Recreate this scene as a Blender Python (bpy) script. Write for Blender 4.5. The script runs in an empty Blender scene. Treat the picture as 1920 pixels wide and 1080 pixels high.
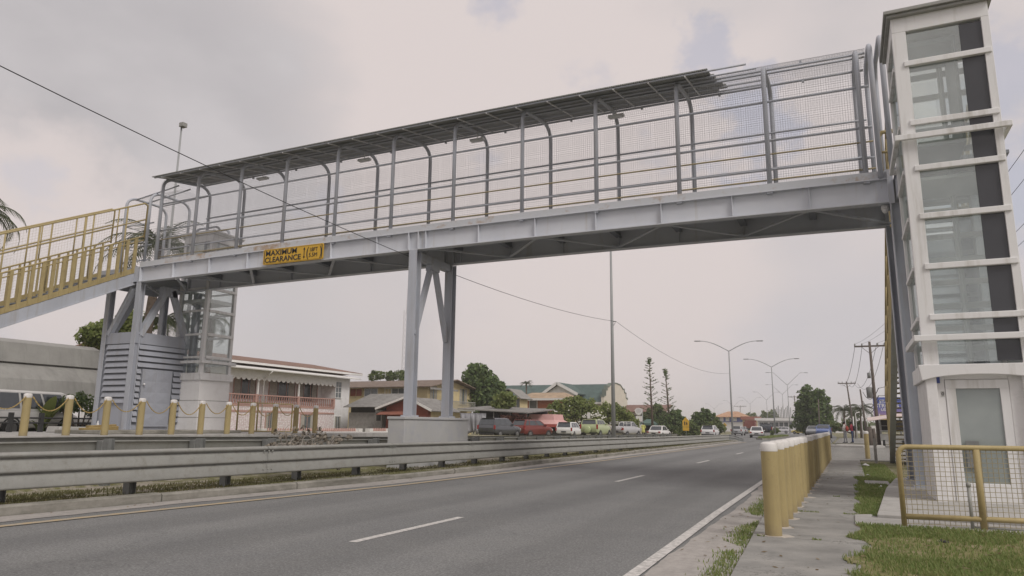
import bpy, bmesh, math, random
import numpy as np
from mathutils import Vector, Matrix, Quaternion
random.seed(7)
R = math.radians
SC = bpy.context.scene
COL = SC.collection

# ---------------------------------------------------------------- camera
CAM_H = 1.35
YAW, PITCH, ROLL, FPX = R(24.93), R(10.82), R(0.58), 1342.2
_r0 = Vector((1, 0, 0)); _f0 = Vector((0, math.cos(PITCH), math.sin(PITCH))); _u0 = Vector((0, -math.sin(PITCH), math.cos(PITCH)))
_Rz = Matrix.Rotation(YAW, 3, 'Z')
CR = _Rz @ (_r0 * math.cos(ROLL) + _u0 * math.sin(ROLL))
CU = _Rz @ (-_r0 * math.sin(ROLL) + _u0 * math.cos(ROLL))
CF = _Rz @ _f0
def ray(u, v):
    return CR * (u - 960) - CU * (v - 540) + CF * FPX
def atX(u, v, X):
    d = ray(u, v); return Vector((0, 0, CAM_H)) + d * (X / d.x)
def atY(u, v, Y):
    d = ray(u, v); return Vector((0, 0, CAM_H)) + d * (Y / d.y)
def xat(u, Y, v=800):
    return atY(u, v, Y).x
cam = bpy.data.cameras.new('camera'); cam_o = bpy.data.objects.new('camera', cam); COL.objects.link(cam_o)
cam.sensor_width = 36; cam.lens = 36 * FPX / 1920; cam.clip_end = 6000; cam.clip_start = 0.05
m = Matrix.Identity(4)
for i, c in enumerate((CR, CU, -CF)):
    for j in range(3): m[j][i] = c[j]
m[2][3] = CAM_H
cam_o.matrix_world = m
SC.camera = cam_o

# ---------------------------------------------------------------- materials
def srgb(r, g, b):
    f = lambda c: c / 12.92 if c <= .04045 else ((c + .055) / 1.055) ** 2.4
    return (f(r / 255), f(g / 255), f(b / 255))
class NT:
    def __init__(s, name):
        s.m = bpy.data.materials.new(name); s.m.use_nodes = True
        s.t = s.m.node_tree; s.t.nodes.clear()
        s.out = s.n('ShaderNodeOutputMaterial')
        s.co = s.n('ShaderNodeTexCoord')
    def n(s, k, **kw):
        x = s.t.nodes.new(k)
        for a, b in kw.items(): setattr(x, a, b)
        return x
    def l(s, a, b): s.t.links.new(a, b)
    def noise(s, scale, detail=4, rough=.55, vec=None, out='Fac', stretch=None):
        x = s.n('ShaderNodeTexNoise'); x.inputs['Scale'].default_value = scale
        x.inputs['Detail'].default_value = detail; x.inputs['Roughness'].default_value = rough
        v = vec if vec is not None else s.co.outputs['Object']
        if stretch:
            mp = s.n('ShaderNodeMapping'); mp.inputs['Scale'].default_value = stretch
            s.l(v, mp.inputs['Vector']); v = mp.outputs['Vector']
        s.l(v, x.inputs['Vector'])
        return x.outputs[out]
    def ramp(s, fac, stops):
        x = s.n('ShaderNodeValToRGB'); e = x.color_ramp.elements
        while len(e) < len(stops): e.new(.5)
        for i, (p, c) in enumerate(stops):
            e[i].position = p; e[i].color = (*c, 1) if len(c) == 3 else c
        s.l(fac, x.inputs['Fac']); return x.outputs['Color']
    def mix(s, fac, a, b, mode='MIX'):
        x = s.n('ShaderNodeMix', data_type='RGBA', blend_type=mode)
        for sk, val in ((x.inputs['Factor'], fac), (x.inputs['A'], a), (x.inputs['B'], b)):
            if isinstance(val, (int, float)): sk.default_value = val
            elif isinstance(val, tuple): sk.default_value = (*val, 1) if len(val) == 3 else val
            else: s.l(val, sk)
        return x.outputs['Result']
    def bump(s, h, strength=.3, dist=.02):
        x = s.n('ShaderNodeBump'); x.inputs['Strength'].default_value = strength; x.inputs['Distance'].default_value = dist
        s.l(h, x.inputs['Height']); return x.outputs['Normal']
    def bsdf(s, col, rough=.6, metal=0., normal=None, spec=.5, **kw):
        b = s.n('ShaderNodeBsdfPrincipled')
        if isinstance(col, tuple): b.inputs['Base Color'].default_value = (*col, 1)
        else: s.l(col, b.inputs['Base Color'])
        if isinstance(rough, (int, float)): b.inputs['Roughness'].default_value = rough
        else: s.l(rough, b.inputs['Roughness'])
        b.inputs['Metallic'].default_value = metal
        b.inputs['Specular IOR Level'].default_value = spec
        if normal is not None: s.l(normal, b.inputs['Normal'])
        for k, v in kw.items(): b.inputs[k.replace('_', ' ')].default_value = v
        s.l(b.outputs['BSDF'], s.out.inputs['Surface'])
        return b
def sc(c, k): return tuple(min(1, x * k) for x in c)
def paint(name, col, rough=.55, var=.10, scale=1.5, dirt=None, dirt_amt=.35, metal=0., bump=0., bscale=60, streak=False, spec=.4):
    s = NT(name)
    a = s.noise(scale, 6, .6)
    c = s.ramp(a, [(.3, sc(col, 1 - var)), (.7, sc(col, 1 + var))])
    if dirt:
        if streak: d = s.noise(1.0, 5, .65, stretch=(5, 5, .5))
        else: d = s.noise(scale * 2.7, 8, .7)
        f = s.ramp(d, [(.50, (0, 0, 0)), (.72, (dirt_amt,) * 3)])
        c = s.mix(f, c, dirt)
    nr = s.bump(s.noise(bscale, 4), bump, .01) if bump else None
    s.bsdf(c, rough, metal, nr, spec)
    return s.m
def leafmat(name, c1, c2, c3, rough=.55):
    s = NT(name)
    g = s.n('ShaderNodeNewGeometry')
    c = s.ramp(g.outputs['Random Per Island'], [(0., c1), (.55, c2), (1., c3)])
    a = s.noise(.7, 3)
    c = s.mix(s.ramp(a, [(.35, (0, 0, 0)), (.65, (.5,) * 3)]), c, c1)
    b = s.bsdf(c, rough, spec=.3)
    t = s.n('ShaderNodeBsdfTranslucent'); s.l(c, t.inputs['Color'])
    mx = s.n('ShaderNodeMixShader'); mx.inputs['Fac'].default_value = .46
    s.l(b.outputs['BSDF'], mx.inputs[1]); s.l(t.outputs['BSDF'], mx.inputs[2]); s.l(mx.outputs['Shader'], s.out.inputs['Surface'])
    return s.m

# ---------------------------------------------------------------- mesh builder
ROOTM = {}
def rootm(o):
    while o.parent is not None: o = o.parent
    return ROOTM.get(o.name, Matrix.Identity(4))
class MB:
    def __init__(s): s.v = []; s.f = []; s.sm = []; s.mi = []; s.cur = 0
    def add(s, vs, fs, smooth=False):
        o = len(s.v); s.v.extend([tuple(x) for x in vs])
        for f in fs: s.f.append(tuple(o + i for i in f)); s.sm.append(smooth); s.mi.append(s.cur)
        return s
    def box(s, x0, x1, y0, y1, z0, z1):
        v = [(x, y, z) for z in (z0, z1) for y in (y0, y1) for x in (x0, x1)]
        return s.add(v, [(0, 2, 3, 1), (4, 5, 7, 6), (0, 1, 5, 4), (2, 6, 7, 3), (0, 4, 6, 2), (1, 3, 7, 5)])
    def bar(s, p, q, w, h, up=(0, 0, 1)):
        p = Vector(p); q = Vector(q); d = (q - p).normalized(); up = Vector(up)
        if abs(d.dot(up)) > .98: up = Vector((0, 1, 0))
        a = d.cross(up).normalized(); b = a.cross(d)
        v = []
        for c in (p, q):
            for i, j in ((-1, -1), (1, -1), (1, 1), (-1, 1)): v.append(c + a * i * w / 2 + b * j * h / 2)
        return s.add(v, [(3, 2, 1, 0), (4, 5, 6, 7), (0, 1, 5, 4), (1, 2, 6, 5), (2, 3, 7, 6), (3, 0, 4, 7)])
    def tube(s, pts, r, n=6, cap=True, smooth=True):
        pts = [Vector(p) for p in pts]; k = len(pts)
        rr = r if isinstance(r, (list, tuple)) else [r] * k
        t0 = (pts[1] - pts[0]).normalized()
        up = Vector((0, 0, 1)) if abs(t0.z) < .9 else Vector((0, 1, 0))
        a = t0.cross(up).normalized(); v = []
        for i, p in enumerate(pts):
            if i == 0: t = t0
            elif i == k - 1: t = (pts[-1] - pts[-2]).normalized()
            else: t = ((pts[i + 1] - p).normalized() + (p - pts[i - 1]).normalized()).normalized()
            a = (a - t * a.dot(t)).normalized(); b = t.cross(a)
            for j in range(n):
                an = 2 * math.pi * j / n; v.append(p + (a * math.cos(an) + b * math.sin(an)) * rr[i])
        f = [(i * n + j, i * n + (j + 1) % n, (i + 1) * n + (j + 1) % n, (i + 1) * n + j) for i in range(k - 1) for j in range(n)]
        s.add(v, f, smooth)
        if cap:
            o = len(s.v) - len(v)
            for fc in (tuple(reversed(range(n))), tuple((k - 1) * n + j for j in range(n))):
                s.f.append(tuple(o + i for i in fc)); s.sm.append(False); s.mi.append(s.cur)
        return s
    def cyl(s, c, r, z0, z1, n=16, r1=None):
        return s.tube([(c[0], c[1], z0), (c[0], c[1], z1)], [r, r if r1 is None else r1], n)
    def lathe(s, prof, c=(0, 0, 0), n=16, axis='z', smooth=True):
        v = []
        for r, z in prof:
            for j in range(n):
                a = 2 * math.pi * j / n
                if axis == 'z': v.append((c[0] + r * math.cos(a), c[1] + r * math.sin(a), c[2] + z))
                elif axis == 'x': v.append((c[0] + z, c[1] + r * math.cos(a), c[2] + r * math.sin(a)))
                else: v.append((c[0] + r * math.cos(a), c[1] + z, c[2] + r * math.sin(a)))
        f = [(i * n + j, i * n + (j + 1) % n, (i + 1) * n + (j + 1) % n, (i + 1) * n + j) for i in range(len(prof) - 1) for j in range(n)]
        return s.add(v, f, smooth)
    def prism(s, poly, axis, a0, a1, smooth=False):
        n = len(poly); v = []
        for a in (a0, a1):
            for p, q in poly:
                v.append({'x': (a, p, q), 'y': (p, a, q), 'z': (p, q, a)}[axis])
        f = [tuple(range(n)), tuple(reversed(range(n, 2 * n)))] + [(i, i + n, (i + 1) % n + n, (i + 1) % n) for i in range(n)]
        return s.add(v, f, smooth)
    def quad(s, a, b, c, d): return s.add([a, b, c, d], [(0, 1, 2, 3)])
    def slab(s, a, b, c, d, t):           # a thin solid from four corners, thickness along the normal
        a, b, c, d = map(Vector, (a, b, c, d)); n = (b - a).cross(d - a).normalized() * t
        v = [a, b, c, d, a + n, b + n, c + n, d + n]
        return s.add(v, [(0, 3, 2, 1), (4, 5, 6, 7), (0, 1, 5, 4), (1, 2, 6, 5), (2, 3, 7, 6), (3, 0, 4, 7)])
    def ball(s, c, rx, ry, rz, n=10, k=7):
        v = []; f = []
        for i in range(k + 1):
            t = math.pi * i / k
            for j in range(n):
                a = 2 * math.pi * j / n; v.append((c[0] + rx * math.sin(t) * math.cos(a), c[1] + ry * math.sin(t) * math.sin(a), c[2] + rz * math.cos(t)))
        for i in range(k):
            for j in range(n): f.append((i * n + j, (i + 1) * n + j, (i + 1) * n + (j + 1) % n, i * n + (j + 1) % n))
        return s.add(v, f, True)
    def build(s, name, mat, parent=None, loc=None, local=False, bevel=0, label=None, fix=True, kind=None):
        if parent is not None: M = rootm(parent) if not local else Matrix.Identity(4)
        else: M = Matrix.Translation(Vector(loc)) if loc is not None else Matrix.Identity(4)
        Mi = M.inverted()
        vs = [Mi @ Vector(p) for p in s.v] if M != Matrix.Identity(4) and not (parent is None and local) else s.v
        me = bpy.data.meshes.new(name); me.from_pydata([tuple(p) for p in vs], [], s.f); me.update()
        mats = mat if isinstance(mat, (list, tuple)) else [mat]
        for mm in mats: me.materials.append(mm)
        me.polygons.foreach_set('use_smooth', s.sm)
        if len(mats) > 1: me.polygons.foreach_set('material_index', s.mi)
        if fix:
            b = bmesh.new(); b.from_mesh(me); bmesh.ops.recalc_face_normals(b, faces=b.faces); b.to_mesh(me); b.free()
        o = bpy.data.objects.new(name, me); COL.objects.link(o)
        if parent is not None: o.parent = parent
        elif loc is not None: o.location = loc; ROOTM[o.name] = M
        if bevel:
            bm_ = o.modifiers.new('bevel', 'BEVEL'); bm_.width = bevel; bm_.segments = 2; bm_.limit_method = 'ANGLE'; bm_.angle_limit = R(40)
        if label: o['label'] = label
        if kind: o['kind'] = kind
        return o
def thing(name, label, cat, loc=(0, 0, 0), rz=0., group=None):
    o = bpy.data.objects.new(name, None); COL.objects.link(o); o.empty_display_size = .2
    o.location = loc; o.rotation_euler = (0, 0, rz)
    ROOTM[o.name] = Matrix.Translation(Vector(loc)) @ Matrix.Rotation(rz, 4, 'Z')
    return tag(o, label, cat, group)
def tag(o, label, cat, group=None):
    o['label'] = label; o['category'] = cat
    if group: o['group'] = group
    return o
def children(o): return [c for c in bpy.data.objects if c.parent == o]
def _copy(o, parent):
    c = o.copy(); COL.objects.link(c)
    if parent is not None: c.parent = parent
    for ch in children(o): _copy(ch, c)
    return c
def dup(root, loc, rz=None, label=None, group=None, scale=None):
    c = _copy(root, None); c.location = loc
    if rz is not None: c.rotation_euler = (0, 0, rz)
    if scale is not None: c.scale = scale if isinstance(scale, tuple) else (scale,) * 3
    if label: c['label'] = label
    if group: c['group'] = group
    return c
def text_mesh(txt, size, M, mat, name, parent, extrude=.004, bold=0., align='LEFT', sx=1.0):
    cu = bpy.data.curves.new('t', 'FONT'); cu.body = txt; cu.size = size; cu.extrude = extrude; cu.offset = bold; cu.align_x = align
    o = bpy.data.objects.new('t', cu); COL.objects.link(o)
    dg = bpy.context.evaluated_depsgraph_get(); me = bpy.data.meshes.new_from_object(o.evaluated_get(dg))
    bpy.data.objects.remove(o); bpy.data.curves.remove(cu)
    me.transform(Matrix.Diagonal((sx, 1, 1, 1))); me.transform(rootm(parent).inverted() @ M)
    me.name = name; me.materials.clear(); me.materials.append(mat)
    r = bpy.data.objects.new(name, me); COL.objects.link(r); r.parent = parent
    return r
ORD = ['first', 'second', 'third', 'fourth', 'fifth', 'sixth', 'seventh', 'eighth', 'ninth', 'tenth', 'eleventh', 'twelfth', 'thirteenth', 'fourteenth', 'fifteenth', 'sixteenth', 'seventeenth', 'eighteenth', 'nineteenth', 'twentieth', 'twenty-first', 'twenty-second', 'twenty-third', 'twenty-fourth', 'twenty-fifth', 'twenty-sixth', 'twenty-seventh', 'twenty-eighth']
def lerp(pts, x):
    if x <= pts[0][0]: return pts[0][1]
    for (a, p), (b, q) in zip(pts, pts[1:]):
        if x <= b: return p + (q - p) * (x - a) / (b - a)
    return pts[-1][1]

# base palette
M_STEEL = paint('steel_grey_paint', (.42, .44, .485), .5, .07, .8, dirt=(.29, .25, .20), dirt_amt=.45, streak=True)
M_HUT = paint('hut_grey_paint', (.345, .36, .405), .55, .06, .9, dirt=(.26, .24, .21), dirt_amt=.35, streak=True)
M_STEEL_SHADED = paint('steel_shaded_paint', (.22, .235, .26), .6, .1, 1.2)  # same steel paint darkened, underside shade put into the colour
M_MUST = paint('mustard_paint', (.375, .30, .145), .6, .10, 2.2, dirt=(.22, .16, .07), dirt_amt=.5)
s = NT('bollard_paint'); _a = s.noise(2.2, 6, .6); _c = s.ramp(_a, [(.3, (.345, .275, .132)), (.7, (.405, .325, .158))])
_d = s.noise(7, 9, .75); _c = s.mix(s.ramp(_d, [(.60, (0, 0, 0)), (.70, (.75,) * 3)]), _c, (.20, .155, .085))
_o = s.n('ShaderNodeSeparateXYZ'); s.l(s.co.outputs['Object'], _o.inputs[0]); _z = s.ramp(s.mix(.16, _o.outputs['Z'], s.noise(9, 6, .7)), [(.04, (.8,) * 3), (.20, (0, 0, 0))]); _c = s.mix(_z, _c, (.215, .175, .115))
_e = s.noise(1, 6, .7, stretch=(9, 9, .6)); _c = s.mix(s.ramp(_e, [(.56, (0, 0, 0)), (.70, (.4,) * 3)]), _c, (.25, .20, .11)); s.bsdf(_c, .6, 0, s.bump(s.noise(40, 4), .15, .004), .35); M_BOLL = s.m
M_WHITE = paint('white_paint', (.73, .725, .72), .45, .03, 1.2, dirt=(.40, .38, .33), dirt_amt=.6, streak=True)
M_WHITE2 = paint('white_wall', (.73, .72, .715), .7, .04, 1.0, dirt=(.4, .38, .34), dirt_amt=.4)
M_CREAM = paint('cream_wall', (.60, .50, .29), .7, .08, .8, dirt=(.30, .25, .16), dirt_amt=.5)
M_GLASSD = paint('dark_window', (.045, .05, .05), .12, .2, 1., spec=.6)
M_BLACK = paint('black_rubber', (.02, .02, .02), .8, .2, 5)
M_DARK = paint('dark_interior', (.035, .033, .03), .8, .2, 2)
M_RUST = paint('rusty_sheet', (.20, .10, .06), .8, .3, 2.5, dirt=(.33, .25, .18), dirt_amt=.7)
M_GALV = paint('galvanised_steel', (.30, .30, .28), .55, .08, 3., dirt=(.20, .185, .15), dirt_amt=.5, metal=.2)
M_GALVD = paint('weathered_steel_post', (.21, .215, .21), .6, .15, 4., metal=.2)
M_CONC = paint('concrete', (.40, .39, .37), .85, .12, 1.6, dirt=(.20, .19, .16), dirt_amt=.6, bump=.2)
M_BARK = paint('bark', (.13, .10, .075), .9, .3, 8, bump=.5, bscale=20)
M_POLE = paint('lamp_pole_steel', (.30, .31, .31), .5, .06, 2)
M_WOODP = paint('weathered_timber_pole', (.12, .10, .085), .85, .25, 6)
M_LEAF = leafmat('leaf_green', (.095, .135, .045), (.15, .20, .065), (.24, .27, .10))
M_LEAF_D = leafmat('leaf_dark', (.085, .135, .048), (.14, .205, .07), (.23, .29, .10))
M_LEAF_B = leafmat('leaf_bright', (.16, .205, .060), (.24, .29, .085), (.33, .35, .13))
M_PALM = leafmat('palm_leaf', (.050, .068, .034), (.085, .105, .05), (.14, .15, .075))
M_PALMD = leafmat('palm_leaf_dry', (.06, .055, .03), (.10, .085, .05), (.15, .12, .075))
M_GRASS = leafmat('grass_blade', (.18, .245, .08), (.25, .305, .105), (.38, .35, .18), .7)
# ---------------------------------------------------------------- sky and light
SUN_EL, SUN_AZ = R(45), R(121)          # azimuth clockwise from +Y
w = bpy.data.worlds.new('World'); SC.world = w; w.use_nodes = True
t = w.node_tree; t.nodes.clear()
N = lambda k, **kw: [setattr(x, a, b) or x for x in [t.nodes.new(k)] for a, b in (kw or {'label': ''}).items()][0]
L = t.links.new
sky = N('ShaderNodeTexSky'); sky.sky_type = 'NISHITA'; sky.sun_disc = False
sky.sun_elevation = SUN_EL; sky.sun_rotation = SUN_AZ; sky.air_density = 1.2; sky.dust_density = 2.5; sky.ozone_density = 1.0
tc = N('ShaderNodeTexCoord')
def wnoise(scale, det, rough, sx=(1, 1, 1)):
    mp = N('ShaderNodeMapping'); mp.inputs['Scale'].default_value = sx; L(tc.outputs['Generated'], mp.inputs['Vector'])
    x = N('ShaderNodeTexNoise'); x.inputs['Scale'].default_value = scale; x.inputs['Detail'].default_value = det; x.inputs['Roughness'].default_value = rough
    L(mp.outputs['Vector'], x.inputs['Vector']); return x.outputs['Fac']
def wramp(f, stops):
    x = N('ShaderNodeValToRGB'); e = x.color_ramp.elements
    while len(e) < len(stops): e.new(.5)
    for i, (p, c) in enumerate(stops): e[i].position = p; e[i].color = (c, c, c, 1) if not isinstance(c, tuple) else (*c, 1)
    L(f, x.inputs['Fac']); return x.outputs['Color']
def wmix(f, a, b, mode='MIX'):
    x = N('ShaderNodeMix', data_type='RGBA', blend_type=mode)
    for sk, val in ((x.inputs['Factor'], f), (x.inputs['A'], a), (x.inputs['B'], b)):
        if isinstance(val, (int, float)): sk.default_value = val
        elif isinstance(val, tuple): sk.default_value = (*val, 1)
        else: L(val, sk)
    return x.outputs['Result']
def math_(op, a, b=None):
    x = N('ShaderNodeMath', operation=op)
    for i, v in enumerate((a, b)):
        if v is None: continue
        if isinstance(v, (int, float)): x.inputs[i].default_value = v
        else: L(v, x.inputs[i])
    return x.outputs[0]
def dirmask(az_dir, lo, hi, wob, wamp):      # soft patch of sky round a direction, its rim broken by noise
    d = N('ShaderNodeVectorMath', operation='DOT_PRODUCT'); L(tc.outputs['Generated'], d.inputs[0]); d.inputs[1].default_value = tuple(az_dir)
    v = math_('ADD', d.outputs['Value'], math_('MULTIPLY', math_('SUBTRACT', wob, .5), wamp))
    mr = N('ShaderNodeMapRange', interpolation_type='SMOOTHSTEP'); mr.inputs['From Min'].default_value = lo; mr.inputs['From Max'].default_value = hi
    L(v, mr.inputs['Value']); return mr.outputs['Result']
n_big = wnoise(2.2, 5, .5, (1, 1, 1.8)); n_mid = wnoise(5.5, 7, .55, (1, 1, 1.7)); n_fine = wnoise(13, 8, .6, (1, 1, 1.3))
K = 10.0
E_ = 2 ** -.35          # exposure is lifted by .35 for the overcast ground, the cloud radiance answers it
K = K * E_
bright = (.715 * K, .64 * K, .625 * K); grey = (.555 * K, .525 * K, .535 * K); low = (.61 * K, .582 * K, .608 * K)
cl = wmix(wramp(n_big, [(.36, 0.), (.62, 1.)]), grey, bright)
dirs = lambda u, v: ray(u, v).normalized()
# a heavier grey bank low over the houses, and a clear bright field overhead
sep = N('ShaderNodeSeparateXYZ'); L(tc.outputs['Generated'], sep.inputs[0])
lowm = wramp(math_('ADD', sep.outputs['Z'], math_('MULTIPLY', math_('SUBTRACT', n_mid, .5), .22)), [(.02, 1.), (.34, 0.)])
cl = wmix(lowm, cl, wmix(wramp(n_mid, [(.4, 0.), (.62, 1.)]), low, (.665 * K, .62 * K, .63 * K)))
over = dirmask(dirs(900, 130), .90, .985, n_mid, .09)
cl = wmix(over, cl, bright)
bank = dirmask(dirs(240, 200), .958, .988, n_mid, .05)
cl = wmix(bank, cl, wmix(wramp(n_mid, [(.35, 0.), (.65, 1.)]), (.50 * K, .475 * K, .488 * K), (.575 * K, .545 * K, .555 * K)))
bank3 = dirmask(dirs(420, 470), .985, .998, n_mid, .03)
cl = wmix(math_('MULTIPLY', bank3, .6), cl, (.60 * K, .565 * K, .575 * K))
bank2 = dirmask(dirs(650, 590), .982, .997, n_mid, .03)
cl = wmix(math_('MULTIPLY', bank2, .5), cl, (.55 * K, .52 * K, .53 * K))
clear2 = dirmask(dirs(1130, 540), .965, .990, n_mid, .03)
cl = wmix(math_('MULTIPLY', clear2, .9), cl, bright)
puff2 = dirmask(dirs(200, 520), .988, .998, n_fine, .014)
cl = wmix(math_('MULTIPLY', puff2, .8), cl, bright)
puff = dirmask(dirs(60, 360), .9935, .9985, n_fine, .010)
cl = wmix(math_('MULTIPLY', puff, .9), cl, bright)
# thin places where the blue shows
holes = None
for (u, v, a, b, wa, k) in ((1320, 85, .9985, 1.0004, .010, .62), (1400, 235, .9972, 1.0006, .016, .75), (1900, 150, .9965, 1.0, .012, .62), (940, 8, .9994, 1.0003, .004, .6),
                            (1075, 165, .9990, 1.0006, .008, .4), (1910, 330, .9955, .9995, .012, .75), (1210, 310, .9993, 1.0006, .006, .45), (600, 395, .9994, 1.0006, .005, .3), (905, 300, .9996, 1.0003, .003, .45), (70, 345, .9992, 1.0004, .006, .3), (170, 520, .9990, 1.0006, .006, .25)):
    h = math_('MULTIPLY', dirmask(dirs(u, v), a, b, n_fine, wa), k * .75)
    holes = h if holes is None else math_('MAXIMUM', holes, h)
skyc = wmix(.55, sky.outputs['Color'], (5.3 * E_, 5.3 * E_, 6.5 * E_))
cl = wmix(holes, cl, skyc)
bg = N('ShaderNodeBackground'); bg.inputs['Strength'].default_value = .1
L(cl, bg.inputs['Color'])
wo = N('ShaderNodeOutputWorld'); L(bg.outputs[0], wo.inputs['Surface'])
sun = bpy.data.lights.new('sun', 'SUN'); sun.energy = 1.5; sun.angle = R(22); sun.color = (1, .955, .90)
so = bpy.data.objects.new('sun', sun); COL.objects.link(so)
sd = Vector((math.sin(SUN_AZ) * math.cos(SUN_EL), math.cos(SUN_AZ) * math.cos(SUN_EL), math.sin(SUN_EL)))
so.rotation_euler = (-sd).to_track_quat('-Z', 'Y').to_euler(); so.location = (0, 0, 40)
SC.view_settings.view_transform = 'Standard'; SC.view_settings.look = 'None'; SC.view_settings.exposure = .35; SC.view_settings.gamma = 1
SC.render.engine = 'CYCLES'
SC.cycles.max_bounces = 8; SC.cycles.transparent_max_bounces = 24
SC.cycles.use_denoising = True

# ---------------------------------------------------------------- ground
def smooth(a, b, x):
    t_ = min(1, max(0, (x - a) / (b - a))); return t_ * t_ * (3 - 2 * t_)
def far_level(Y): return .28 * (1 - smooth(50, 85, Y))
def gz(X, Y):
    l = far_level(Y)
    z = -.03
    if X < -12.8:
        z = z + (l - .02 - z) * smooth(-12.8, -13.3, X)
    if X < -19.2: z += (.42 * (1 - smooth(40, 70, Y))) * smooth(-19.2, -21.0, X)
    return z
def bend(Y):      # the road swings left in the distance
    return 0 if Y < 95 else -((Y - 95) ** 2) * .00042
xs = [-1500, -600, -200, -90, -60, -40, -30, -24, -21, -20.4, -19.8, -19.2, -16, -13.6, -13.3, -13.0, -12.8, -12.3, -11.4, -10.8, -10.4, -10.1, -9.9, -5, -2, -1, 0, 1, 2, 4, 8, 20, 60, 200, 600, 1500]
ys = [-60, -20, -5, 0, 5, 10, 15, 20, 30, 40, 50, 55, 60, 65, 70, 75, 80, 85, 100, 130, 180, 300, 600, 1200, 2500]
g = MB(); nx = len(xs)
vs = [(x, y, gz(x, y)) for y in ys for x in xs]
g.add(vs, [(j * nx + i, j * nx + i + 1, (j + 1) * nx + i + 1, (j + 1) * nx + i) for j in range(len(ys) - 1) for i in range(nx - 1)], True)
s = NT('earth_and_turf')
n1 = s.noise(.35, 8, .65); n2 = s.noise(3.2, 6, .7); n3 = s.noise(22, 4, .6)
grass_c = s.ramp(n3, [(.3, (.105, .11, .045)), (.7, (.18, .17, .075))])
sand_c = s.ramp(n3, [(.3, (.25, .225, .185)), (.7, (.36, .325, .275))])
f = s.ramp(s.mix(.5, n1, n2), [(.49, (0, 0, 0)), (.57, (1, 1, 1))])
s.bsdf(s.mix(f, grass_c, sand_c), .95, 0, s.bump(n3, .5, .03), .2)
M_EARTH = s.m
g.build('ground', M_EARTH, kind='structure')

def ribbon(xl, xr, y0, y1, z, step=4, zf=None):
    b_ = MB(); y = y0; pts = []
    while True:
        a, c = (xl(y) if callable(xl) else xl), (xr(y) if callable(xr) else xr)
        pts += [(a, y, z if zf is None else zf(a, y)), (c, y, z if zf is None else zf(c, y))]
        if y >= y1 - 1e-6: break
        y = min(y + step, y1)
    k = len(pts) // 2
    b_.add(pts, [(2 * i, 2 * i + 1, 2 * i + 3, 2 * i + 2) for i in range(k - 1)])
    return b_
def asphalt(name, base):
    s = NT(name)
    speck = s.noise(38, 3, .85); coarse = s.noise(11, 6, .8); big = s.noise(.25, 5, .6, stretch=(2.4, .18, 1)); blot = s.noise(.9, 5, .6)
    c = s.ramp(speck, [(.36, sc(base, .55)), (.52, base), (.66, sc(base, 1.8))])
    c = s.mix(.35, c, s.ramp(coarse, [(.35, sc(base, .7)), (.65, sc(base, 1.35))]))
    c = s.mix(.6, c, s.ramp(big, [(.3, (.78,) * 3), (.7, (1.18, 1.17, 1.14))]), 'MULTIPLY')
    c = s.mix(.5, c, s.ramp(blot, [(.35, (.9,) * 3), (.65, (1.1, 1.09, 1.06))]), 'MULTIPLY')
    wt_ = s.n('ShaderNodeTexWave', wave_type='BANDS', bands_direction='X'); wt_.inputs['Scale'].default_value = .172; wt_.inputs['Phase Offset'].default_value = 1.2; s.l(s.co.outputs['Object'], wt_.inputs['Vector']); wt_.inputs['Distortion'].default_value = .6; wt_.inputs['Detail Scale'].default_value = .15
    c = s.mix(.8, c, s.ramp(wt_.outputs['Fac'], [(.25, (1.06,) * 3), (.8, (.90,) * 3)]), 'MULTIPLY')
    # cracks: thin cell borders that come and go, and darker patches of old oil
    vo = s.n('ShaderNodeTexVoronoi', feature='DISTANCE_TO_EDGE'); vo.inputs['Scale'].default_value = .55
    wv_ = s.n('ShaderNodeVectorMath', operation='ADD'); nv = s.noise(1.6, 5, .7, out='Color'); s.l(s.co.outputs['Object'], wv_.inputs[0]); s.l(nv, wv_.inputs[1]); s.l(wv_.outputs[0], vo.inputs['Vector'])
    ck = s.ramp(vo.outputs['Distance'], [(.0, (1, 1, 1)), (.010, (0, 0, 0))]); mk = s.ramp(s.noise(.33, 3), [(.50, (0, 0, 0)), (.60, (.45,) * 3)])
    c = s.mix(s.mix(1.0, ck, mk, 'MULTIPLY'), c, sc(base, .45))
    oil = s.ramp(s.noise(.8, 6, .6, stretch=(1.2, .22, 1)), [(.60, (0, 0, 0)), (.74, (.35,) * 3)]); c = s.mix(oil, c, sc(base, .6))
    s.bsdf(c, .85, 0, s.bump(speck, .35, .01), .3)
    return s.m
M_ASPH = asphalt('asphalt', (.172, .175, .176))
kerb_pts = [(-20, -11.6), (3, -11.2), (6.5, -10.98), (10, -10.62), (14, -10.2), (20, -10.0), (26, -9.9), (43, -9.8), (73, -9.7)]
kx = lambda Y: lerp(kerb_pts, Y)
ribbon(lambda Y: (kx(Y) + .03) if Y < 73 else -9.7 - min(9.6, (Y - 73) * 1.6) + bend(Y), lambda Y: -1.55 + bend(Y), -20, 420, 0, 2).build('road', M_ASPH, kind='structure')
ribbon(-19.2, -13.3, -30, 79, 0, 3, lambda x, y: far_level(y) + .006).build('far_carriageway_road', asphalt('asphalt_far', (.21, .207, .20)), kind='structure')
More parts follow.
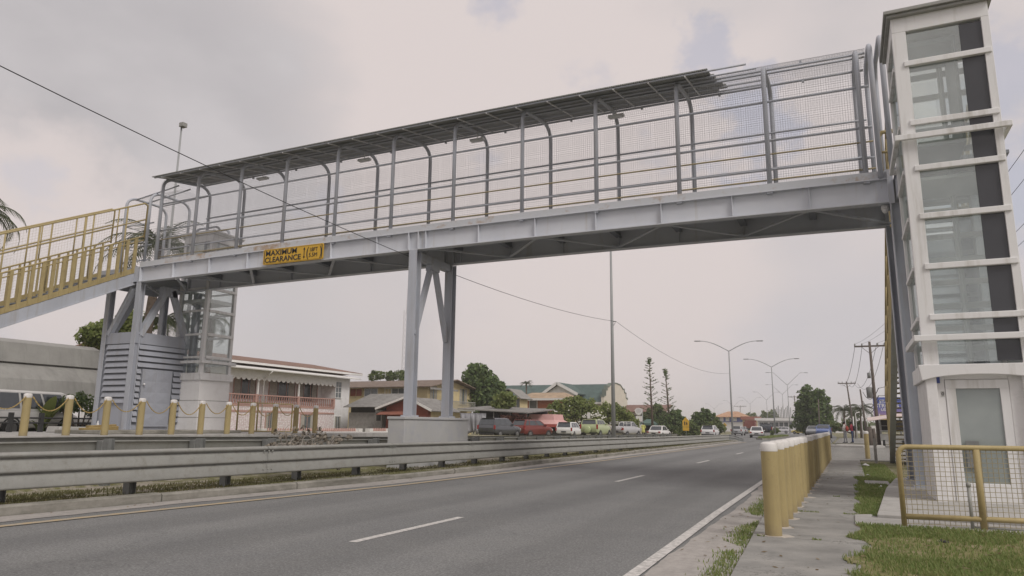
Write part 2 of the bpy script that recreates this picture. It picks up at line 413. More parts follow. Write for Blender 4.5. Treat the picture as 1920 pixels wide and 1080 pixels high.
# shoulder sand with ragged rims
s = NT('sand_shoulder')
n1 = s.noise(9, 8, .75); n2 = s.noise(1.1, 6, .7, stretch=(1.5, .5, 1))
c = s.ramp(n1, [(.3, (.30, .28, .262)), (.7, (.425, .40, .375))])
c = s.mix(s.ramp(n2, [(.45, (0, 0, 0)), (.7, (.65,) * 3)]), c, (.235, .23, .215))
s.bsdf(c, .95, 0, s.bump(n1, .4, .02), .2)
M_SAND = s.m
rj = random.Random(3)
from mathutils import noise as mnoise
wob = [.09 * mnoise.noise(Vector((i * .22, 5.1, 0))) + .035 * mnoise.noise(Vector((i * .9, 1.7, 0))) for i in range(400)]
wl = lambda Y: lerp([(0, -1.78), (6.8, -1.90), (12, -2.0), (20, -2.08), (70, -2.1)], Y)
ribbon(lambda Y: wl(Y) + .14 + .05 * math.sin(Y * .6) + wob[int(Y * 5) % 400] * .6, -1.05, -3, 34.5, .008, .2).build('sand_shoulder_ground', M_SAND, kind='structure')
ribbon(lambda Y: kx(Y) + .02, lambda Y: kx(Y) + (.62 if Y < 9 else .62) + .10 * math.sin(Y * .5) + wob[int(Y * 5 + 77) % 400] * .9, -10, 72, .006, .2).build('gutter_sand_ground', M_SAND, kind='structure')
# painted lines
s = NT('worn_white_line'); n = s.noise(14, 6, .75)
s.bsdf(s.mix(s.ramp(n, [(.42, (0, 0, 0)), (.62, (.75,) * 3)]), (.60, .58, .555), (.27, .265, .25)), .7)
M_LINE = s.m
s = NT('worn_yellow_line'); n = s.noise(5, 7, .75)
s.bsdf(s.mix(s.ramp(n, [(.36, (0, 0, 0)), (.58, (.9,) * 3)]), (.44, .33, .175), (.32, .295, .25)), .8)
M_LINEY = s.m
b = MB()
y = 7.1
while y < 160:
    L_ = 2.6
    b.add([(-5.36 + bend(y), y, .004), (-5.24 + bend(y), y, .004), (-5.24 + bend(y), y + L_, .004), (-5.36 + bend(y), y + L_, .004)], [(0, 1, 2, 3)])
    y += 10.5
b.build('lane_marking', M_LINE, kind='structure')
ribbon(lambda Y: wl(Y) - .065, lambda Y: wl(Y) + .065, -5, 70, .012, 1).build('edge_line_marking', M_LINE, kind='structure')
ribbon(lambda Y: kx(Y) + .96, lambda Y: kx(Y) + 1.13, -5, 70, .010, 1).build('yellow_line_marking', M_LINEY, kind='structure')
# kerb in cast lengths, its top a little uneven
b = MB(); y = -9.0; rk = random.Random(5)
while y < 72.5:
    y2 = y + 3.0; dz = rk.uniform(-.015, .015); dx = rk.uniform(-.02, .02)
    xa, xb = kx(y + .01) + dx, kx(y2 - .01) + dx
    b.prism([(0, -.05), (0, .11 + dz), (-.03, .135 + dz), (-.15, .14 + dz), (-.15, -.05)], 'y', 0, 1)
    base = len(b.v) - 10
    for i in range(10):
        px, py, pz = b.v[base + i]
        b.v[base + i] = (px + (xa if py < .5 else xb), (y + .012) if py < .5 else (y2 - .012), pz)
    y = y2
s = NT('old_kerb_concrete'); n = s.noise(3, 8, .7); n2 = s.noise(1., 5, .6, stretch=(1, 1, 6))
c = s.ramp(n, [(.3, (.20, .19, .165)), (.7, (.34, .325, .29))]); c = s.mix(s.ramp(n2, [(.45, (0, 0, 0)), (.65, (.7,) * 3)]), c, (.13, .125, .105))
s.bsdf(c, .9, 0, s.bump(n, .5, .02), .2)
M_KERB = s.m
b.build('kerb', M_KERB, kind='structure')
ribbon(-13.05, lambda Y: kx(Y) - .10, -20, 73, .125, 2).build('median_ground', M_EARTH, kind='structure')
# central grass reservation lifted behind the kerb: ground sheet carries it; a soil strip on top
# raised concrete walk on the far side
s = NT('concrete_walk'); n = s.noise(2.2, 8, .65); n2 = s.noise(.5, 5, .6); n3 = s.noise(60, 3, .6)
c = s.ramp(n, [(.3, (.20, .197, .186)), (.7, (.305, .298, .28))]); c = s.mix(.5, c, s.ramp(n2, [(.3, (.78,) * 3), (.7, (1.25,) * 3)]), 'MULTIPLY')
vo = s.n('ShaderNodeTexVoronoi', feature='DISTANCE_TO_EDGE'); vo.inputs['Scale'].default_value = .9
wv_ = s.n('ShaderNodeVectorMath', operation='ADD'); nv = s.noise(2.2, 5, .7, out='Color'); s.l(s.co.outputs['Object'], wv_.inputs[0]); s.l(nv, wv_.inputs[1]); s.l(wv_.outputs[0], vo.inputs['Vector'])
ck = s.mix(1.0, s.ramp(vo.outputs['Distance'], [(0., (1, 1, 1)), (.012, (0, 0, 0))]), s.ramp(s.noise(.5, 3), [(.48, (0, 0, 0)), (.56, (.7,) * 3)]), 'MULTIPLY'); c = s.mix(ck, c, (.07, .068, .06))
st = s.ramp(s.noise(1.3, 7, .7, stretch=(.7, 1.6, 1)), [(.52, (0, 0, 0)), (.66, (.5,) * 3)]); c = s.mix(st, c, (.36, .345, .32))
s.bsdf(c, .9, 0, s.bump(n3, .25, .006), .25)
M_WALK = s.m
b = MB()
b.box(-27.5, -19.35, 4, 30, .2, .93)
b.build('raised_walkway_pavement', M_CONC, kind='structure')
# pavement on the near side: cast slabs with open joints
b = MB(); y = -2.6; rs = random.Random(8)
while y < 34.6:
    y2 = min(y + 1.52, 34.7)
    zl = .052 + rs.uniform(-.004, .004)
    pl_ = lambda q: -1.05 - .045 * min(max(q - 6.9, -3), 6)
    b.prism([(pl_(y), y + .008), (.30, y + .008), (.30, y2 - .008), (pl_(y2), y2 - .008)], 'z', -.04, zl)
    y = y2
b.build('pavement', M_WALK, kind='structure', bevel=.006)
# driveway apron and the crossing beyond
s_ = asphalt('asphalt_apron', (.215, .212, .20))
b = MB(); b.box(-1.5, 9, 34.75, 68, -.04, .02); b.build('driveway_road', s_, kind='structure')
b = MB(); b.prism([(-1.3, 57.4), (.8, 56.6), (2.2, 57.6), (2.0, 60.4), (-.6, 61)], 'z', -.02, .16); b.build('island_kerb', M_CONC, kind='structure', bevel=.03)
b = MB(); b.box(-1.3, 12, 72, 110, -.03, .03); b.build('side_road', s_, kind='structure')
# concrete pad round the lift
b = MB(); b.prism([(.28, 12.15), (4.5, 12.0), (4.5, 21.2), (.98, 21.2), (.62, 17.6)], 'z', -.1, .12); b.build('lift_pad_pavement', M_CONC, kind='structure', bevel=.012)
b = MB(); b.prism([(-.02, 11.25), (4.5, 11.1), (4.5, 12.0), (.20, 12.13), (.22, 12.55), (-.02, 12.4)], 'z', -.05, .075); b.build('step_pavement', M_CONC, kind='structure', bevel=.01)
b = MB(); b.box(.25, .78, 19.4, 20.6, -.05, .07); b.build('manhole_slab_pavement', M_CONC, kind='structure', bevel=.01)
# weathered green island further up the near carriageway
b = MB(); b.prism([(-9.6, 86), (-8.7, 84), (-8.0, 86), (-7.8, 112), (-8.3, 118), (-9.6, 116)], 'z', -.02, .16); b.build('median_island_kerb', M_KERB, kind='structure')
b = MB(); b.prism([(-9.45, 86.4), (-8.7, 85), (-8.2, 86.4), (-8.0, 111), (-8.4, 116), (-9.45, 115)], 'z', .1, .20); b.build('median_island_ground', paint('turf', (.085, .10, .03), .9, .3, 3), kind='structure')
# hills on the horizon
b = MB()
hp = []
for i in range(40):
    a = i / 39; hp.append((-420 + 220 * a, 9 + 13 * math.exp(-((a - .45) / .16) ** 2) + 2 * math.sin(i * 1.7)))
b.prism([(hp[0][0], 0)] + hp + [(hp[-1][0], 0)], 'y', 1180, 1300); b.build('hill', paint('far_hill', (.20, .23, .27), .95, .1, .01), kind='structure')

# the humid air: one even volume round everything, sky outside it
s = NT('humid_air'); v_ = s.n('ShaderNodeVolumePrincipled'); v_.inputs['Color'].default_value = (.93, .92, .93, 1); v_.inputs['Density'].default_value = .0006; v_.inputs['Anisotropy'].default_value = .2
s.l(v_.outputs['Volume'], s.out.inputs['Volume'])
b = MB(); b.box(-2700, 2700, -300, 2700, -1.2, 42); b.build('haze', s.m, kind='stuff')
SC.cycles.volume_bounces = 1
# ---------------------------------------------------------------- the footbridge
YN, YF = 18.2, 20.4
def cz(X): return .09 * (1 - ((X + 11.35) / 12.7) ** 2)     # slight camber
XL, XR = -24.0, 1.32
B = thing('footbridge', 'long grey steel footbridge with caged walkway spanning the whole road', 'footbridge', (-11.75, 19.3, 0))
BRUST = NT('girder_paint')
n0 = BRUST.noise(.9, 5, .6); n1 = BRUST.noise(1, 6, .7, stretch=(2.2, 1, .12)); n2 = BRUST.noise(5, 8, .75)
c = BRUST.ramp(n0, [(.3, (.52, .54, .585)), (.7, (.59, .605, .64))])
c = BRUST.mix(BRUST.ramp(n1, [(.57, (0, 0, 0)), (.72, (.6,) * 3)]), c, (.40, .36, .29))
c = BRUST.mix(BRUST.ramp(n2, [(.64, (0, 0, 0)), (.72, (.6,) * 3)]), c, (.33, .23, .14))
BRUST.bsdf(c, .48, 0, None, .4)
RUSTY = NT('kerb_plate_paint')
n1 = RUSTY.noise(2.6, 8, .8); n0 = RUSTY.noise(.35, 3, .6)
c = RUSTY.mix(RUSTY.ramp(RUSTY.mix(.45, n1, n0), [(.53, (0, 0, 0)), (.62, (.85,) * 3)]), (.50, .515, .54), (.34, .22, .12))
RUSTY.bsdf(c, .6)
xs_ = [XL + (XR - XL) * i / 14 for i in range(15)]
def along(b, prof, y, zf=cz, xs=xs_):       # sweep a (dy,z) profile along X with the camber
    k = len(prof); v = []
    for x in xs:
        for dy, z in prof: v.append((x, y + dy, z + zf(x)))
    f = [(i * k + j, i * k + (j + 1) % k, (i + 1) * k + (j + 1) % k, (i + 1) * k + j) for i in range(len(xs) - 1) for j in range(k)]
    f += [tuple(range(k)), tuple((len(xs) - 1) * k + j for j in reversed(range(k)))]
    b.add(v, f)
for y in (YN, YF):
    b = MB(); I = [(-.12, 6.5), (.12, 6.5), (.12, 6.525), (.008, 6.525), (.008, 7.065), (.12, 7.065), (.12, 7.09), (-.12, 7.09), (-.12, 7.065), (-.008, 7.065), (-.008, 6.525), (-.12, 6.525)]
    along(b, I, y)
    for x in xs_[1:-1]:
        b.box(x - .006, x + .006, y - .115, y - .009, 6.526 + cz(x), 7.064 + cz(x))
    for x in (XL + .08, XR - .08, -11.95, -11.6):
        b.box(x - .01, x + .01, y - .13, y - .009, 6.526 + cz(x), 7.064 + cz(x))
        for k in range(6):
            b.tube([(x + .06, y - .02, 6.58 + .08 * k + cz(x)), (x + .06, y - .008, 6.58 + .08 * k + cz(x))], .014, 6)
    b.build('girder', BRUST.m, B)
    b = MB(); along(b, [(-.03, 7.092), (.03, 7.092), (.03, 7.28), (-.03, 7.28)], y + (-.06 if y == YN else .06)); b.build('kerb_plate', RUSTY.m, B)
b = MB(); along(b, [(.0, 7.10), (YF - YN, 7.10), (YF - YN, 7.14), (.0, 7.14)], YN)
b.build('deck', M_STEEL_SHADED, B)
for x in xs_[1:-1]:
    b = MB(); z = cz(x); b.box(x - .05, x + .05, YN + .02, YF - .02, 6.88 + z, 7.08 + z); b.box(x - .09, x + .09, YN + .02, YF - .02, 6.865 + z, 6.878 + z); b.build('cross_beam', M_STEEL_SHADED, B)
for i in range(len(xs_) - 1):
    x0, x1 = xs_[i], xs_[i + 1]; za, zb = 6.56 + cz(x0), 6.56 + cz(x1)
    b = MB()
    if i % 2: b.bar((x0, YN + .1, za), (x1, YF - .1, zb), .09, .05)
    else: b.bar((x0, YF - .1, za), (x1, YN + .1, zb), .09, .05)
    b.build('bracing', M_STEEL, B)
# hoops
hoopx = [.78, -1.38, -3.62, -5.9, -8.16, -10.45, -12.7, -14.92, -17.12, -19.22, -21.36, -23.25]
def hoop_path(x, ya=YN - .02, yb=YF + .02, z0=7.12, zn=10.15, zf=10.33, r=.50):
    c = cz(x); p = [(x, ya, z0 + c), (x, ya, zn - .3 + c)]
    for k in range(7):
        a = math.pi / 2 * k / 6; p.append((x, ya + r - r * math.cos(a), zn + r * .85 * math.sin(a) + c))
    for k in range(7):
        a = math.pi / 2 * (1 - k / 6); p.append((x, yb - r + r * math.cos(a), zf + r * .85 * math.sin(a) + c))
    p.append((x, yb, zf - .3 + c)); p.append((x, yb, z0 + c)); return p
for x in hoopx:
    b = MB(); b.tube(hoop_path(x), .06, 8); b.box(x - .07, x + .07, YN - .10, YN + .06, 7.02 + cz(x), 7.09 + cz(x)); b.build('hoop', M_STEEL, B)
XA, XB = -23.3, 1.0
rx = [XA + (XB - XA) * i / 12 for i in range(13)]
for y in (YN - .02, YF + .02):
    s_ = 1 if y < 19 else -1
    for z, r, mm, nm in ((9.5, .03, M_STEEL, 'rail'), (8.45, .032, M_STEEL, 'rail'), (8.1, .022, M_MUST, 'handrail'), (7.42, .022, M_MUST, 'handrail'), (7.68, .026, M_STEEL, 'rail')):
        if nm == 'handrail': yy = y + s_ * .09
        else: yy = y + s_ * .05
        b = MB(); b.tube([(x, yy, z + cz(x)) for x in rx], r, 6)
        if nm == 'handrail':
            for x in hoopx: b.tube([(x, yy, z + cz(x)), (x, y, z - .06 + cz(x))], .012, 5)
        b.build(nm, mm, B)
for y, z in ((YN + .44, 10.57), (YF - .44, 10.75), (YN + .70, 10.60)):
    b = MB(); b.tube([(x, y, z + cz(x)) for x in rx], .03, 6); b.build('purlin_rail', M_STEEL, B)
# wire mesh: every wire modelled, hoop-wise wires and lengthwise wires
s = NT('mesh_wire'); s.bsdf((.46, .46, .47), .5, .2); M_WIRE = s.m
def wire_panel(b, paths, r):
    for p in paths: b.tube(p, r, 3, cap=False, smooth=False)
b = MB(); pitch = .062
x = XA
base = hoop_path(0, YN - .085, YF + .085, 7.3, 10.18, 10.36, .54)
ps = []
while x < XB:
    ps.append([(x, q[1], q[2] - cz(0) + cz(x)) for q in base]); x += pitch
def resample(p, d):
    out = []; acc = 0
    for a, c in zip(p, p[1:]):
        a = Vector(a); c = Vector(c); l = (c - a).length; tt = acc
        while tt < l: out.append(a + (c - a) * tt / l); tt += d
        acc = tt - l
    return out
for q in resample(base, pitch):
    ps.append([(xx, q.y, q.z - cz(0) + cz(xx)) for xx in rx])
wire_panel(b, ps, .0027)
b.build('wire_mesh', M_WIRE, B)
# roof: sheets sloping up to the far side on purlins with rafters
XRa, XRb = -23.4, -2.75
M_ROOF = NT('roof_sheet'); wv = M_ROOF.n('ShaderNodeTexWave', wave_type='BANDS', bands_direction='X'); wv.inputs['Scale'].default_value = 6.0
M_ROOF.l(M_ROOF.co.outputs['Object'], wv.inputs['Vector'])
M_ROOF.bsdf(M_ROOF.ramp(M_ROOF.noise(1.2, 5), [(.3, (.25, .255, .235)), (.7, (.34, .345, .325))]), .55, .1, M_ROOF.bump(wv.outputs['Fac'], .6, .03)); M_ROOF = M_ROOF.m
b = MB(); k = 10
ya, yb, za, zb = YN - .44, YF - .22, 10.45, 10.93
for i in range(k):
    x0 = XRa + (XRb - XRa) * i / k; x1 = XRa + (XRb - XRa) * (i + 1) / k
    c0, c1 = cz(x0), cz(x1)
    b.slab((x0, ya, za + c0), (x1, ya, za + c1), (x1, yb, zb + c1), (x0, yb, zb + c0), .03)
# stepped, broken end of the sheeting
for j, (e, y0, y1) in enumerate(((.04, .0, .6), (.12, .6, 1.2), (.20, 1.2, 1.8), (.26, 1.8, 2.2))):
    f0 = y0 / 2.42; f1 = y1 / 2.42; c0 = cz(XRb)
    b.slab((XRb + .004, ya + y0, za + (zb - za) * f0 + c0), (XRb + e, ya + y0, za + (zb - za) * f0 + c0), (XRb + e, ya + y1, za + (zb - za) * f1 + c0), (XRb + .004, ya + y1, za + (zb - za) * f1 + c0), .03)
rf = b.build('roof', M_ROOF, B)
b = MB()
for f in (.02, .24, .5, .76, .95):
    y = ya + (yb - ya) * f; z = za + (zb - za) * f - .035
    b.tube([(x, y, z + cz(x)) for x in [XRa + .1 + (XRb + (1.1 if f > .1 else .9) - XRa) * i / 12 for i in range(13)]], .026, 6)
b.build('purlin', M_STEEL, rf)
b = MB(); x = XRa + .5
while x < XRb:
    c = cz(x); b.bar((x, ya + .03, za - .06 + c), (x, yb - .03, zb - .06 + c), .035, .03); x += .98
b.build('rafter', M_WHITE, rf)
for x in hoopx[1:11]:
    for y, z in ((YN + .46, 10.60), (YF - .46, 10.68)):
        b = MB(); b.box(x + .86, x + .92, y - .03, y + .03, z - .02 + cz(x), z + .07 + cz(x)); b.build('roof_bracket', M_STEEL, B)
for x in (-19.6, -14.9, -10.4, -5.7):        # lamps slung under the roof
    b = MB(); c = cz(x); b.box(x - .24, x + .24, YF - .92, YF - .76, 10.38 + c, 10.45 + c); b.box(x - .2, x + .2, YF - .90, YF - .78, 10.36 + c, 10.38 + c); b.tube([(x, YF - .84, 10.45 + c), (x, YF - .84, 10.68 + c)], .015, 5); b.build('walkway_lamp', M_WHITE, B)
# columns
def hcol(b, x, y, z0, z1, w=.4, d=.36, t=.022, rot=False):
    if rot:
        b.box(x - d / 2, x - d / 2 + t, y - w / 2, y + w / 2, z0, z1); b.box(x + d / 2 - t, x + d / 2, y - w / 2, y + w / 2, z0, z1); b.box(x - d / 2 + t, x + d / 2 - t, y - t / 2, y + t / 2, z0, z1)
    else:
        b.box(x - w / 2, x + w / 2, y - d / 2, y - d / 2 + t, z0, z1); b.box(x - w / 2, x + w / 2, y + d / 2 - t, y + d / 2, z0, z1); b.box(x - t / 2, x + t / 2, y - d / 2 + t, y + d / 2 - t, z0, z1)
    return b
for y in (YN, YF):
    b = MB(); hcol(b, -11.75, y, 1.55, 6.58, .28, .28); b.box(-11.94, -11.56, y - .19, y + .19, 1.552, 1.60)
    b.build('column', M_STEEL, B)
b = MB(); b.box(-11.90, -11.66, YN + .18, YF - .18, 6.33, 6.56); b.build('cap_beam', M_STEEL, B)
for y, s_ in ((YN + .14, 1), (YF - .14, -1)):
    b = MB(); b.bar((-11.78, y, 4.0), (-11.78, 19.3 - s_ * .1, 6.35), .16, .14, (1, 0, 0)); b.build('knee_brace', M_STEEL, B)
b = MB(); b.box(-11.91, -11.65, 19.08, 19.52, 6.15, 6.332); b.build('gusset', M_STEEL, B)
PB = paint('painted_plinth', (.43, .43, .425), .8, .07, .6, dirt=(.36, .37, .42), dirt_amt=.8, bump=.1)
b = MB(); b.box(-11.97, -11.41, 17.43, 21.22, .0, 1.47); b.box(-12.0, -11.38, 17.40, 21.25, 1.472, 1.55); b.build('plinth', PB, B, bevel=.015)
# left end columns and bracing
for (x, y) in ((-23.92, YN), (-23.86, 20.80), (-25.55, YN), (-25.55, 20.62)):
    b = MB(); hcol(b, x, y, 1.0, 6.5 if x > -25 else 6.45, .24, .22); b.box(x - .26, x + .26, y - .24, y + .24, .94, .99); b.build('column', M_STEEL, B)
def brace(p, q, w=.24, h=.1):
    b = MB(); b.bar(p, q, w, h, (1, 0, 0)); b.build('knee_brace', M_STEEL, B)
brace((-23.92, 18.35, 4.5), (-23.92, 19.35, 6.4), .2, .22); brace((-23.92, 20.5, 4.4), (-23.92, 19.6, 6.4), .2, .2)
brace((-25.4, 18.2, 4.55), (-24.3, 18.2, 6.3), .18, .16); brace((-25.55, 18.35, 4.5), (-25.55, 19.4, 6.4), .2, .2)
b = MB(); b.box(-24.02, -23.82, 19.1, 19.8, 6.15, 6.5); b.build('gusset', M_STEEL, B)
b = MB(); b.box(-26.3, -24.02, YN - .1, YF + .3, 6.86, 6.92); b.build('landing', M_STEEL_SHADED, B)
b = MB(); b.box(-26.3, -24.0, YN - .13, YN - .08, 6.52, 7.1); b.box(-26.3, -24.0, YF + .32, YF + .37, 6.52, 7.1); b.box(-26.35, -26.3, YN - .13, YF + .37, 6.52, 7.1); b.build('landing_beam', M_STEEL, B)
b = MB(); b.bar((-25.5, 18.4, 6.5), (-24.0, 20.3, 6.5), .08, .05); b.bar((-24.0, 18.4, 6.5), (-25.5, 20.3, 6.5), .08, .05); b.build('bracing', M_STEEL, B)
# cage carried on over the left landing
def hoop3(x): return hoop_path(x, 18.85, 20.75, 6.95, 10.02, 10.02, .45)
for x in (-26.15, -24.75):
    b = MB(); b.tube(hoop3(x), .055, 8); b.build('hoop', M_STEEL, B)
for z in (7.6, 8.2, 9.1):
    b = MB(); b.tube([(-24.5, 18.9, z), (-26.15, 18.9, z), (-26.15, 20.75, z), (-24.4, 20.75, z)], .028, 6); b.build('rail', M_STEEL, B)
for y, z in ((19.25, 10.38), (19.8, 10.40), (20.35, 10.38)):
    b = MB(); b.tube([(-26.15, y, z + cz(-26.15)), (-23.3, y + (.0 if y > 20 else -.35), z + .09)], .03, 6); b.build('purlin_rail', M_STEEL, B)
b = MB(); ps = []
x = -26.12
while x < -23.4: ps.append([(x, q[1], q[2]) for q in hoop3(x)]); x += .1
for q in resample(hoop3(-26.12), .1): ps.append([(-26.12, q.y, q.z), (-23.4, q.y, q.z)])
wire_panel(b, ps, .0021); b.build('wire_mesh', M_WIRE, B)
# passage from landing to the left lift: two small arches
for yy in (20.75, 21.25):
    b = MB(); p = [(-24.3, yy, 6.9), (-24.3, yy, 9.0)]
    for k in range(5):
        a = math.pi / 2 * k / 4; p.append((-24.3 + .25 - .25 * math.cos(a), yy, 9.0 + .25 * math.sin(a)))
    for k in range(5):
        a = math.pi / 2 * (1 - k / 4); p.append((-22.9 - .25 + .25 * math.cos(a), yy, 9.0 + .25 * math.sin(a)))
    p += [(-22.9, yy, 9.0), (-22.9, yy, 6.9)]
    b.tube(p, .05, 8); b.build('hoop', M_STEEL, B)
# right end: columns, landing, end frame
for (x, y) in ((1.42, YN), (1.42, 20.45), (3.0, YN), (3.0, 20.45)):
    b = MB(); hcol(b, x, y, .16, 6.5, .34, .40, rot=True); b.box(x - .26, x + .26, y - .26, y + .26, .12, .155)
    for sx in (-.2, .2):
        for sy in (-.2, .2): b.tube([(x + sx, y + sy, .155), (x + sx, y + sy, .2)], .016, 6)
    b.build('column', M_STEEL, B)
b = MB(); b.box(1.33, 3.4, YN - 1.2, YF + .2, 6.98, 7.05); b.build('landing', M_STEEL_SHADED, B)
b = MB(); b.box(1.20, 1.32, YN - .16, YN - .10, 6.46, 7.28); b.box(1.36, 1.44, 17.05, YN - .1, 6.55, 7.08); b.build('landing_beam', M_STEEL, B)
for x in (1.08, 1.30):
    b = MB(); pp = hoop_path(x, YN - .5 if x > 1.2 else YN - .16, YF + .02, 7.1, 10.2, 10.45); b.tube(pp, .06, 8); b.build('hoop', M_STEEL, B)
b = MB(); b.tube([(1.5, YN + .1, 8.3), (1.2, YN + .1, 8.3), (1.12, YN + .1, 8.2), (1.12, YN + .1, 7.2)], .05, 7); b.tube([(1.12, YN + .1, 7.8), (1.5, YN + .1, 7.8)], .03, 6); b.build('handrail', M_MUST, B)
# cctv dome under the girder
cm = MB(); cm.cyl((1.12, 18.32), .085, 6.40, 6.497, 16); cm.ball((1.12, 18.32, 6.39), .07, .07, .085, 14, 8)
o = cm.build('security_camera', M_WHITE, loc=(1.12, 18.32, 6.40)); tag(o, 'small white dome camera hung under the right end of the footbridge', 'security camera')
# clearance sign
SGN = thing('clearance_sign', 'yellow maximum clearance sign with black lettering on the footbridge girder', 'sign', (-16.45, 18.02, 6.79))
b = MB(); rr = .05; W, H_ = 1.28, .265
pl = []
for (sx, sz, a0) in ((1, 1, 0), (-1, 1, 90), (-1, -1, 180), (1, -1, 270)):
    for k in range(4):
        a = R(a0 + 30 * k); pl.append((-16.45 + sx * (W - rr) + rr * math.cos(a), 6.79 + cz(-16.4) + sz * (H_ - rr) + rr * math.sin(a)))
b.prism(pl, 'y', 18.0, 18.03); M_SIGNY = paint('sign_yellow', (.60, .36, .035), .5, .05, 3); b.build('panel', M_SIGNY, SGN)
M_INK = paint('sign_black', (.03, .03, .032), .6, .1, 5)
zc = 6.79 + cz(-16.4)
b = MB()
fr = [(p[0], p[1]) for p in pl]
for i in range(len(fr)):
    a, c = Vector((fr[i][0], 17.995, fr[i][1])), Vector((fr[(i + 1) % len(fr)][0], 17.995, fr[(i + 1) % len(fr)][1]))
    ctr = Vector((-16.45, 17.995, zc)); sh = lambda p: ctr + Vector(((p.x - ctr.x) * .968, 0, (p.z - ctr.z) * .90))
    b.slab(sh(a), sh(c), sh(c) + (ctr - sh(c)).normalized() * .022, sh(a) + (ctr - sh(a)).normalized() * .022, .004)
b.build('border', M_INK, SGN)
TX = lambda x, z: Matrix.Translation((x, 17.992, z)) @ Matrix.Rotation(R(90), 4, 'X')
text_mesh('MAXIMUM', .255, TX(-17.63, zc + .035), M_INK, 'lettering', SGN, bold=.003, sx=1.15)
text_mesh('CLEARANCE', .255, TX(-17.65, zc - .195), M_INK, 'lettering', SGN, bold=.003, sx=1.09)
text_mesh('18FT', .19, TX(-15.75, zc + .025), M_INK, 'lettering', SGN, bold=-.001, sx=.92)
text_mesh('5.5M', .19, TX(-15.76, zc - .155), M_INK, 'lettering', SGN, bold=-.001, sx=.95)
text_mesh('(', .46, TX(-15.88, zc - .13), M_INK, 'lettering', SGN, bold=-.002, sx=.8)
text_mesh(')', .46, TX(-15.32, zc - .13), M_INK, 'lettering', SGN, bold=-.002, sx=.8)
b = MB(); b.box(-15.965, -15.945, 17.986, 17.996, zc - .15, zc + .15)
for s_ in (1, -1): b.prism([(-15.995, zc + s_ * .12), (-15.915, zc + s_ * .12), (-15.955, zc + s_ * .19)], 'y', 17.986, 17.996)
b.build('arrow', M_INK, SGN)

# ---------------------------------------------------------------- stair flights (mustard)
def staircase(loc, rz, label, top=7.0, bot=.95, run=12.2):
    # local: starts at y=0 (top) and descends toward +y; width in x 0..1.9
    T = thing('staircase', label, 'staircase', loc, rz, 'stair flights of the footbridge')
    dz = bot - top; n = int(round((top - bot) / .165)); sl = dz / run
    P = lambda x, y, h: (x, y, top + sl * y + h)
    for x in (0.0, 1.9):
        b = MB()
        for (h0, h1) in ((-.45, -.02),):
            b.add([P(x - .03, 0, h0), P(x + .03, 0, h0), P(x + .03, run, h0), P(x - .03, run, h0), P(x - .03, 0, h1), P(x + .03, 0, h1), P(x + .03, run, h1), P(x - .03, run, h1)],
                  [(0, 3, 2, 1), (4, 5, 6, 7), (0, 1, 5, 4), (1, 2, 6, 5), (2, 3, 7, 6), (3, 0, 4, 7)])
            b.bar(P(x, 0, -.45), P(x, run, -.45), .2, .03)
        b.build('stringer', M_STEEL, T, local=True)
        b = MB(); b.slab(P(x - .02, 0, 0), P(x - .02, run, 0), P(x - .02, run, .20), P(x - .02, 0, .20), .012); b.build('kick_plate', M_MUST, T, local=True)
    b = MB()
    for i in range(n):
        y = (i + .5) * run / n; z = top - (i + .5) * (top - bot) / n
        b.box(.06, 1.84, y - .17, y + .17, z - .04, z); 
    b.build('tread', M_STEEL_SHADED, T, local=True)
    b = MB()
    for i in range(n):
        y = (i + .5) * run / n; z = top - (i + .5) * (top - bot) / n
        b.box(.06, 1.84, y - .185, y - .172, z - .04, z + .01)
    b.build('riser', M_MUST, T, local=True)
    for x in (0.0, 1.9):
        hb = .055 if x == 0 else .025
        rail = [(1.38, .032, 'handrail'), (2.05, .028, 'rail'), (2.72, .036, 'rail'), (1.22, .022, 'rail')]
        for h, r, nm in rail:
            b = MB(); p = [P(x, .0, h), P(x, run, h)]
            if h > 2.5: p = [P(x, 0, 1.30), P(x, -.02, h - .12), P(x, .12, h)] + [P(x, run, h), P(x, run, 1.3)]
            b.tube(p, r, 7); b.build(nm, M_MUST, T, local=True)
        y = .32; k = 0
        while y < run - .1:
            b = MB(); b.add([P(x - .045, y - hb, .0), P(x + .02, y - hb, .0), P(x + .02, y + hb, .0), P(x - .045, y + hb, .0), P(x - .045, y - hb, 1.36), P(x + .02, y - hb, 1.36), P(x + .02, y + hb, 1.36), P(x - .045, y + hb, 1.36)],
                             [(0, 3, 2, 1), (4, 5, 6, 7), (0, 1, 5, 4), (1, 2, 6, 5), (2, 3, 7, 6), (3, 0, 4, 7)])
            b.build('baluster', M_MUST, T, local=True); y += .33; k += 1
        y = .8
        while y < run:
            b = MB(); b.tube([P(x, y, .1), P(x, y, 2.7)], .030, 7); b.tube([P(x, y + .34, 1.35), P(x, y + .34, 2.7)], .024, 6); b.build('post', M_MUST, T, local=True); y += 1.55
        b = MB(); ps = []
        y = .1
        while y < run: ps.append([P(x + .02, y, .3), P(x + .02, y, 2.7)]); y += .1
        h = .3
        while h < 2.7: ps.append([P(x + .02, .05, h), P(x + .02, run, h)]); h += .1
        wire_panel(b, ps, .0019); b.build('wire_mesh', M_WIREY, T, local=True)
    return T
s = NT('mesh_wire_mustard'); s.bsdf((.36, .31, .19), .5, .2); M_WIREY = s.m
staircase((-24.25, 18.35, 0), R(180), 'mustard yellow staircase running down from the left end of the footbridge')
staircase((1.5, 20.7, 0), 0., 'mustard yellow staircase seen edge-on behind the glass lift tower', 7.0, .05, 13.9)

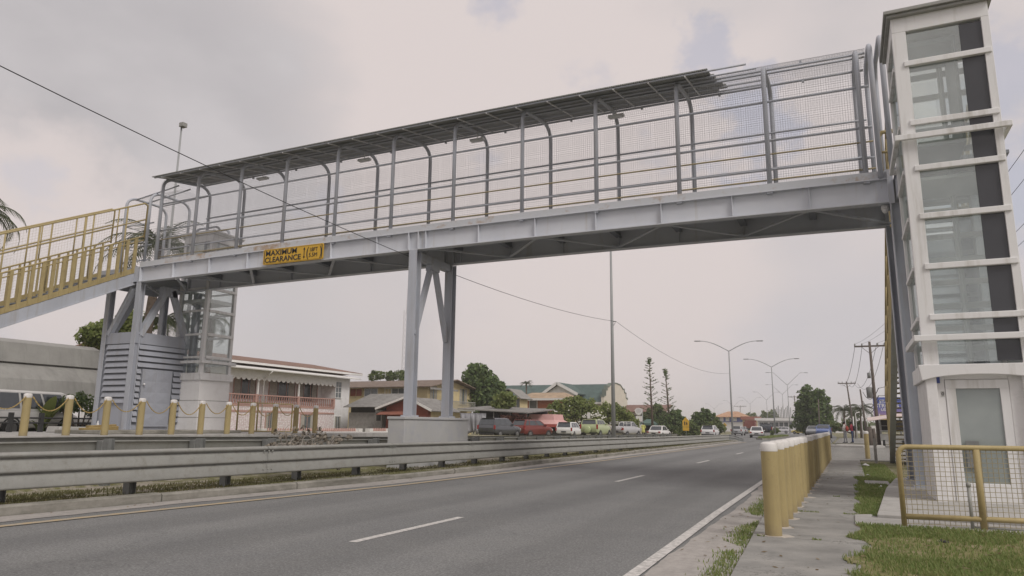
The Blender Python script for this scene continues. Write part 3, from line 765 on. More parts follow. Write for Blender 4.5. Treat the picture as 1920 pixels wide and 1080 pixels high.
# ---------------------------------------------------------------- louvred plant rooms
M_SHADOW = paint('louvre_shade', (.15, .16, .18), .8, .1, 2)
def louvre_room(loc, x0, x1, y0, y1, z0, z1, label, door=True):
    T = thing('plant_room', label, 'plant room', loc)
    b = MB(); b.box(x0 + .03, x1 - .03, y0 + .03, y1 - .03, z0, z1 - .02); b.build('wall', M_HUT, T)
    b = MB(); b.box(x0 - .01, x1 + .01, y0 - .01, y1 + .01, z1 - .42, z1); b.build('head_panel', M_HUT, T)
    nl = 12; hh = (z1 - .46 - z0 - 1.05) / nl * 1.0
    def blades(kind, a0, a1, zA, zB, nm='louvre'):
        z = zB; b = MB()
        while z > zA + .1:
            # a pressed slat: flat band with a deep shadow gap under its lower lip
            if kind == 'y-': v = [(a0, y0 + .005, z), (a1, y0 + .005, z), (a1, y0 - .05, z - .160), (a0, y0 - .05, z - .160)]
            else: v = [(x1 - .005, a0, z), (x1 - .005, a1, z), (x1 + .05, a1, z - .160), (x1 + .05, a0, z - .160)]
            b.slab(*v, .012 if kind == 'y-' else -.012); z -= .222
        b.build('louvre', M_HUT, T)
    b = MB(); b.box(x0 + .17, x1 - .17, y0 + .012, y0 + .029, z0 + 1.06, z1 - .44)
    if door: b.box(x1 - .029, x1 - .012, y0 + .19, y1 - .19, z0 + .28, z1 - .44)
    b.build('louvre_gap_shade', M_SHADOW, T)  # dark sheet on the wall, painting the shade seen between slats
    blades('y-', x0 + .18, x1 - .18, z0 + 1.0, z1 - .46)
    if door:
        dy0, dy1 = y0 + .44, y1 - .70; dz1 = z1 - 1.35
        blades('x+', y0 + .2, y1 - .2, dz1 + .1, z1 - .46)
        blades('x+', y0 + .2, dy0 - .06, z0 + .3, dz1 - .02); blades('x+', dy1 + .06, y1 - .2, z0 + .3, dz1 - .02)
        b = MB(); b.box(x1 - .02, x1 + .045, dy0, dy1, z0 + .2, dz1)
        for i in range(2):
            for j in range(5):
                ya, yb_ = dy0 + .04 + i * (dy1 - dy0 - .08) / 2, dy0 + .04 + (i + 1) * (dy1 - dy0 - .08) / 2
                za, zb_ = z0 + .25 + j * (dz1 - z0 - .3) / 5, z0 + .25 + (j + 1) * (dz1 - z0 - .3) / 5
                cx = (x1 + .062, (ya + yb_) / 2, (za + zb_) / 2); q = [(x1 + .0455, ya, za), (x1 + .0455, yb_, za), (x1 + .0455, yb_, zb_), (x1 + .0455, ya, zb_)]
                b.add(q + [cx], [(0, 1, 4), (1, 2, 4), (2, 3, 4), (3, 0, 4)])
        d = b.build('door', M_HUT, T)
        b = MB(); b.tube([(x1 + .04, dy0 + .06, z0 + 1.75), (x1 + .11, dy0 + .06, z0 + 1.75)], .02, 8); b.ball((x1 + .12, dy0 + .06, z0 + 1.75), .04, .04, .04); b.build('knob', M_WHITE, d)
    return T
louvre_room((-24.7, 19.4, .95), -25.5, -23.86, 18.14, 20.6, .95, 4.62, 'grey louvred plant room with a panelled door under the left end of the footbridge')
louvre_room((2.25, 19.3, .12), 1.62, 2.8, 18.4, 20.2, .12, 5.6, 'grey louvred plant room half hidden behind the glass lift tower', door=False)
# ---------------------------------------------------------------- glass lifts
s = NT('lift_glass')
tr = s.n('ShaderNodeBsdfTransparent'); tr.inputs['Color'].default_value = (.93, .955, .945, 1)
df = s.n('ShaderNodeBsdfDiffuse'); df.inputs['Color'].default_value = (.74, .78, .765, 1)
gl = s.n('ShaderNodeBsdfGlossy'); gl.inputs['Roughness'].default_value = .03; gl.inputs['Color'].default_value = (.9, .95, .95, 1)
mx0 = s.n('ShaderNodeMixShader'); d_ = s.ramp(s.noise(1.3, 5, .6), [(.3, (.04,) * 3), (.7, (.15,) * 3)]); s.l(d_, mx0.inputs['Fac']); s.l(tr.outputs[0], mx0.inputs[1]); s.l(df.outputs[0], mx0.inputs[2])
lw = s.n('ShaderNodeLayerWeight'); lw.inputs['Blend'].default_value = .3
fr_ = s.n('ShaderNodeMapRange'); fr_.inputs['To Min'].default_value = .13; fr_.inputs['To Max'].default_value = .45; s.l(lw.outputs['Facing'], fr_.inputs['Value'])
mx = s.n('ShaderNodeMixShader'); s.l(fr_.outputs[0], mx.inputs['Fac']); s.l(mx0.outputs[0], mx.inputs[1]); s.l(gl.outputs[0], mx.inputs[2]); s.l(mx.outputs[0], s.out.inputs['Surface'])
M_GLASS = s.m
s = NT('door_glass'); c = s.ramp(s.noise(.8, 4), [(.3, (.23, .26, .255)), (.7, (.33, .36, .35))]); s.bsdf(c, .08, 0, None, .6); M_DOORG = s.m
def glass(name, lo, hi, refl):
    s = NT(name); tr = s.n('ShaderNodeBsdfTransparent'); tr.inputs['Color'].default_value = (.95, .97, .965, 1)
    df = s.n('ShaderNodeBsdfDiffuse'); df.inputs['Color'].default_value = (.74, .78, .765, 1); gl = s.n('ShaderNodeBsdfGlossy'); gl.inputs['Roughness'].default_value = .03
    m0 = s.n('ShaderNodeMixShader'); s.l(s.ramp(s.noise(1.3, 5, .6), [(.3, (lo,) * 3), (.7, (hi,) * 3)]), m0.inputs['Fac']); s.l(tr.outputs[0], m0.inputs[1]); s.l(df.outputs[0], m0.inputs[2])
    lw = s.n('ShaderNodeLayerWeight'); lw.inputs['Blend'].default_value = .3; mr = s.n('ShaderNodeMapRange'); mr.inputs['To Min'].default_value = refl; mr.inputs['To Max'].default_value = .4; s.l(lw.outputs['Facing'], mr.inputs['Value'])
    m1 = s.n('ShaderNodeMixShader'); s.l(mr.outputs['Result'], m1.inputs['Fac']); s.l(m0.outputs[0], m1.inputs[1]); s.l(gl.outputs[0], m1.inputs[2]); s.l(m1.outputs[0], s.out.inputs['Surface']); return s.m
M_GLASS_C = glass('clear_lift_glass', .015, .06, .06)
M_WHITE_L = paint('bright_white_panel', (.82, .81, .80), .6, .03, 1.0, dirt=(.5, .48, .44), dirt_amt=.3)
M_DARKP = paint('dark_panel', (.055, .057, .064), .25, .12, .7, spec=.5)
M_SHAFT = paint('shaft_lining', (.64, .66, .65), .5, .05, .8)
def lift(loc, rz, label, z0, zt, levels, ledges, zc, w, d, door, dark, cabin=0):
    # local frame: x 0..w along the front, y 0..d deep, front at y=0; z absolute
    T = thing('lift_tower', label, 'lift tower', loc, rz, 'glass lift towers of the footbridge')
    GL = M_GLASS_C if cabin else M_GLASS; WALL = M_WHITE_L if cabin else M_WHITE2
    for (x, y, nm) in ((0, 0, 'post'), (w - .13, 0, 'post'), (0, d - .15, 'post'), (w - .13, d - .15, 'post')):
        b = MB(); ww = .24 if (x == 0 and y == 0 and not cabin) else .13
        b.box(x, x + ww, y, y + .15, zc, zt - .42); b.build(nm, M_WHITE, T, local=True, bevel=.006)
    # solid base, door wall under an arched canopy
    b = MB()
    b.box(0.002, .10, .16, d - .002, z0, zc); b.box(w - .10, w - .002, .16, d - .002, z0, zc); b.box(.10, w - .10, d - .1, d - .002, z0, zc)
    if door:
        dx0, dx1, dz1 = .30, 1.26, z0 + 2.02
        b.box(.10, dx0, .10, .2, z0, zc); b.box(dx1, w - .10, .10, .2, z0, zc); b.box(dx0, dx1, .10, .2, dz1 + .1, zc)
        b.box(0, .17, -.02, .16, z0, zc); b.box(w - .17, w, -.02, .16, z0, zc)
    else: b.box(.0, w, 0, .16, z0, zc)
    base = b.build('base', WALL, T, local=True, bevel=.008)
    if not door:
        b = MB()
        for z in (z0 + .55, z0 + 1.2): b.box(-.004, w + .004, -.006, .0, z, z + .025); b.box(-.006, -.0, .0, d, z, z + .025)
        b.build('joint_strip', M_CONC, T, local=True)
    else:
        b = MB(); b.box(dx0 + .004, dx0 + .16, .085, .16, z0 + .003, dz1 + .02); b.box(dx1 - .14, dx1 - .004, .085, .16, z0 + .003, dz1 + .02); b.box(dx0 + .004, dx1 - .004, .080, .16, dz1 - .06, dz1 + .095); b.box(dx0 + .16, dx1 - .14, .09, .16, z0 + .003, z0 + .34)
        dr = b.build('door', M_WHITE, T, local=True, bevel=.008)
        b = MB(); b.box(dx0 + .16, dx1 - .14, .115, .13, z0 + .34, dz1 - .06); b.build('pane', M_DOORG, dr, local=True)
        b = MB(); b.box(dx0 + .22, dx0 + .42, .06, .088, z0 + .60, z0 + 1.05); b.build('latch_box', M_GALVD, dr, local=True)
        b = MB(); b.box(dx0 - .07, dx0 - .015, .092, .098, z0 + 1.82, z0 + 1.92); b.build('floor_plate', paint('plate_grey', (.5, .5, .48), .5), T, local=True)
        text_mesh('0', .085, rootm(T) @ (Matrix.Translation((dx0 - .064, .088, z0 + 1.842)) @ Matrix.Rotation(R(90), 4, 'X')), M_INK, 'lettering', T)
        b = MB(); b.box(.175, .23, .075, .099, z0 + 2.06, z0 + 2.18); b.build('blue_plate', paint('plate_blue', (.08, .11, .32), .5), T, local=True)
    # canopy: a curved white hood over the base
    b = MB(); prof = []
    for k in range(9):
        a = k / 8; prof.append((-.06 + (w + .12) * a, zc - .22 + .10 * math.sin(math.pi * a) ** .6 * (1 if door else 0)))
    poly = [(-.10, zc + .06), (w + .10, zc + .06)] + list(reversed(prof)); b.prism(poly, 'y', -.09, -.022)
    b.box(-.10, w + .10, -.022, .0, zc - .02, zc + .06); b.box(-.06, -.002, .0, d, zc - .22, zc + .06); b.box(w + .002, w + .06, .0, d, zc - .22, zc + .06)
    b.build('canopy', M_WHITE, T, local=True, bevel=.01)
    # cross bars, ledges
    for z in levels:
        b = MB(); b.box(.16, w - .02, -.035, .06, z - .055, z + .055); b.box(.02, w - .02, d - .06, d + .03, z - .055, z + .055); b.box(-.03, .05, .16, d - .16, z - .04, z + .04); b.box(w - .05, w + .03, .16, d - .16, z - .04, z + .04)
        b.build('cross_bar', M_WHITE, T, local=True, bevel=.012)
    for z in ledges:
        b = MB(); b.box(-.13, w + .13, -.14, -.06, z - .06, z + .05); b.box(-.13, w + .13, d + .06, d + .14, z - .06, z + .05); b.box(-.13, -.05, -.058, d + .058, z - .06, z + .05); b.box(w + .05, w + .13, -.058, d + .058, z - .06, z + .05)
        b.build('ledge', M_WHITE, T, local=True, bevel=.012)
    # glass, one pane per bay and face
    zz = sorted([zc + .06] + list(levels) + [zt - .42])
    for za, zb in zip(zz, zz[1:]):
        b = MB(); b.box(.24, w - .13 - dark, .05, .062, za + .05, zb - .05); b.build('pane', GL, T, local=True)
        b = MB(); b.box(.05, .062, .15, d - .15, za + .05, zb - .05); b.build('pane', GL, T, local=True)
        b = MB(); b.box(.13, w - .13, d - .062, d - .05, za + .05, zb - .05); b.build('pane', GL, T, local=True)
        if dark:
            b = MB(); b.box(w - .13 - dark + .003, w - .133, .045, .075, za + .056, zb - .056); b.build('dark_panel', M_DARKP, T, local=True)
        else:
            b = MB(); b.box(w - .062, w - .05, .15, d - .15, za + .05, zb - .05); b.build('pane', GL, T, local=True)
    if dark:
        b = MB(); b.box(w - .075, w - .055, .16, d - .16, zc + .06, zt - .42); b.build('side_lining', M_SHAFT, T, local=True)
    # head band and roof
    b = MB(); b.box(0, w, 0, d, zt - .42, zt - .06); b.build('head', M_WHITE, T, local=True, bevel=.01)
    b = MB(); b.box(-.12, w + .10, -.14, d + .12, zt - .058, zt + .015); b.box(-.07, w + .06, -.09, d + .08, zt - .12, zt - .0585); b.build('roof', M_GALV if not cabin else M_WHITE, T, local=True, bevel=.01)
    # guide rails and the car
    for x in (.32, w - dark - .35):
        b = MB(); b.box(x, x + .09, d - .24, d - .13, zc, zt - .5); b.box(x + .03, x + .06, d - .30, d - .24, zc, zt - .5); b.build('guide_rail', M_SHAFT, T, local=True)
    for z in levels:
        b = MB(); b.box(.14, w - .14, d - .15, d - .10, z + .38, z + .50); b.build('shaft_beam', M_SHAFT, T, local=True)
    if not cabin:
        b = MB(); b.box(.3, w - dark - .16, .35, d - .34, zt - 2.72, zt - 2.6); b.box(.3, w - dark - .16, .35, d - .34, zt - .62, zt - .5); b.box(w - dark - .22, w - dark - .16, .35, d - .34, zt - 2.6, zt - .62)
        b.build('lift_car', paint('car_grey', (.20, .23, .23), .4), T, local=True, bevel=.01)
        b = MB(); b.box(.26, w - .2, .3, d - .2, zt - 3.4, zt - 3.34); b.build('shaft_beam', M_SHAFT, T, local=True)
    else:
        b = MB(); b.box(.12, w - .12, .12, d - .12, zt - 2.9, zt - 2.75); b.box(.12, w - .12, .10, d - .12, zt - 1.6, zt - .43); b.build('lift_car', WALL, T, local=True)
    return T
lift((1.3, 14.85, 0), 0, 'tall white glass lift tower with dark strip and arched canopy behind the mesh gate', .10, 9.42,
     (3.34, 4.28, 5.24, 6.18, 7.09, 8.31), (2.96, 6.79), 2.42, 1.62, 1.85, True, .36)
lift((-22.8, 20.35, 0), R(90), 'white glass lift tower behind the grey louvred room and footbridge', .95, 8.95,
     (3.85, 4.75, 5.7, 6.6, 7.5), (3.66,), 3.17, 1.50, 1.6, False, 0, 1)

# ---------------------------------------------------------------- guard rails (three-wave beam)
WAVE = [(d, .27 - .54 * f) for d, f in ((0, 0), (.04, .004), (.072, .03), (.084, .07), (.080, .11), (.055, .135), (.02, .15), (.012, .165), (.012, .18), (.032, .195), (.050, .25), (.066, .36), (.080, .48), (.084, .525), (.072, .545), (.03, .56), (.012, .572), (.012, .588), (.032, .603), (.050, .66), (.066, .78), (.082, .93), (.082, .965), (.06, .99), (.03, 1))]
def guard_rail(label, path, side, post_y, end=False, zoff=lambda y: 0., mat=M_GALV):
    T = thing('guard_rail', label, 'guard rail', (path[0][1], path[0][0] + 20, 0))
    X = lambda y: lerp(path, y)
    y0, y1 = path[0][0], path[-1][0]
    n = int((y1 - y0) / 1.0); ysl = [y0 + (y1 - y0) * i / n for i in range(n + 1)]
    b = MB(); k = len(WAVE); v = []
    ctr = .60
    for y in ysl:
        for dx, z in WAVE: v.append((X(y) + side * dx, y, ctr + z + zoff(y)))
        for dx, z in reversed(WAVE): v.append((X(y) + side * (dx - .006), y, ctr + z + zoff(y)))
    kk = 2 * k
    b.add(v, [(i * kk + j, i * kk + (j + 1) % kk, (i + 1) * kk + (j + 1) % kk, (i + 1) * kk + j) for i in range(n) for j in range(kk)], True)
    b.build('beam', mat, T, bevel=0)
    # lap joints of the beam lengths
    y = 11.4 if side > 0 else 10.6
    while y < y1:
        b = MB(); v = []
        for yy in (y, y + .02):
            for dx, z in WAVE: v.append((X(yy) + side * (dx + .008), yy, ctr + z * 1.005 + zoff(yy)))
            for dx, z in reversed(WAVE): v.append((X(yy) + side * (dx + .001), yy, ctr + z * 1.005 + zoff(yy)))
        b.add(v, [(j, (j + 1) % kk, kk + (j + 1) % kk, kk + j) for j in range(kk)] , True)
        for yy in (y - .1, y + .12, y + .02):
            for z in (.18, 0, -.18):
                b.ball((X(yy) + side * .078, yy, ctr + z + zoff(yy)), .012, .02, .02, 8, 5)
        b.build('splice', mat, T); y += 4.2
    for y in post_y:
        b = MB(); zo = zoff(y); x = X(y) - side * .26
        b.box(x - .075, x + .075, y - .07, y - .062, -.1, ctr + .24 + zo); b.box(x - .075, x + .075, y + .062, y + .07, -.1, ctr + .24 + zo); b.box(x - .005, x + .005, y - .062, y + .062, -.1, ctr + .24 + zo)
        p = b.build('post', M_GALVD, T)
        b = MB(); x = X(y) - side * .092; b.box(x - .085, x + .085, y - .08, y + .08, ctr - .2 + zo, ctr + .2 + zo); b.build('spacer_block', M_GALVD, p, bevel=.01)
        b = MB(); b.ball((X(y) + side * .02, y, ctr + .09 + zo), .015, .03, .022, 8, 5); b.ball((X(y) + side * .02, y, ctr - .09 + zo), .015, .03, .022, 8, 5); b.build('bolt', M_GALVD, T)
    if end:
        b = MB(); v = []; pts = [(0, 0, 0, 1), (.35, .9, -.06, 1), (.75, 1.6, -.22, .85), (1.05, 2.1, -.30, .55), (1.0, 2.5, -.38, .3)]
        for ox, oy, oz, s_ in pts:
            for dx, z in WAVE: v.append((X(y1) + side * dx * s_ + ox, y1 + oy, ctr + z * s_ + oz + zoff(y1)))
            for dx, z in reversed(WAVE): v.append((X(y1) + side * dx * s_ + ox - .012, y1 + oy, ctr + z * s_ + oz + zoff(y1)))
        b.add(v, [(i * kk + j, i * kk + (j + 1) % kk, (i + 1) * kk + (j + 1) % kk, (i + 1) * kk + j) for i in range(len(pts) - 1) for j in range(kk)], True)
        b.build('bent_end', M_GALVD, T)
    return T
near_z = lambda y: lerp([(0, .02), (14, 0), (23, -.04), (41, -.13), (72, -.22)], y)
guard_rail('long galvanised three-wave guard rail beside the near traffic lanes, its far end bent', [(-8, -11.75), (3, -11.5), (6.6, -11.22), (8.5, -11.0), (11.2, -10.78), (15, -10.62), (23, -10.55), (71, -10.40)], 1,
           [2.9, 4.8, 6.75, 8.75, 10.7, 12.6, 14.6, 16.6] + [18.6 + 2.0 * i for i in range(27)], True, near_z)
guard_rail('galvanised guard rail along the far traffic lanes seen from behind the spacer posts', [(-8, -13.3), (36, -13.3), (62, -13.2)], -1,
           [7.6 + .0 + 2.2 * i - .2 for i in range(-4, 24)], False, lambda y: lerp([(0, .17), (10, .17), (20, .06), (60, -.1)], y), M_GALV)

# ---------------------------------------------------------------- bollards and chains
M_CAP = paint('cap_white', (.66, .64, .62), .6, .06, 3, dirt=(.40, .37, .32), dirt_amt=.7)
def bollard(label, loc, group, r=.10, h=1.115):
    T = thing('bollard', label, 'bollard', loc, 0, group)
    M = loc
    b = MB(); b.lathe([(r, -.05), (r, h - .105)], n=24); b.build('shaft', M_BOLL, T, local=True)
    b = MB(); b.lathe([(r + .0015, h - .106), (r + .0025, h - .10), (r + .0025, h - .022), (r - .006, h - .008), (r * .6, h + .008), (0.001, h + .012)], n=24); b.build('cap', M_CAP, T, local=True)
    return T
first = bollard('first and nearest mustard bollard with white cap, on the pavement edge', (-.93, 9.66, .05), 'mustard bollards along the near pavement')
b = MB(); b.prism([(-.16, -.10), (.12, -.14), (.24, -.02), (.16, .13), (-.08, .12), (-.19, .03)], 'z', .0, .008); b.build('mortar_patch', paint('mortar', (.46, .42, .37), .9, .12, 6), first, local=True)
rbl = random.Random(2)
for i in range(1, 27):
    cpy = dup(first, (-.93 + .07 * i / 26 + rbl.uniform(-.008, .008), 9.66 + .913 * i, .05), rbl.uniform(0, 6), f'{ORD[i]} mustard bollard from the near end of the pavement row' if i < 26 else 'farthest mustard bollard of the pavement row beside the driveway'); cpy.rotation_euler = (rbl.gauss(0, .007), rbl.gauss(0, .007), rbl.uniform(0, 6))
o = bollard('lone mustard bollard with a rusty foot beside the dark tree stump', (.66, 36.4, .02), 'mustard bollards along the near pavement', .1, 1.2)
lb = None
for i in range(-3, 11):
    y = 12.2 + 1.168 * i
    lab = f'{ORD[i]} visible mustard bollard from the left end of the chained row' if i >= 0 else 'mustard bollard of the chained row nearest the camera'
    if lb is None: lb = bollard(lab, (-20, y, .93), 'chained mustard bollards on the far walkway')
    else: dup(lb, (-20, y, .93), 0, lab)
M_CHAIN = paint('chain_mustard', (.40, .29, .11), .6, .2, 20)
def chain(label, a, b_, sag, group):
    b = MB(); a = Vector(a); b_ = Vector(b_); n = 26; p = []
    for k in range(n + 1):
        t_ = k / n; q = a.lerp(b_, t_); q.z -= sag * 4 * t_ * (1 - t_); p.append(q - a)
    for k in range(n):            # alternate links turned a quarter
        c = p[k]; d = p[k + 1]; ext = (d - c) * .14
        b.bar(c - ext, d + ext, .030 if k % 2 else .012, .012 if k % 2 else .030)
    o = b.build('chain', M_CHAIN, loc=(0, 0, 0)); o.location = a; return tag(o, label, 'chain', group)
for i in range(-2, 10):
    y = 12.2 + 1.168 * i
    chain(f'sagging mustard chain right of the {ORD[i]} bollard from the left' if i >= 0 else 'sagging mustard chain nearest the left frame edge',
          (-19.93, y + .1, 1.96), (-19.93, y + 1.068, 1.96), .36 + .03 * math.sin(i * 2.1), 'chains of the far walkway')

# ---------------------------------------------------------------- mustard mesh gate, right foreground
G = thing('mesh_gate', 'mustard tube-framed wire mesh gate in front of the white lift tower', 'gate', (.58, 11.28, .07))
gx = lambda t_: (.58 + t_ * math.cos(.14), 11.28 + t_ * math.sin(.14))
def gp_(t_, z): x, y = gx(t_); return (x, y, z)
b = MB(); p = [gp_(0, .06), gp_(0, 1.0)] + [gp_(.11 - .11 * math.cos(k * math.pi / 10), 1.0 + .11 * math.sin(k * math.pi / 10)) for k in range(1, 6)] + [gp_(2.4, 1.11)]
b.tube(p, .034, 12); b.build('frame', M_MUST, G)
b = MB(); b.tube([gp_(.02, .20), gp_(2.4, .20)], .034, 12); b.build('bottom_rail', M_MUST, G)
b = MB(); b.tube([gp_(.93, .06), gp_(.93, 1.09)], .042, 12); b.build('mid_post', M_MUST, G)
b = MB(); ps = []
t_ = .05
while t_ < 2.38: ps.append([gp_(t_, .10), gp_(t_, 1.08)]); t_ += .062
z = .11
while z < 1.08: ps.append([gp_(.03, z), gp_(2.38, z)]); z += .062
for q in ps: b.tube(q, .0036, 4, cap=False)
b.build('wire_mesh', M_WIREY, G)
b = MB(); b.tube([gp_(.80, .08), gp_(.80, .60)], .022, 8); b.ball(gp_(.80, .63), .032, .032, .04); b.tube([gp_(.82, .10), gp_(2.4, .06)], .014, 6); b.build('drop_bolt', M_GALV, G)
b = MB(); b.box(gx(1.62)[0] - .02, gx(1.62)[0] + .02, gx(1.62)[1] - .06, gx(1.62)[1] - .045, .27, .30); b.bar((gx(1.62)[0], gx(1.62)[1] - .055, .28), (gx(1.65)[0] + .02, gx(1.65)[1] - .055, .17), .018, .01); b.build('tie_tag', M_WHITE, G)
# wire-mesh side gate far left by the lift
G2 = thing('mesh_gate', 'low mustard wire gate beside the far lift tower', 'gate', (-22.6, 22.2, .93))
b = MB(); b.tube([(-22.6, 22.2, .95), (-22.6, 22.2, 2.15), (-22.6, 25.4, 2.15), (-22.6, 25.4, .95), (-22.6, 22.2, 1.0)], .035, 8); b.tube([(-22.6, 23.3, .95), (-22.6, 23.3, 2.15)], .03, 8); b.tube([(-22.6, 24.4, .95), (-22.6, 24.4, 2.15)], .03, 8); b.build('frame', M_MUST, G2)
b = MB(); ps = [[(-22.6, 22.25 + .1 * i, 1.0), (-22.6, 22.25 + .1 * i, 2.12)] for i in range(32)] + [[(-22.6, 22.2, 1.05 + .1 * i), (-22.6, 25.4, 1.05 + .1 * i)] for i in range(11)]
wire_panel(b, ps, .003); b.build('wire_mesh', M_WIREY, G2)
# ---------------------------------------------------------------- lamp posts, poles, cables
def at_depth(u, D, v=800):
    d = ray(u, v); return Vector((0, 0, CAM_H)) + d * (D / FPX)
def lamp_mesh(h, arm=3.1, rise=1.15, r0=.11, r1=.06, straight=False):
    T = thing('street_lamp', 'x', 'street lamp', (0, 0, 0), 0, 'double-arm street lamps along the central reservation')
    b = MB(); b.tube([(0, 0, 0), (0, 0, h * .52), (0, 0, h)], [r0, (r0 + r1) / 2, r1], 10); b.box(-.2, .2, -.2, .2, 0, .35); b.build('pole', M_POLE, T, local=True)
    for s_ in (-1, 1):
        b = MB(); pts = []
        for k in range(9):
            a = k / 8; z = h - .05 + (rise * math.sin(a * math.pi / 2) if not straight else rise * 1.9 * min(a / .75, 1) * (1 if a < .75 else 1.0))
            pts.append((s_ * arm * a, 0, z))
        b.tube(pts, [.045] * 5 + [.035] * 4, 7); a_ = b.build('arm', M_POLE, T, local=True)
        b = MB(); zt = pts[-1][2]; b.box(s_ * arm - .05 if s_ > 0 else -arm - .62, s_ * arm + .62 if s_ > 0 else -arm + .05, -.13, .13, zt - .05, zt + .04); b.build('lamp_head', M_GALVD, a_, local=True, bevel=.02)
    return T
L1 = lamp_mesh(9.6); p = Vector((-11.6, 82.5, .1)); L1.location = p; L1.rotation_euler = (0, 0, R(18))
L1['label'] = 'tallest-looking double-arm street lamp with curved arms, standing nearest beyond the bent guard rail end'
L2 = dup(L1, (-9.35, 107, .15), R(12), 'second double-arm street lamp with curved arms, on the grassy median island')
L3 = lamp_mesh(10.0, 3.6, 1.35, straight=True)
L3.rotation_euler = (0, 0, R(20)); q = at_depth(1481, 146); L3.location = (q.x, q.y, .0); L3['label'] = 'double-arm street lamp with straight raised arms just left of the big dark trees'
for u, D, lab in ((1470.5, 188, 'straight-armed street lamp half overlapped by a nearer lamp, left of the dark trees'), (1440, 228, 'small distant straight-armed lamp over the long white building'), (1408.5, 270, 'small distant straight-armed lamp above the red tipper truck'),
                  (1377, 305, 'faint distant lamp partly behind the nearest double-arm lamp post'), (1340.5, 350, 'faintest distant lamp above the blue house with an orange roof')):
    q = at_depth(u, D); dup(L3, (q.x, q.y, 0), R(20), lab)
# tall single pole on a block in the reservation
T = thing('street_lamp', 'tall plain grey lamp pole on a concrete block between the guard rails', 'street lamp', (-12.2, 40.2, .1))
b = MB(); b.tube([(-12.2, 40.2, .5), (-12.2, 40.2, 5.8), (-12.2, 40.2, 12.6)], [.125, .095, .06], 12); b.build('pole', M_POLE, T)
b = MB(); b.box(-12.75, -11.65, 39.75, 40.65, .0, .52); b.build('base_block', M_CONC, T, bevel=.02)
b = MB(); b.tube([(-12.2, 40.2, 7.35), (-11.95, 40.2, 7.35)], .025, 6); b.tube([(-12.2, 40.2, 7.0), (-11.98, 40.2, 7.3)], .015, 6); b.build('cable_hook', M_GALVD, T)
# floodlight mast behind the walkway
pm = atX(331, 330, -27.5); T = thing('street_lamp', 'slim mast with a single square floodlight behind the left end of the footbridge', 'street lamp', (pm.x, pm.y, .6))
tz = atX(338, 236, -27.5)
b = MB(); b.tube([(pm.x, pm.y, .6), (pm.x, pm.y, 7), (pm.x, pm.y, tz.z)], [.07, .06, .04], 8); b.build('pole', M_POLE, T)
b = MB(); b.box(pm.x - .05, pm.x + .22, pm.y - .12, pm.y + .14, tz.z - .05, tz.z + .16); b.build('lamp_head', M_GALV, T, bevel=.02)
# overhead cable sagging through the view
M_CABLE = paint('cable_black', (.03, .03, .032), .6, .1, 3)
def cable(label, pts, sags, r, name='overhead_cable', group=None):
    b = MB(); P = []
    for (a, c), sg in zip(zip(pts, pts[1:]), sags):
        a = Vector(a); c = Vector(c)
        for k in range(24):
            t_ = k / 24; q_ = a.lerp(c, t_); q_.z -= sg * 4 * t_ * (1 - t_); P.append(q_)
    P.append(Vector(pts[-1])); o_ = P[0].copy()
    b.tube([q_ - o_ for q_ in P], r, 5, cap=False); o = b.build(name, M_CABLE, loc=(0, 0, 0)); o.location = o_
    return tag(o, label, 'cable', group)
cable('thick black cable sagging in front of the footbridge and on to the lamp poles', [(-12.2, -6, 8.3), (-11.95, 40.2, 7.35), (-11.6, 82.3, 7.2)], [1.34, .95], .010)
# utility poles on the right
def util_pole(label, x, y, h, lean=0., arms=((.3, 1.2),), r=.14):
    T = thing('utility_pole', label, 'utility pole', (x, y, 0), 0, 'timber utility poles along the right side')
    b = MB(); b.tube([(x, y, -.1), (x + lean * h / 2, y, h / 2), (x + lean * h, y, h)], [r, r * .85, r * .62], 9); b.build('pole', M_WOODP, T)
    for dz, w_ in arms:
        z = h - dz; b = MB(); xc = x + lean * z; b.bar((xc - w_, y, z), (xc + w_, y, z), .10, .12); b.bar((xc - w_ * .6, y, z), (xc, y, z - .6), .03, .03); b.bar((xc + w_ * .6, y, z), (xc, y, z - .6), .03, .03); a_ = b.build('cross_arm', M_WOODP, T)
        b = MB()
        for k in (-.95, -.5, .5, .95): b.lathe([(.03, .06), (.055, .1), (.05, .22), (.0, .25)], (xc + k * w_, y, z), 7)
        b.build('insulator', M_GALV, a_)
    return T
pa = atY(1649, 835, 62)
U1 = util_pole('tall timber utility pole with a cross-arm and transformer, in front of the blue billboard', pa.x, 62, atY(1646, 640, 62).z, -.012, ((.35, 1.1),))
b = MB(); z = atY(1641, 736, 62).z; b.lathe([(.0, -.42), (.2, -.4), (.22, .35), (.16, .42), (0, .45)], (pa.x - .38, 62, z), 12); b.build('transformer', M_GALVD, U1); b = MB(); b.lathe([(0, -.2), (.12, -.2), (.12, .22), (0, .24)], (pa.x - .32, 62, z + 1.3), 10); b.build('transformer', M_GALVD, U1)
for (u0, v0, u1, v1, D, lab, arms) in ((1602, 812, 1587, 714, 95, 'leaning utility pole with cross-arm left of the coconut palms', ((.25, 1.1),)), (1625, 815, 1613, 729, 80, 'leaning bare-topped utility pole between the palms and the billboard', ()),
                                 (1497, 808, 1488, 741, 150, 'thin utility pole just left of the dark trees', ((.3, 1.2),)), (1387, 800, 1387, 760, 240, 'small utility pole with cross-arm behind the red truck', ((.3, 2.0),)),
                                 (1515, 810, 1512, 765, 120, 'short pole against the left edge of the dark trees', ()), (1536, 808, 1534, 748, 110, 'weathered pole in the middle of the dark trees', ())):
    a = at_depth(u0, D); tp = at_depth(u1, D, v1); h = tp.z
    util_pole(lab, a.x, a.y, h, (tp.x - a.x) / h, arms, .13)
U1z = atY(1646, 640, 62).z
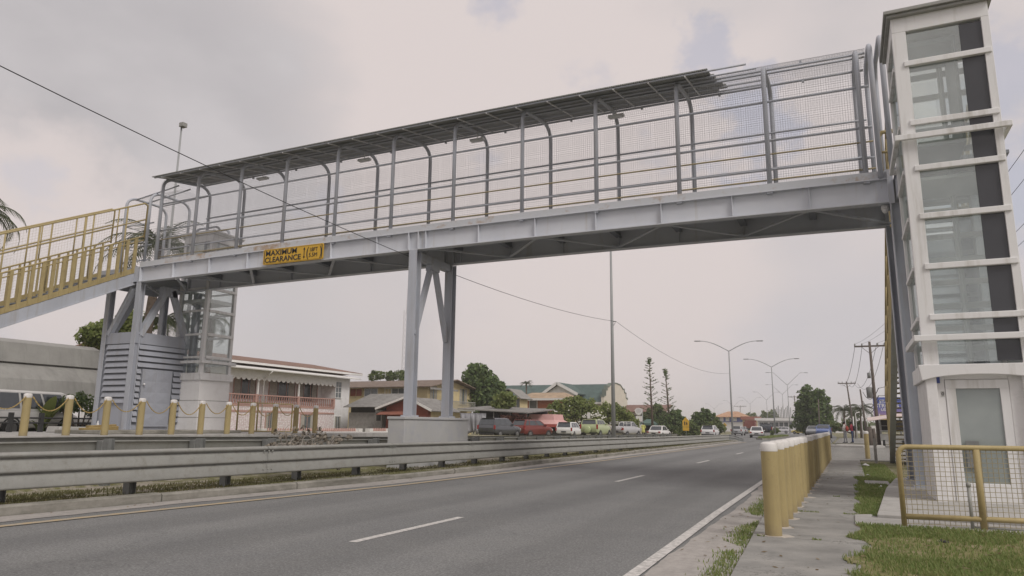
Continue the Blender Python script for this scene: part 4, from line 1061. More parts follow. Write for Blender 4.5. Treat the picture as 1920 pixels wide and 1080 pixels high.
for k, (dx, du, dv, sg) in enumerate(((-1.0, 1573, 716, 1.6), (-.5, 1590, 717, 1.7), (.5, 1600, 717, 1.8), (1.0, 1608, 719, 1.9))):
    e = at_depth(du, 95, dv); cable(f'{ORD[k]} thin power line from the left between the two right-hand poles', [(pa.x - .012 * U1z + dx, 62, U1z - .15), tuple(e)], [sg], .016, 'power_line', 'power lines on the right')
    cable(f'{ORD[k]} thin power line from the left running from the tall pole toward the lift tower', [(pa.x - .012 * U1z + dx, 62, U1z - .15), (pa.x + dx + 3.6, 14, U1z + .2)], [.9], .007, 'power_line', 'power lines on the right')
for k, (v0, v1, r_) in enumerate(((728, 735, .03), (742, 752, .035), (750, 764, .03))):
    a = atY(1647, v0, 62); e = at_depth(1618, 80, v1); cable(f'{("upper", "middle", "lower")[k]} heavy telephone cable hung below the transformer', [tuple(a), tuple(e)], [.8], r_, 'telephone_cable', 'telephone cables on the right')
    cable(f'{("upper", "middle", "lower")[k]} telephone cable from the transformer pole toward the yellow stair', [tuple(a), (pa.x + 1.8, 20, a.z + .4 - .3 * k)], [.5], r_ * .6, 'telephone_cable', 'telephone cables on the right')
# lattice radio mast
T = thing('radio_mast', 'thin lattice radio mast rising behind the houses by the middle pier', 'radio mast', tuple(at_depth(754, 190).xy) + (0,))
rm = T.location; zt = at_depth(757, 190, 575).z; b = MB()
cs = [(-.55, -.4), (.55, -.4), (0, .6)]
for cx, cy in cs: b.tube([(rm.x + cx, rm.y + cy, 0), (rm.x + cx, rm.y + cy, zt)], .07, 5)
z = 0; k = 0
while z < zt - 1.5:
    for i in range(3):
        a = cs[i]; c = cs[(i + 1) % 3]; b.tube([(rm.x + a[0], rm.y + a[1], z), (rm.x + c[0], rm.y + c[1], z + 1.5)], .035, 4, cap=False)
    z += 1.5
b.tube([(rm.x, rm.y, zt - 1), (rm.x, rm.y, zt + 6)], .04, 5); b.build('lattice', paint('mast_grey', (.40, .38, .38), .6), T)

# ---------------------------------------------------------------- buildings
def corrug(name, col, sc_=8, axis='X', dirt=None):
    s = NT(name); wv = s.n('ShaderNodeTexWave', wave_type='BANDS', bands_direction=axis); wv.inputs['Scale'].default_value = sc_
    s.l(s.co.outputs['Object'], wv.inputs['Vector'])
    c = s.ramp(s.noise(1.1, 6, .65), [(.3, sc(col, .75)), (.7, sc(col, 1.2))])
    if dirt: c = s.mix(s.ramp(s.noise(2.6, 8, .75), [(.48, (0, 0, 0)), (.66, (.8,) * 3)]), c, dirt)
    s.bsdf(c, .7, .0, s.bump(wv.outputs['Fac'], .7, .04)); return s.m
M_ROOFR = corrug('roof_red_brown', (.27, .16, .12), 6, 'Y'); M_ROOFG = corrug('roof_green', (.085, .135, .125), 5, 'X'); M_ROOFT = corrug('roof_tan', (.45, .33, .22), 5, 'X')
M_ROOFO = corrug('roof_orange', (.50, .29, .17), 4, 'X'); M_ROOFZ = corrug('roof_zinc', (.30, .29, .275), 7, 'Y', (.14, .13, .115)); M_ROOFRU = corrug('roof_rust', (.19, .135, .105), 6, 'X', (.34, .29, .23))
M_PINK = paint('pink_paint', (.44, .27, .23), .7, .1, 2); M_PINKW = NT('pebbled_wall'); n = M_PINKW.noise(6, 2, .4)
M_PINKW.bsdf(M_PINKW.ramp(n, [(.40, (.74, .70, .69)), (.56, (.62, .52, .52))]), .8); M_PINKW = M_PINKW.m
M_ORANGE = paint('orange_wall', (.44, .16, .085), .75, .06, .8); M_BLUE = paint('blue_wall', (.10, .13, .36), .7, .1, .8); M_LILAC = paint('lilac_wall', (.44, .36, .40), .75, .1, 1)
M_TRIM = paint('white_trim', (.70, .69, .67), .6, .05, 2, dirt=(.4, .38, .33), dirt_amt=.4)
M_TIMBER = paint('grey_boards', (.26, .25, .235), .85, .2, 3); M_REDW = paint('red_boards', (.25, .075, .05), .8, .15, 3); M_CURT = paint('curtain', (.35, .33, .29), .9, .2, 5)
M_GLASSG = paint('window_grey', (.13, .145, .15), .12, .25, 1.4, spec=.7)
def window(parent, c, w_, h, face, frame=M_TRIM, glass=M_GLASSG, cols=2, rows=1, t=.07, curtain=False):
    x, y, z = c; b = MB(); g_ = MB()
    def bb(mb, a0, a1, z0, z1, d0, d1):
        if face == '+x': mb.box(x + d0, x + d1, y + a0, y + a1, z + z0, z + z1)
        else: mb.box(x + a0, x + a1, y - d1, y - d0, z + z0, z + z1)
    bb(b, -w_ / 2 - t, w_ / 2 + t, h / 2, h / 2 + t, .0, .07); bb(b, -w_ / 2 - t, w_ / 2 + t, -h / 2 - t, -h / 2, .0, .10)
    bb(b, -w_ / 2 - t, -w_ / 2, -h / 2, h / 2, .0, .07); bb(b, w_ / 2, w_ / 2 + t, -h / 2, h / 2, .0, .07)
    for i in range(1, cols): a = -w_ / 2 + w_ * i / cols; bb(b, a - .025, a + .025, -h / 2, h / 2, .005, .055)
    for i in range(1, rows): q_ = -h / 2 + h * i / rows; bb(b, -w_ / 2, w_ / 2, q_ - .02, q_ + .02, .005, .05)
    f = b.build('window', frame, parent)
    bb(g_, -w_ / 2, w_ / 2, -h / 2, h / 2, .004, .03); g_.build('pane', glass, f)
    if curtain:
        cb = MB(); bb(cb, -w_ / 2 + .05, -w_ / 2 + w_ * .3, -h / 2, h / 2 - .05, .031, .036); cb.build('curtain', M_CURT, f); cb = MB(); bb(cb, w_ / 2 - w_ * .25, w_ / 2 - .04, -h / 2, h / 2 - .05, .031, .036); cb.build('curtain', M_CURT, f)
    return f
def gable(b, x0, x1, y0, y1, ze, zr, axis, ov=.5, t=.1):
    # pitched roof of two slabs; ridge along axis
    if axis == 'y':
        xm = (x0 + x1) / 2; sl = (zr - ze) / (xm - x0)
        b.slab((x0 - ov, y0 - ov, ze - sl * ov), (xm, y0 - ov, zr), (xm, y1 + ov, zr), (x0 - ov, y1 + ov, ze - sl * ov), t)
        b.slab((xm + .003, y0 - ov, zr), (x1 + ov, y0 - ov, ze - sl * ov), (x1 + ov, y1 + ov, ze - sl * ov), (xm + .003, y1 + ov, zr), t)
    else:
        ym = (y0 + y1) / 2; sl = (zr - ze) / (ym - y0)
        b.slab((x0 - ov, y0 - ov, ze - sl * ov), (x1 + ov, y0 - ov, ze - sl * ov), (x1 + ov, ym, zr), (x0 - ov, ym, zr), t)
        b.slab((x0 - ov, ym + .003, zr), (x1 + ov, ym + .003, zr), (x1 + ov, y1 + ov, ze - sl * ov), (x0 - ov, y1 + ov, ze - sl * ov), t)
# --- pink and white house
X = -48.0; H = thing('pink_white_house', 'two-storey white and pink house with a balustraded veranda and red roof', 'house', (-52, 54, .5))
pt = lambda u, v: atX(u, v, X)
ya, yb = pt(437, 740).y - 8, pt(655, 740).y; yv = pt(632, 740).y; zb_ = pt(632, 741).z; zt_ = pt(632, 708).z
yv = pt(628, 740).y; zf1 = pt(560, 765).z; zrail = pt(560, 744).z; zeav = pt(560, 703).z
b = MB(); b.box(X - 8, X - 1.8, ya, yb - .01, .3, zeav + .1); b.box(X - 1.79, X, yv + .01, yb, .3, zeav + .1); b.build('wall', M_WHITE2, H)
b = MB(); b.box(X - 1.78, X, ya, yv, .3, zf1); b.build('lower_wall', M_PINKW, H)
b = MB(); b.box(X - 1.78, X + .03, ya, yv, zf1 + .002, zf1 + .16); b.box(X - .12, X + .05, ya, yv, zrail - .10, zrail); b.box(X - .10, X + .05, ya, yv, zf1 + .165, zf1 + .25)
for y in (pt(480, 750).y, pt(560, 750).y, yv - .1): b.box(X - .16, X + .06, y - .12, y + .12, zf1 + .17, zrail + .03)
y = ya + .2
b.box(X - .02, X + .04, ya, yv, pt(560, 773).z - .12, pt(560, 773).z + .05)
b.build('veranda_band', M_PINK, H)
b = MB()
while y < yv - .2:
    b.lathe([(.05, 0), (.085, .14), (.04, .34), (.06, zrail - .1 - zf1 - .25)], (X - .03, y, zf1 + .25), 6); y += .3
b.build('baluster', paint('pink_baluster', (.34, .19, .16), .7), H)
for u in (484, 561): y = pt(u, 740).y; b = MB(); b.box(X - .14, X - .02, y - .07, y + .07, zrail + .03, zeav); b.build('veranda_post', M_TRIM, H)
# scalloped hood
b = MB(); y = ya; zs = zeav - .05; k = 0; prof = [(ya, zs + .1)]
poly = [(ya, zs + .25)]
yy = ya
while yy < yv:
    for k in range(5): poly.append((yy + .62 * k / 5, zs - .62 - .20 * math.sin(math.pi * k / 5)))
    yy += .62
poly += [(yv, zs - .62), (yv, zs + .25)]
b.prism(list(reversed(poly)), 'x', X + .06, X + .10); b.build('scalloped_hood', M_TRIM, H)
for (u, v, w_, h) in ((462, 722, 2.6, 1.9), (534, 728, 3.5, 1.9), (582, 731, 3.0, 1.9)):
    q = pt(u, v); window(H, (X - 1.8, q.y + 1.6, q.z - .1), w_, h, '+x', M_PINK, M_GLASSD, 3, 1, curtain=True)
q = pt(618, 731); window(H, (X - 0, pt(634, 731).y, pt(634, 731).z), .9, 1.6, '+x', M_TRIM, M_GLASSG, 2, 3)
for (u, v, w_, h) in ((505, 790, 1.0, 1.6), (575, 793, 1.9, 1.6), (632, 795, .9, 1.5)):
    q = pt(u, v); window(H, (X, q.y, q.z), w_, h, '+x', M_PINK if u < 600 else M_TRIM, M_GLASSG, 2, 1, curtain=True)
z1 = pt(655, 713).z
b = MB()
b.slab((X + 1.0, ya - 1, zeav + .02), (X + 1.0, yb + .6, zeav + .02), (X - 2.2, yb + .6, zeav + .62), (X - 2.2, ya - 1, zeav + .62), .09)
rf = b.build('veranda_roof', M_TRIM, H)
rz = pt(560, 688).z
b = MB(); b.slab((X - .4, ya - 1, zeav + .75), (X - .4, yb + 2.6, zeav + .75), (X - 6.0, yb + 1.0, zeav + 1.75), (X - 6.0, ya - 1, zeav + 1.75), .1); b.slab((X - 6.003, ya - 1, zeav + 1.75), (X - 6.003, yb + 1.0, zeav + 1.75), (X - 11, yb + 2.6, zeav + .75), (X - 11, ya - 1, zeav + .75), .1)
b.slab((X - .41, yb + 2.6, zeav + .75), (X - 11, yb + 2.6, zeav + .75), (X - 6.0, yb + 1.0, zeav + 1.75), (X - 6.0, yb + 1.0, zeav + 1.76), .1)
rf = b.build('roof', M_ROOFR, H)
b = MB(); b.box(X - .52, X - .30, ya - 1, yb + 2.65, zeav + .60, zeav + .80); b.build('gutter', M_TRIM, rf)
b = MB(); y = pt(484, 740).y + .5; b.tube([(X + 1.05, y, zeav), (X + .3, y, zeav - .5), (X + .12, y, zeav - .6), (X + .12, y, .5)], .05, 6); b.build('drain_pipe', M_TRIM, H)
# garden wall of the pink house
for k, (u0, u1) in enumerate(((490, 672), (692, 728))):
    Xw = -36.0; a = atX(u0, 812, Xw); c = atX(u1, 812, Xw)
    W_ = thing('garden_wall', ('long' if k == 0 else 'short') + ' low white garden wall with pink balusters ' + ('before the pink house' if k == 0 else 'left of the pier plinth'), 'wall', (Xw, a.y, .5))
    b = MB(); z1 = atX(600, 809, Xw).z; b.box(Xw - .1, Xw + .1, a.y, c.y, .3, .62); b.box(Xw - .12, Xw + .12, a.y, c.y, z1 - .12, z1)
    for y in (a.y, c.y): b.box(Xw - .22, Xw + .22, y - .24, y + .24, .3, z1 + .22)
    b.build('coping', M_TRIM, W_)
    b = MB(); y = a.y + .4
    while y < c.y - .3: b.lathe([(.05, 0), (.08, .15), (.04, .35), (.06, z1 - .74)], (Xw, y, .62), 6); y += .24
    b.build('baluster', M_PINK, W_)

# --- yellow house behind, rusty roof
X, Y = -43.5, 71.0; H = thing('yellow_house', 'old two-storey cream yellow house with a rusty hipped roof behind the middle pier', 'house', (-50, 75, .3))
cx = X; ze = atY(720, 725, Y).z; zr = atY(780, 708, 76).z; y2 = atX(885, 735, X).y
b = MB(); b.box(X - 16, X, Y, y2, .1, ze + .05); b.build('wall', M_CREAM, H)
b = MB(); gable(b, X - 16, X, Y, y2, ze, ze + .95, 'x', .9, .1); b.build('roof', M_ROOFRU, H)
b = MB(); ym = (Y + y2) / 2; b.prism([(Y, ze + .051), (y2, ze + .051), (ym, ze + .88)], 'x', X - .25, X - .05); b.build('gable_wall', M_CREAM, H)
b = MB(); b.box(X + .92, X + 1.0, Y - 1.0, ym, ze - .42, ze - .2); b.build('fascia', M_TIMBER, H)
for (u, w_, gl_) in ((668, 1.7, M_REDW), (696, 1.8, M_GLASSG), (747, 1.7, M_GLASSG), (728, .8, M_CREAM)):
    q = atY(u, 736, Y); window(H, (q.x, Y, q.z), w_, .85, '-y', M_CREAM if gl_ is M_REDW else M_TRIM, gl_, 2, 1)
for (u, v, w_, h) in ((812, 743, 1.6, 2.3), (868, 744, 2.0, 1.9)):
    q = atX(u, v, X); window(H, (X, q.y, q.z), w_, h, '+x', M_CREAM, M_GLASSG, 3, 1, curtain=True)
q = atX(830, 765, X); b = MB(); b.box(X, X + 1.2, q.y - 3, q.y + 6, q.z - .3, q.z - .15)
y = q.y - 3
while y < q.y + 6: b.box(X + 1.13, X + 1.18, y, y + .05, q.z - .15, q.z + .75); y += .28
b.box(X + 1.1, X + 1.2, q.y - 3, q.y + 6, q.z + .76, q.z + .84); b.build('balcony', paint('balcony_grey', (.32, .32, .30), .7), H)
# --- shed in front
Y = 60.0; a = atY(655, 762, Y); c = atY(812, 770, Y); H = thing('timber_shed', 'low shed with a grey corrugated roof and red gable beside the pink house', 'shed', ((a.x + c.x) / 2, Y + 3, .4))
xl, xr = a.x, atY(735, 750, Y).x; xg0, xg1 = xr, c.x; xm = (xg0 + xg1) / 2
ze, zr = atY(700, 763, Y).z, atY(745, 744, Y).z
b = MB(); b.box(xl, xr, Y, Y + 6, .2, ze - .55); b.build('wall', M_TIMBER, H)
b = MB(); b.box(xl, xr, Y + .3, Y + 6, ze - .545, ze - .02); b.build('opening', M_DARK, H)
b = MB(); b.slab((xl - .3, Y - .6, ze - .05), (xr + .3, Y - .6, ze - .05), (xr + .3, Y + 4, zr + .45), (xl - .3, Y + 4, zr + .45), .06); b.build('roof', M_ROOFZ, H)
b = MB(); zg = atY(765, 750, Y).z; b.prism([(xg0, .2), (xg1, .2), (xg1, atY(812, 768, Y).z), (xm + .3, zg + .1), (xg0, atY(735, 762, Y).z)], 'y', Y - .9, Y - .4); b.build('gable_wall', M_REDW, H)
b = MB(); zA = atY(735, 764, Y).z; zB = atY(818, 770, Y).z
b.slab((xg0 - .8, Y - 1.6, zA - .25), (xm + .3, Y - 1.6, zg + .16), (xm + .3, Y + 4, zg + .16), (xg0 - .8, Y + 4, zA - .25), .09); b.slab((xm + .303, Y - 1.6, zg + .16), (xg1 + .8, Y - 1.6, zB - .12), (xg1 + .8, Y + 4, zB - .12), (xm + .303, Y + 4, zg + .16), .09); gr_ = b.build('gable_roof', M_ROOFZ, H); b = MB(); b.bar((xg0 - .8, Y - 1.64, zA - .17), (xm + .3, Y - 1.64, zg + .24), .06, .2); b.bar((xm + .3, Y - 1.64, zg + .24), (xg1 + .8, Y - 1.64, zB - .04), .06, .2); b.build('fascia', M_TRIM, gr_)
b = MB(); p0 = atY(705, 768, Y - 1.8); p1 = atY(752, 777, Y - 2.6); b.slab((p0.x, Y - .5, p0.z), (p1.x, Y - .5, p0.z), (p1.x + .4, Y - 2.6, p1.z), (p0.x + .6, Y - 2.6, p1.z), .05); b.build('awning', paint('rusty_awning', (.24, .09, .06), .8, .25, 2), H)
q = atY(712, 785, Y - 1); b = MB(); b.box(q.x - .4, q.x + .4, Y - 1.2, Y - .02, .3, q.z + .8); b.build('porch', M_TIMBER, H); b = MB(); b.box(q.x - .25, q.x + .25, Y - 1.23, Y - 1.19, q.z - .2, q.z + .55); b.build('opening', M_DARK, H)
# --- low shop roofs behind the dark car with grey tarpaulin
Y = 66; p0 = atY(858, 772, Y); p1 = atY(990, 780, Y); H = thing('shop_shelter', 'low zinc-roofed shelter hung with a grey tarpaulin behind the dark parked car', 'shelter', (p0.x, Y, .3))
b = MB(); b.slab((p0.x, Y, p0.z + .25), (p1.x, Y, p1.z + .25), (p1.x, Y + 7, p1.z + .7), (p0.x, Y + 7, p0.z + .7), .1); b.build('roof', M_ROOFZ, H)
b = MB()
for i in range(5): x = p0.x + .3 + (p1.x - p0.x - .6) * i / 4; b.tube([(x, Y + .4, .2), (x, Y + .4, 2.6)], .05, 6)
b.build('post', M_TIMBER, H)
b = MB(); nn = 18; xa, xb = p0.x + .2, atY(910, 780, Y).x; v = []
for i in range(nn):
    x = xa + (xb - xa) * i / (nn - 1)
    for z in (2.5, 1.7, .9, .35): v.append((x + (2.5 - z) * .1 * math.sin(i), Y + .2 + .12 * math.sin(i * 1.9 + z) * (2.7 - z), z + (.25 if z < .5 else 0) * (i % 3)))
b.add(v, [(i * 4 + j, (i + 1) * 4 + j, (i + 1) * 4 + j + 1, i * 4 + j + 1) for i in range(nn - 1) for j in range(3)], True); o = b.build('tarpaulin', paint('grey_tarp', (.33, .33, .35), .5, .25, 1.2), H); o.modifiers.new('sol', 'SOLIDIFY').thickness = .02
b = MB(); b.box(p0.x, p1.x, Y + 5, Y + 5.2, .2, 2.9); b.build('wall', M_DARK, H)
# --- second yellow house and lilac roof
Y = 84; p0, p1 = atY(920, 760, Y), atY(974, 760, Y); H = thing('yellow_house', 'small pale yellow house with grey gable eaves between papaya tree and orange building', 'house', (p0.x, Y, .2))
ze = atY(950, 746, Y).z; b = MB(); b.box(p0.x, p1.x, Y, Y + 2.6, .1, ze); b.build('wall', M_CREAM, H)
b = MB(); zr = atY(968, 734, Y).z; b.slab((p0.x - 2, Y - .8, ze - .4), (p1.x - 1.2, Y - .8, zr + .25), (p1.x - 1.2, Y + 3, zr + .25), (p0.x - 2, Y + 3, ze - .4), .12); b.slab((p1.x - 1.197, Y - .8, zr + .25), (p1.x + .5, Y - .8, ze - .2), (p1.x + .5, Y + 3, ze - .2), (p1.x - 1.197, Y + 3, zr + .25), .12); b.build('roof', M_TIMBER, H)
q = atY(968, 762, Y); window(H, (q.x, Y, q.z), 1.0, 2.0, '-y', M_CREAM, M_GLASSG, 2, 1)
# --- orange building
Y = 98; p0, p1 = atY(980, 765, Y), atY(1052, 765, Y); H = thing('orange_building', 'two-storey orange building with white trim and tan roof', 'building', (p0.x, Y, .1))
ze = atY(1010, 748, Y).z; b = MB(); b.box(p0.x, p1.x, Y, Y + 3.5, 0, ze); b.build('wall', M_ORANGE, H)
b = MB(); zz = atY(1010, 767, Y).z; b.box(p0.x, p1.x, Y - .08, Y, zz - .12, zz + .12); b.build('trim_band', M_TRIM, H)
q = atY(1000, 758, Y); window(H, (q.x, Y, q.z), 1.1, 1.6, '-y', M_TRIM, M_GLASSG, 1, 1, .12)
q = atY(1045, 745, Y); b = MB(); b.box(p1.x + .002, p1.x + 1.2, Y + 1, Y + 3.5, 0, ze); b.build('porch_wall', M_CREAM, H)
b = MB(); p2 = atY(1074, 745, Y); zr = atY(1020, 739, Y + 2).z
b.slab((p0.x - .6, Y - 1.2, ze - .05), (p2.x, Y - 1.2, ze - .05), (p2.x - 2, Y + 2, zr + .1), (p0.x + .6, Y + 2, zr + .1), .12); b.slab((p2.x, Y - 1.2, ze - .05), (p2.x, Y + 4.5, ze - .05), (p2.x - 2, Y + 2.1, zr + .1), (p2.x - 2, Y + 2, zr + .1), .12); rf = b.build('roof', M_ROOFT, H)
b = MB(); b.box(p0.x - .6, p2.x, Y - 1.32, Y - 1.21, ze - .25, ze + .06); b.build('fascia', M_TRIM, rf)
# --- green-roofed building with a stepped curved gable
Y = 124; p0, p1 = atY(905, 750, Y), atY(1132, 745, Y); H = thing('green_roofed_building', 'long cream building with a green roof and a stepped curved white gable', 'building', (p0.x + 8, Y, .1))
ze, zr = atY(1080, 752, Y).z, atY(1080, 722, Y + 6).z; b = MB(); b.box(p0.x, p1.x, Y, Y + 12, 0, ze); b.build('wall', M_CREAM if False else paint('cream_pale', (.56, .52, .42), .75, .06, .6), H)
b = MB(); gable(b, p0.x, p1.x - .5, Y, Y + 12, ze, zr, 'x', .7, .12); b.build('roof', M_ROOFG, H)
b = MB(); b.box(p0.x, p1.x, Y - .85, Y - .72, ze - .55, ze - .2); b.build('fascia', M_TRIM, H)
gx0, gx1, gxm = atY(1018, 738, Y - 2).x, atY(1080, 738, Y - 2).x, atY(1041, 738, Y - 2).x
zg = atY(1041, 719, Y - 2).z; zg0 = atY(1041, 738, Y - 2).z
b = MB(); b.prism([(gx0, zg0 - .3), (gx1, zg0 - .3), (gx1 - .3, zg0), (gxm + .4, zg - .3), (gx0 + .3, zg0)], 'y', Y - 1.6, Y - 1.3); b.build('dormer_wall', M_TRIM, H)
b = MB(); b.slab((gx0 - .3, Y - 2.2, zg0 - .25), (gxm + .4, Y - 2.2, zg), (gxm + .4, Y + 6, zg), (gx0 - .3, Y + 6, zg0 - .25), .25); b.slab((gxm + .403, Y - 2.2, zg), (gx1 + .4, Y - 2.2, zg0 - .25), (gx1 + .4, Y + 6, zg0 - .25), (gxm + .403, Y + 6, zg), .25); b.build('dormer_roof', M_ROOFG, H)
b = MB(); b.bar((gx0 - .3, Y - 2.25, zg0 - .2), (gxm + .4, Y - 2.25, zg + .05), .08, .5); b.bar((gxm + .4, Y - 2.25, zg + .05), (gx1 + .4, Y - 2.25, zg0 - .2), .08, .5); b.build('dormer_trim', M_TRIM, H)
Xg = p1.x; y0, y1 = Y - 1.5, Y + 13.5; zt = atX(1150, 719, Xg).z; ym = (y0 + y1) / 2
half = [(0, .1), (0, ze + .6), (.02, ze + .9), (1.0, ze + .9), (1.0, ze + 1.9), (2.0, ze + 1.9), (2.1, ze + 2.6), (3.0, zt - .9), (4.6, zt - .2), (7.5, zt)]
poly = [(y0 + a, z) for a, z in half] + [(y1 - a, z) for a, z in reversed(half[:-1])]
b = MB(); b.prism(poly, 'x', Xg, Xg + .5); b.build('curved_gable', paint('gable_cream', (.62, .58, .49), .75, .05, .6), H)
b = MB()
for (a, z), (c, d) in zip(poly[1:-2], poly[2:-1]): b.bar((Xg + .25, a, z + .06), (Xg + .25, c, d + .06), .7, .18)
b.build('gable_coping', paint('coping_green', (.16, .19, .16), .7), H)
for yc in (ym - 3.6, ym, ym + 3.6):
    b = MB(); pl = [(yc - .8, 2.2), (yc - .8, 4.3)] + [(yc - .8 * math.cos(k * math.pi / 8), 4.3 + .8 * math.sin(k * math.pi / 8)) for k in range(1, 8)] + [(yc + .8, 4.3), (yc + .8, 2.2)]
    b.prism(pl, 'x', Xg + .5, Xg + .53); b.build('arch_window', M_GLASSG, H)
# --- small brown-roofed shop behind the round sign
Y = 130; p0, p1 = atY(1168, 775, Y), atY(1246, 775, Y); H = thing('shop_building', 'low cream shop with a dull red roof behind the round white sign', 'building', (p0.x, Y, 0))
ze = atY(1200, 772, Y).z; b = MB(); b.box(p0.x, p1.x, Y, Y + 8, -.2, ze); b.build('wall', paint('shop_cream', (.50, .46, .38), .8, .15, .5), H)
b = MB(); zr = atY(1200, 762, Y).z; b.slab((p0.x - .6, Y - .8, ze - .1), (p1.x + .5, Y - .8, ze - .1), (p1.x + .5, Y + 5, zr + .3), (p0.x - .6, Y + 5, zr + .3), .12); b.build('roof', paint('dull_red_roof', (.20, .12, .10), .8, .15, 1), H)
for u in (1176, 1190, 1206, 1222, 1238): q = atY(u, 786, Y); window(H, (q.x, Y, q.z), 1.1, 1.5, '-y', M_TRIM, M_GLASSG, 1, 1)
# --- blue house with orange roof
Y = 235; p0, p1 = atY(1345, 785, Y), atY(1396, 785, Y); H = thing('blue_house', 'distant blue and white house with an orange hipped roof', 'house', (p0.x, Y, 0))
ze = atY(1370, 782, Y).z; zm = atY(1370, 791, Y).z; b = MB(); b.box(p0.x, p1.x, Y, Y + 10, zm, ze); b.build('wall', M_BLUE, H); b = MB(); b.box(p0.x + .3, p1.x - .3, Y + .3, Y + 9.7, -.5, zm - .003); b.build('lower_wall', M_WHITE2, H)
b = MB(); zr = atY(1370, 773, Y).z; d_ = 1.2
b.slab((p0.x - d_, Y - d_, ze - .1), (p1.x + d_, Y - d_, ze - .1), (p1.x - 2.6, Y + 5, zr + .2), (p0.x + 2.6, Y + 5, zr + .2), .15); b.slab((p1.x + d_, Y - d_, ze - .1), (p1.x + d_, Y + 11, ze - .1), (p1.x - 2.6, Y + 5.1, zr + .2), (p1.x - 2.6, Y + 5, zr + .2), .15); b.slab((p0.x - d_, Y + 11, ze - .1), (p0.x - d_, Y - d_, ze - .1), (p0.x + 2.6, Y + 5, zr + .2), (p0.x + 2.6, Y + 5.1, zr + .2), .15); b.build('roof', M_ROOFO, H)
for u in (1353, 1364, 1378): q = atY(u, 786, Y); window(H, (q.x, Y, q.z), 1.0, 1.1, '-y', M_TRIM, M_TRIM, 2, 1)
# --- shopfront with red sign behind truck, long white building, concrete frame building
Y = 215; p0, p1 = atY(1392, 785, Y), atY(1419, 785, Y); H = thing('shop_building', 'red and cream shopfront above the tipper truck', 'building', (p0.x, Y, 0)); ze = atY(1405, 787, Y).z; b = MB(); b.box(p0.x, p1.x, Y, Y + 9, -.5, ze); b.build('wall', M_CREAM, H); b = MB(); b.box(p0.x - .3, p1.x + .3, Y - 1.5, Y + 9, ze + .003, ze + .9); b.build('sign_band', paint('red_brown_band', (.30, .12, .09), .7), H)
q = atY(1405, 795, Y); b = MB(); b.box(p0.x + .8, p1.x - .6, Y - .06, Y - .003, q.z - 1, q.z + .6); b.build('shop_window', M_GLASSG, H)
Y = 190; p0, p1 = atY(1420, 790, Y), atY(1497, 790, Y); H = thing('white_building', 'long low white building with a flat roof band and dark windows', 'building', (p0.x, Y, 0)); ze = atY(1450, 789, Y).z; b = MB(); b.box(p0.x, p1.x, Y, Y + 9, -.6, ze); b.build('wall', M_WHITE2, H); b = MB(); b.box(p0.x - .5, p1.x + .5, Y - 1.0, Y + 9.5, ze + .003, ze + .65); b.build('roof', M_TRIM, H)
for u in (1428, 1436, 1447, 1456, 1465, 1474, 1483): q = atY(u, 796, Y); window(H, (q.x, Y, q.z), .9, 1.0, '-y', M_TRIM, M_GLASSG, 1, 1)
Y = 225; p0, p1 = atY(1452, 785, Y), atY(1497, 785, Y); H = thing('unfinished_building', 'grey unfinished building with starter rods on its roof behind the white one', 'building', (p0.x, Y, 0)); ze = atY(1470, 783, Y).z; b = MB(); b.box(p0.x, p1.x, Y, Y + 9, -.5, ze); b.build('wall', M_CONC, H); b = MB()
for i in range(11): x = p0.x + .4 + (p1.x - p0.x - .8) * i / 10 * .72; b.box(x - .09, x + .09, Y + .3, Y + .5, ze, ze + 2.4 + .5 * ((i * 7) % 3))
b.build('starter_rod', M_GALVD, H)
for u in (1480, 1489): q = atY(u, 789, Y); window(H, (q.x, Y, q.z), .9, .9, '-y', M_TRIM, M_GLASSG, 1, 1)
# --- left shop with the great grey awning
X = -33.0; a = atX(-60, 690, X); c = atX(192, 690, X); H = thing('awning_shop', 'lilac shop front under a very large grey metal awning at the left edge', 'shop', (-36, (a.y + c.y) / 2, .5))
zt, zm, zl = atX(100, 640, X).z, atX(100, 686, X).z, atX(100, 744, X + 1.2).z
M_AWN = NT('grey_awning'); n1 = M_AWN.noise(1.4, 6, .65); n2 = M_AWN.noise(1, 6, .7, stretch=(1, 2.5, .35)); cA = M_AWN.ramp(n1, [(.3, (.255, .25, .235)), (.7, (.315, .31, .29))]); cA = M_AWN.mix(M_AWN.ramp(n2, [(.48, (0, 0, 0)), (.68, (.5,) * 3)]), cA, (.17, .17, .155)); M_AWN.bsdf(cA, .6, .0); M_AWN = M_AWN.m
b = MB(); ys_ = [a.y + (c.y - a.y) * i / 12 for i in range(13)]; pr_ = [(X - .8, zt), (X - .25, zt - .2), (X - .02, zm + .05), (X - .18, zm), (X + .35, zm - .22), (X + .95, (zm + zl) / 2), (X + 1.2, zl)]
v = [(px, y, pz) for y in ys_ for px, pz in pr_]; k = len(pr_)
b.add(v, [(i * k + j, i * k + j + 1, (i + 1) * k + j + 1, (i + 1) * k + j) for i in range(12) for j in range(k - 1)], False); o = b.build('awning', M_AWN, H); o.modifiers.new('sol', 'SOLIDIFY').thickness = .05
b = MB(); b.tube([(X + 1.21, a.y, zl - .02), (X + 1.21, c.y, zl - .02)], .04, 6); b.build('awning_bar', M_TRIM, H)
b = MB()
for y in (a.y + .3, (a.y + c.y) / 2, c.y - .3): b.tube([(X + .9, y, .4), (X + .9, y, zl + .25)], .05, 7)
b.build('post', M_TIMBER, H)
b = MB(); b.box(X - 4.2, X - 4, a.y, c.y, .3, zt - .2); b.build('wall', M_LILAC, H)
b = MB(); b.slab((X - 4, a.y, zt - .1), (X - 4, c.y, zt - .1), (X - .8, c.y, zt - .05), (X - .8, a.y, zt - .05), .06); b.build('roof', M_ROOFZ, H)
b = MB(); y = a.y + .8
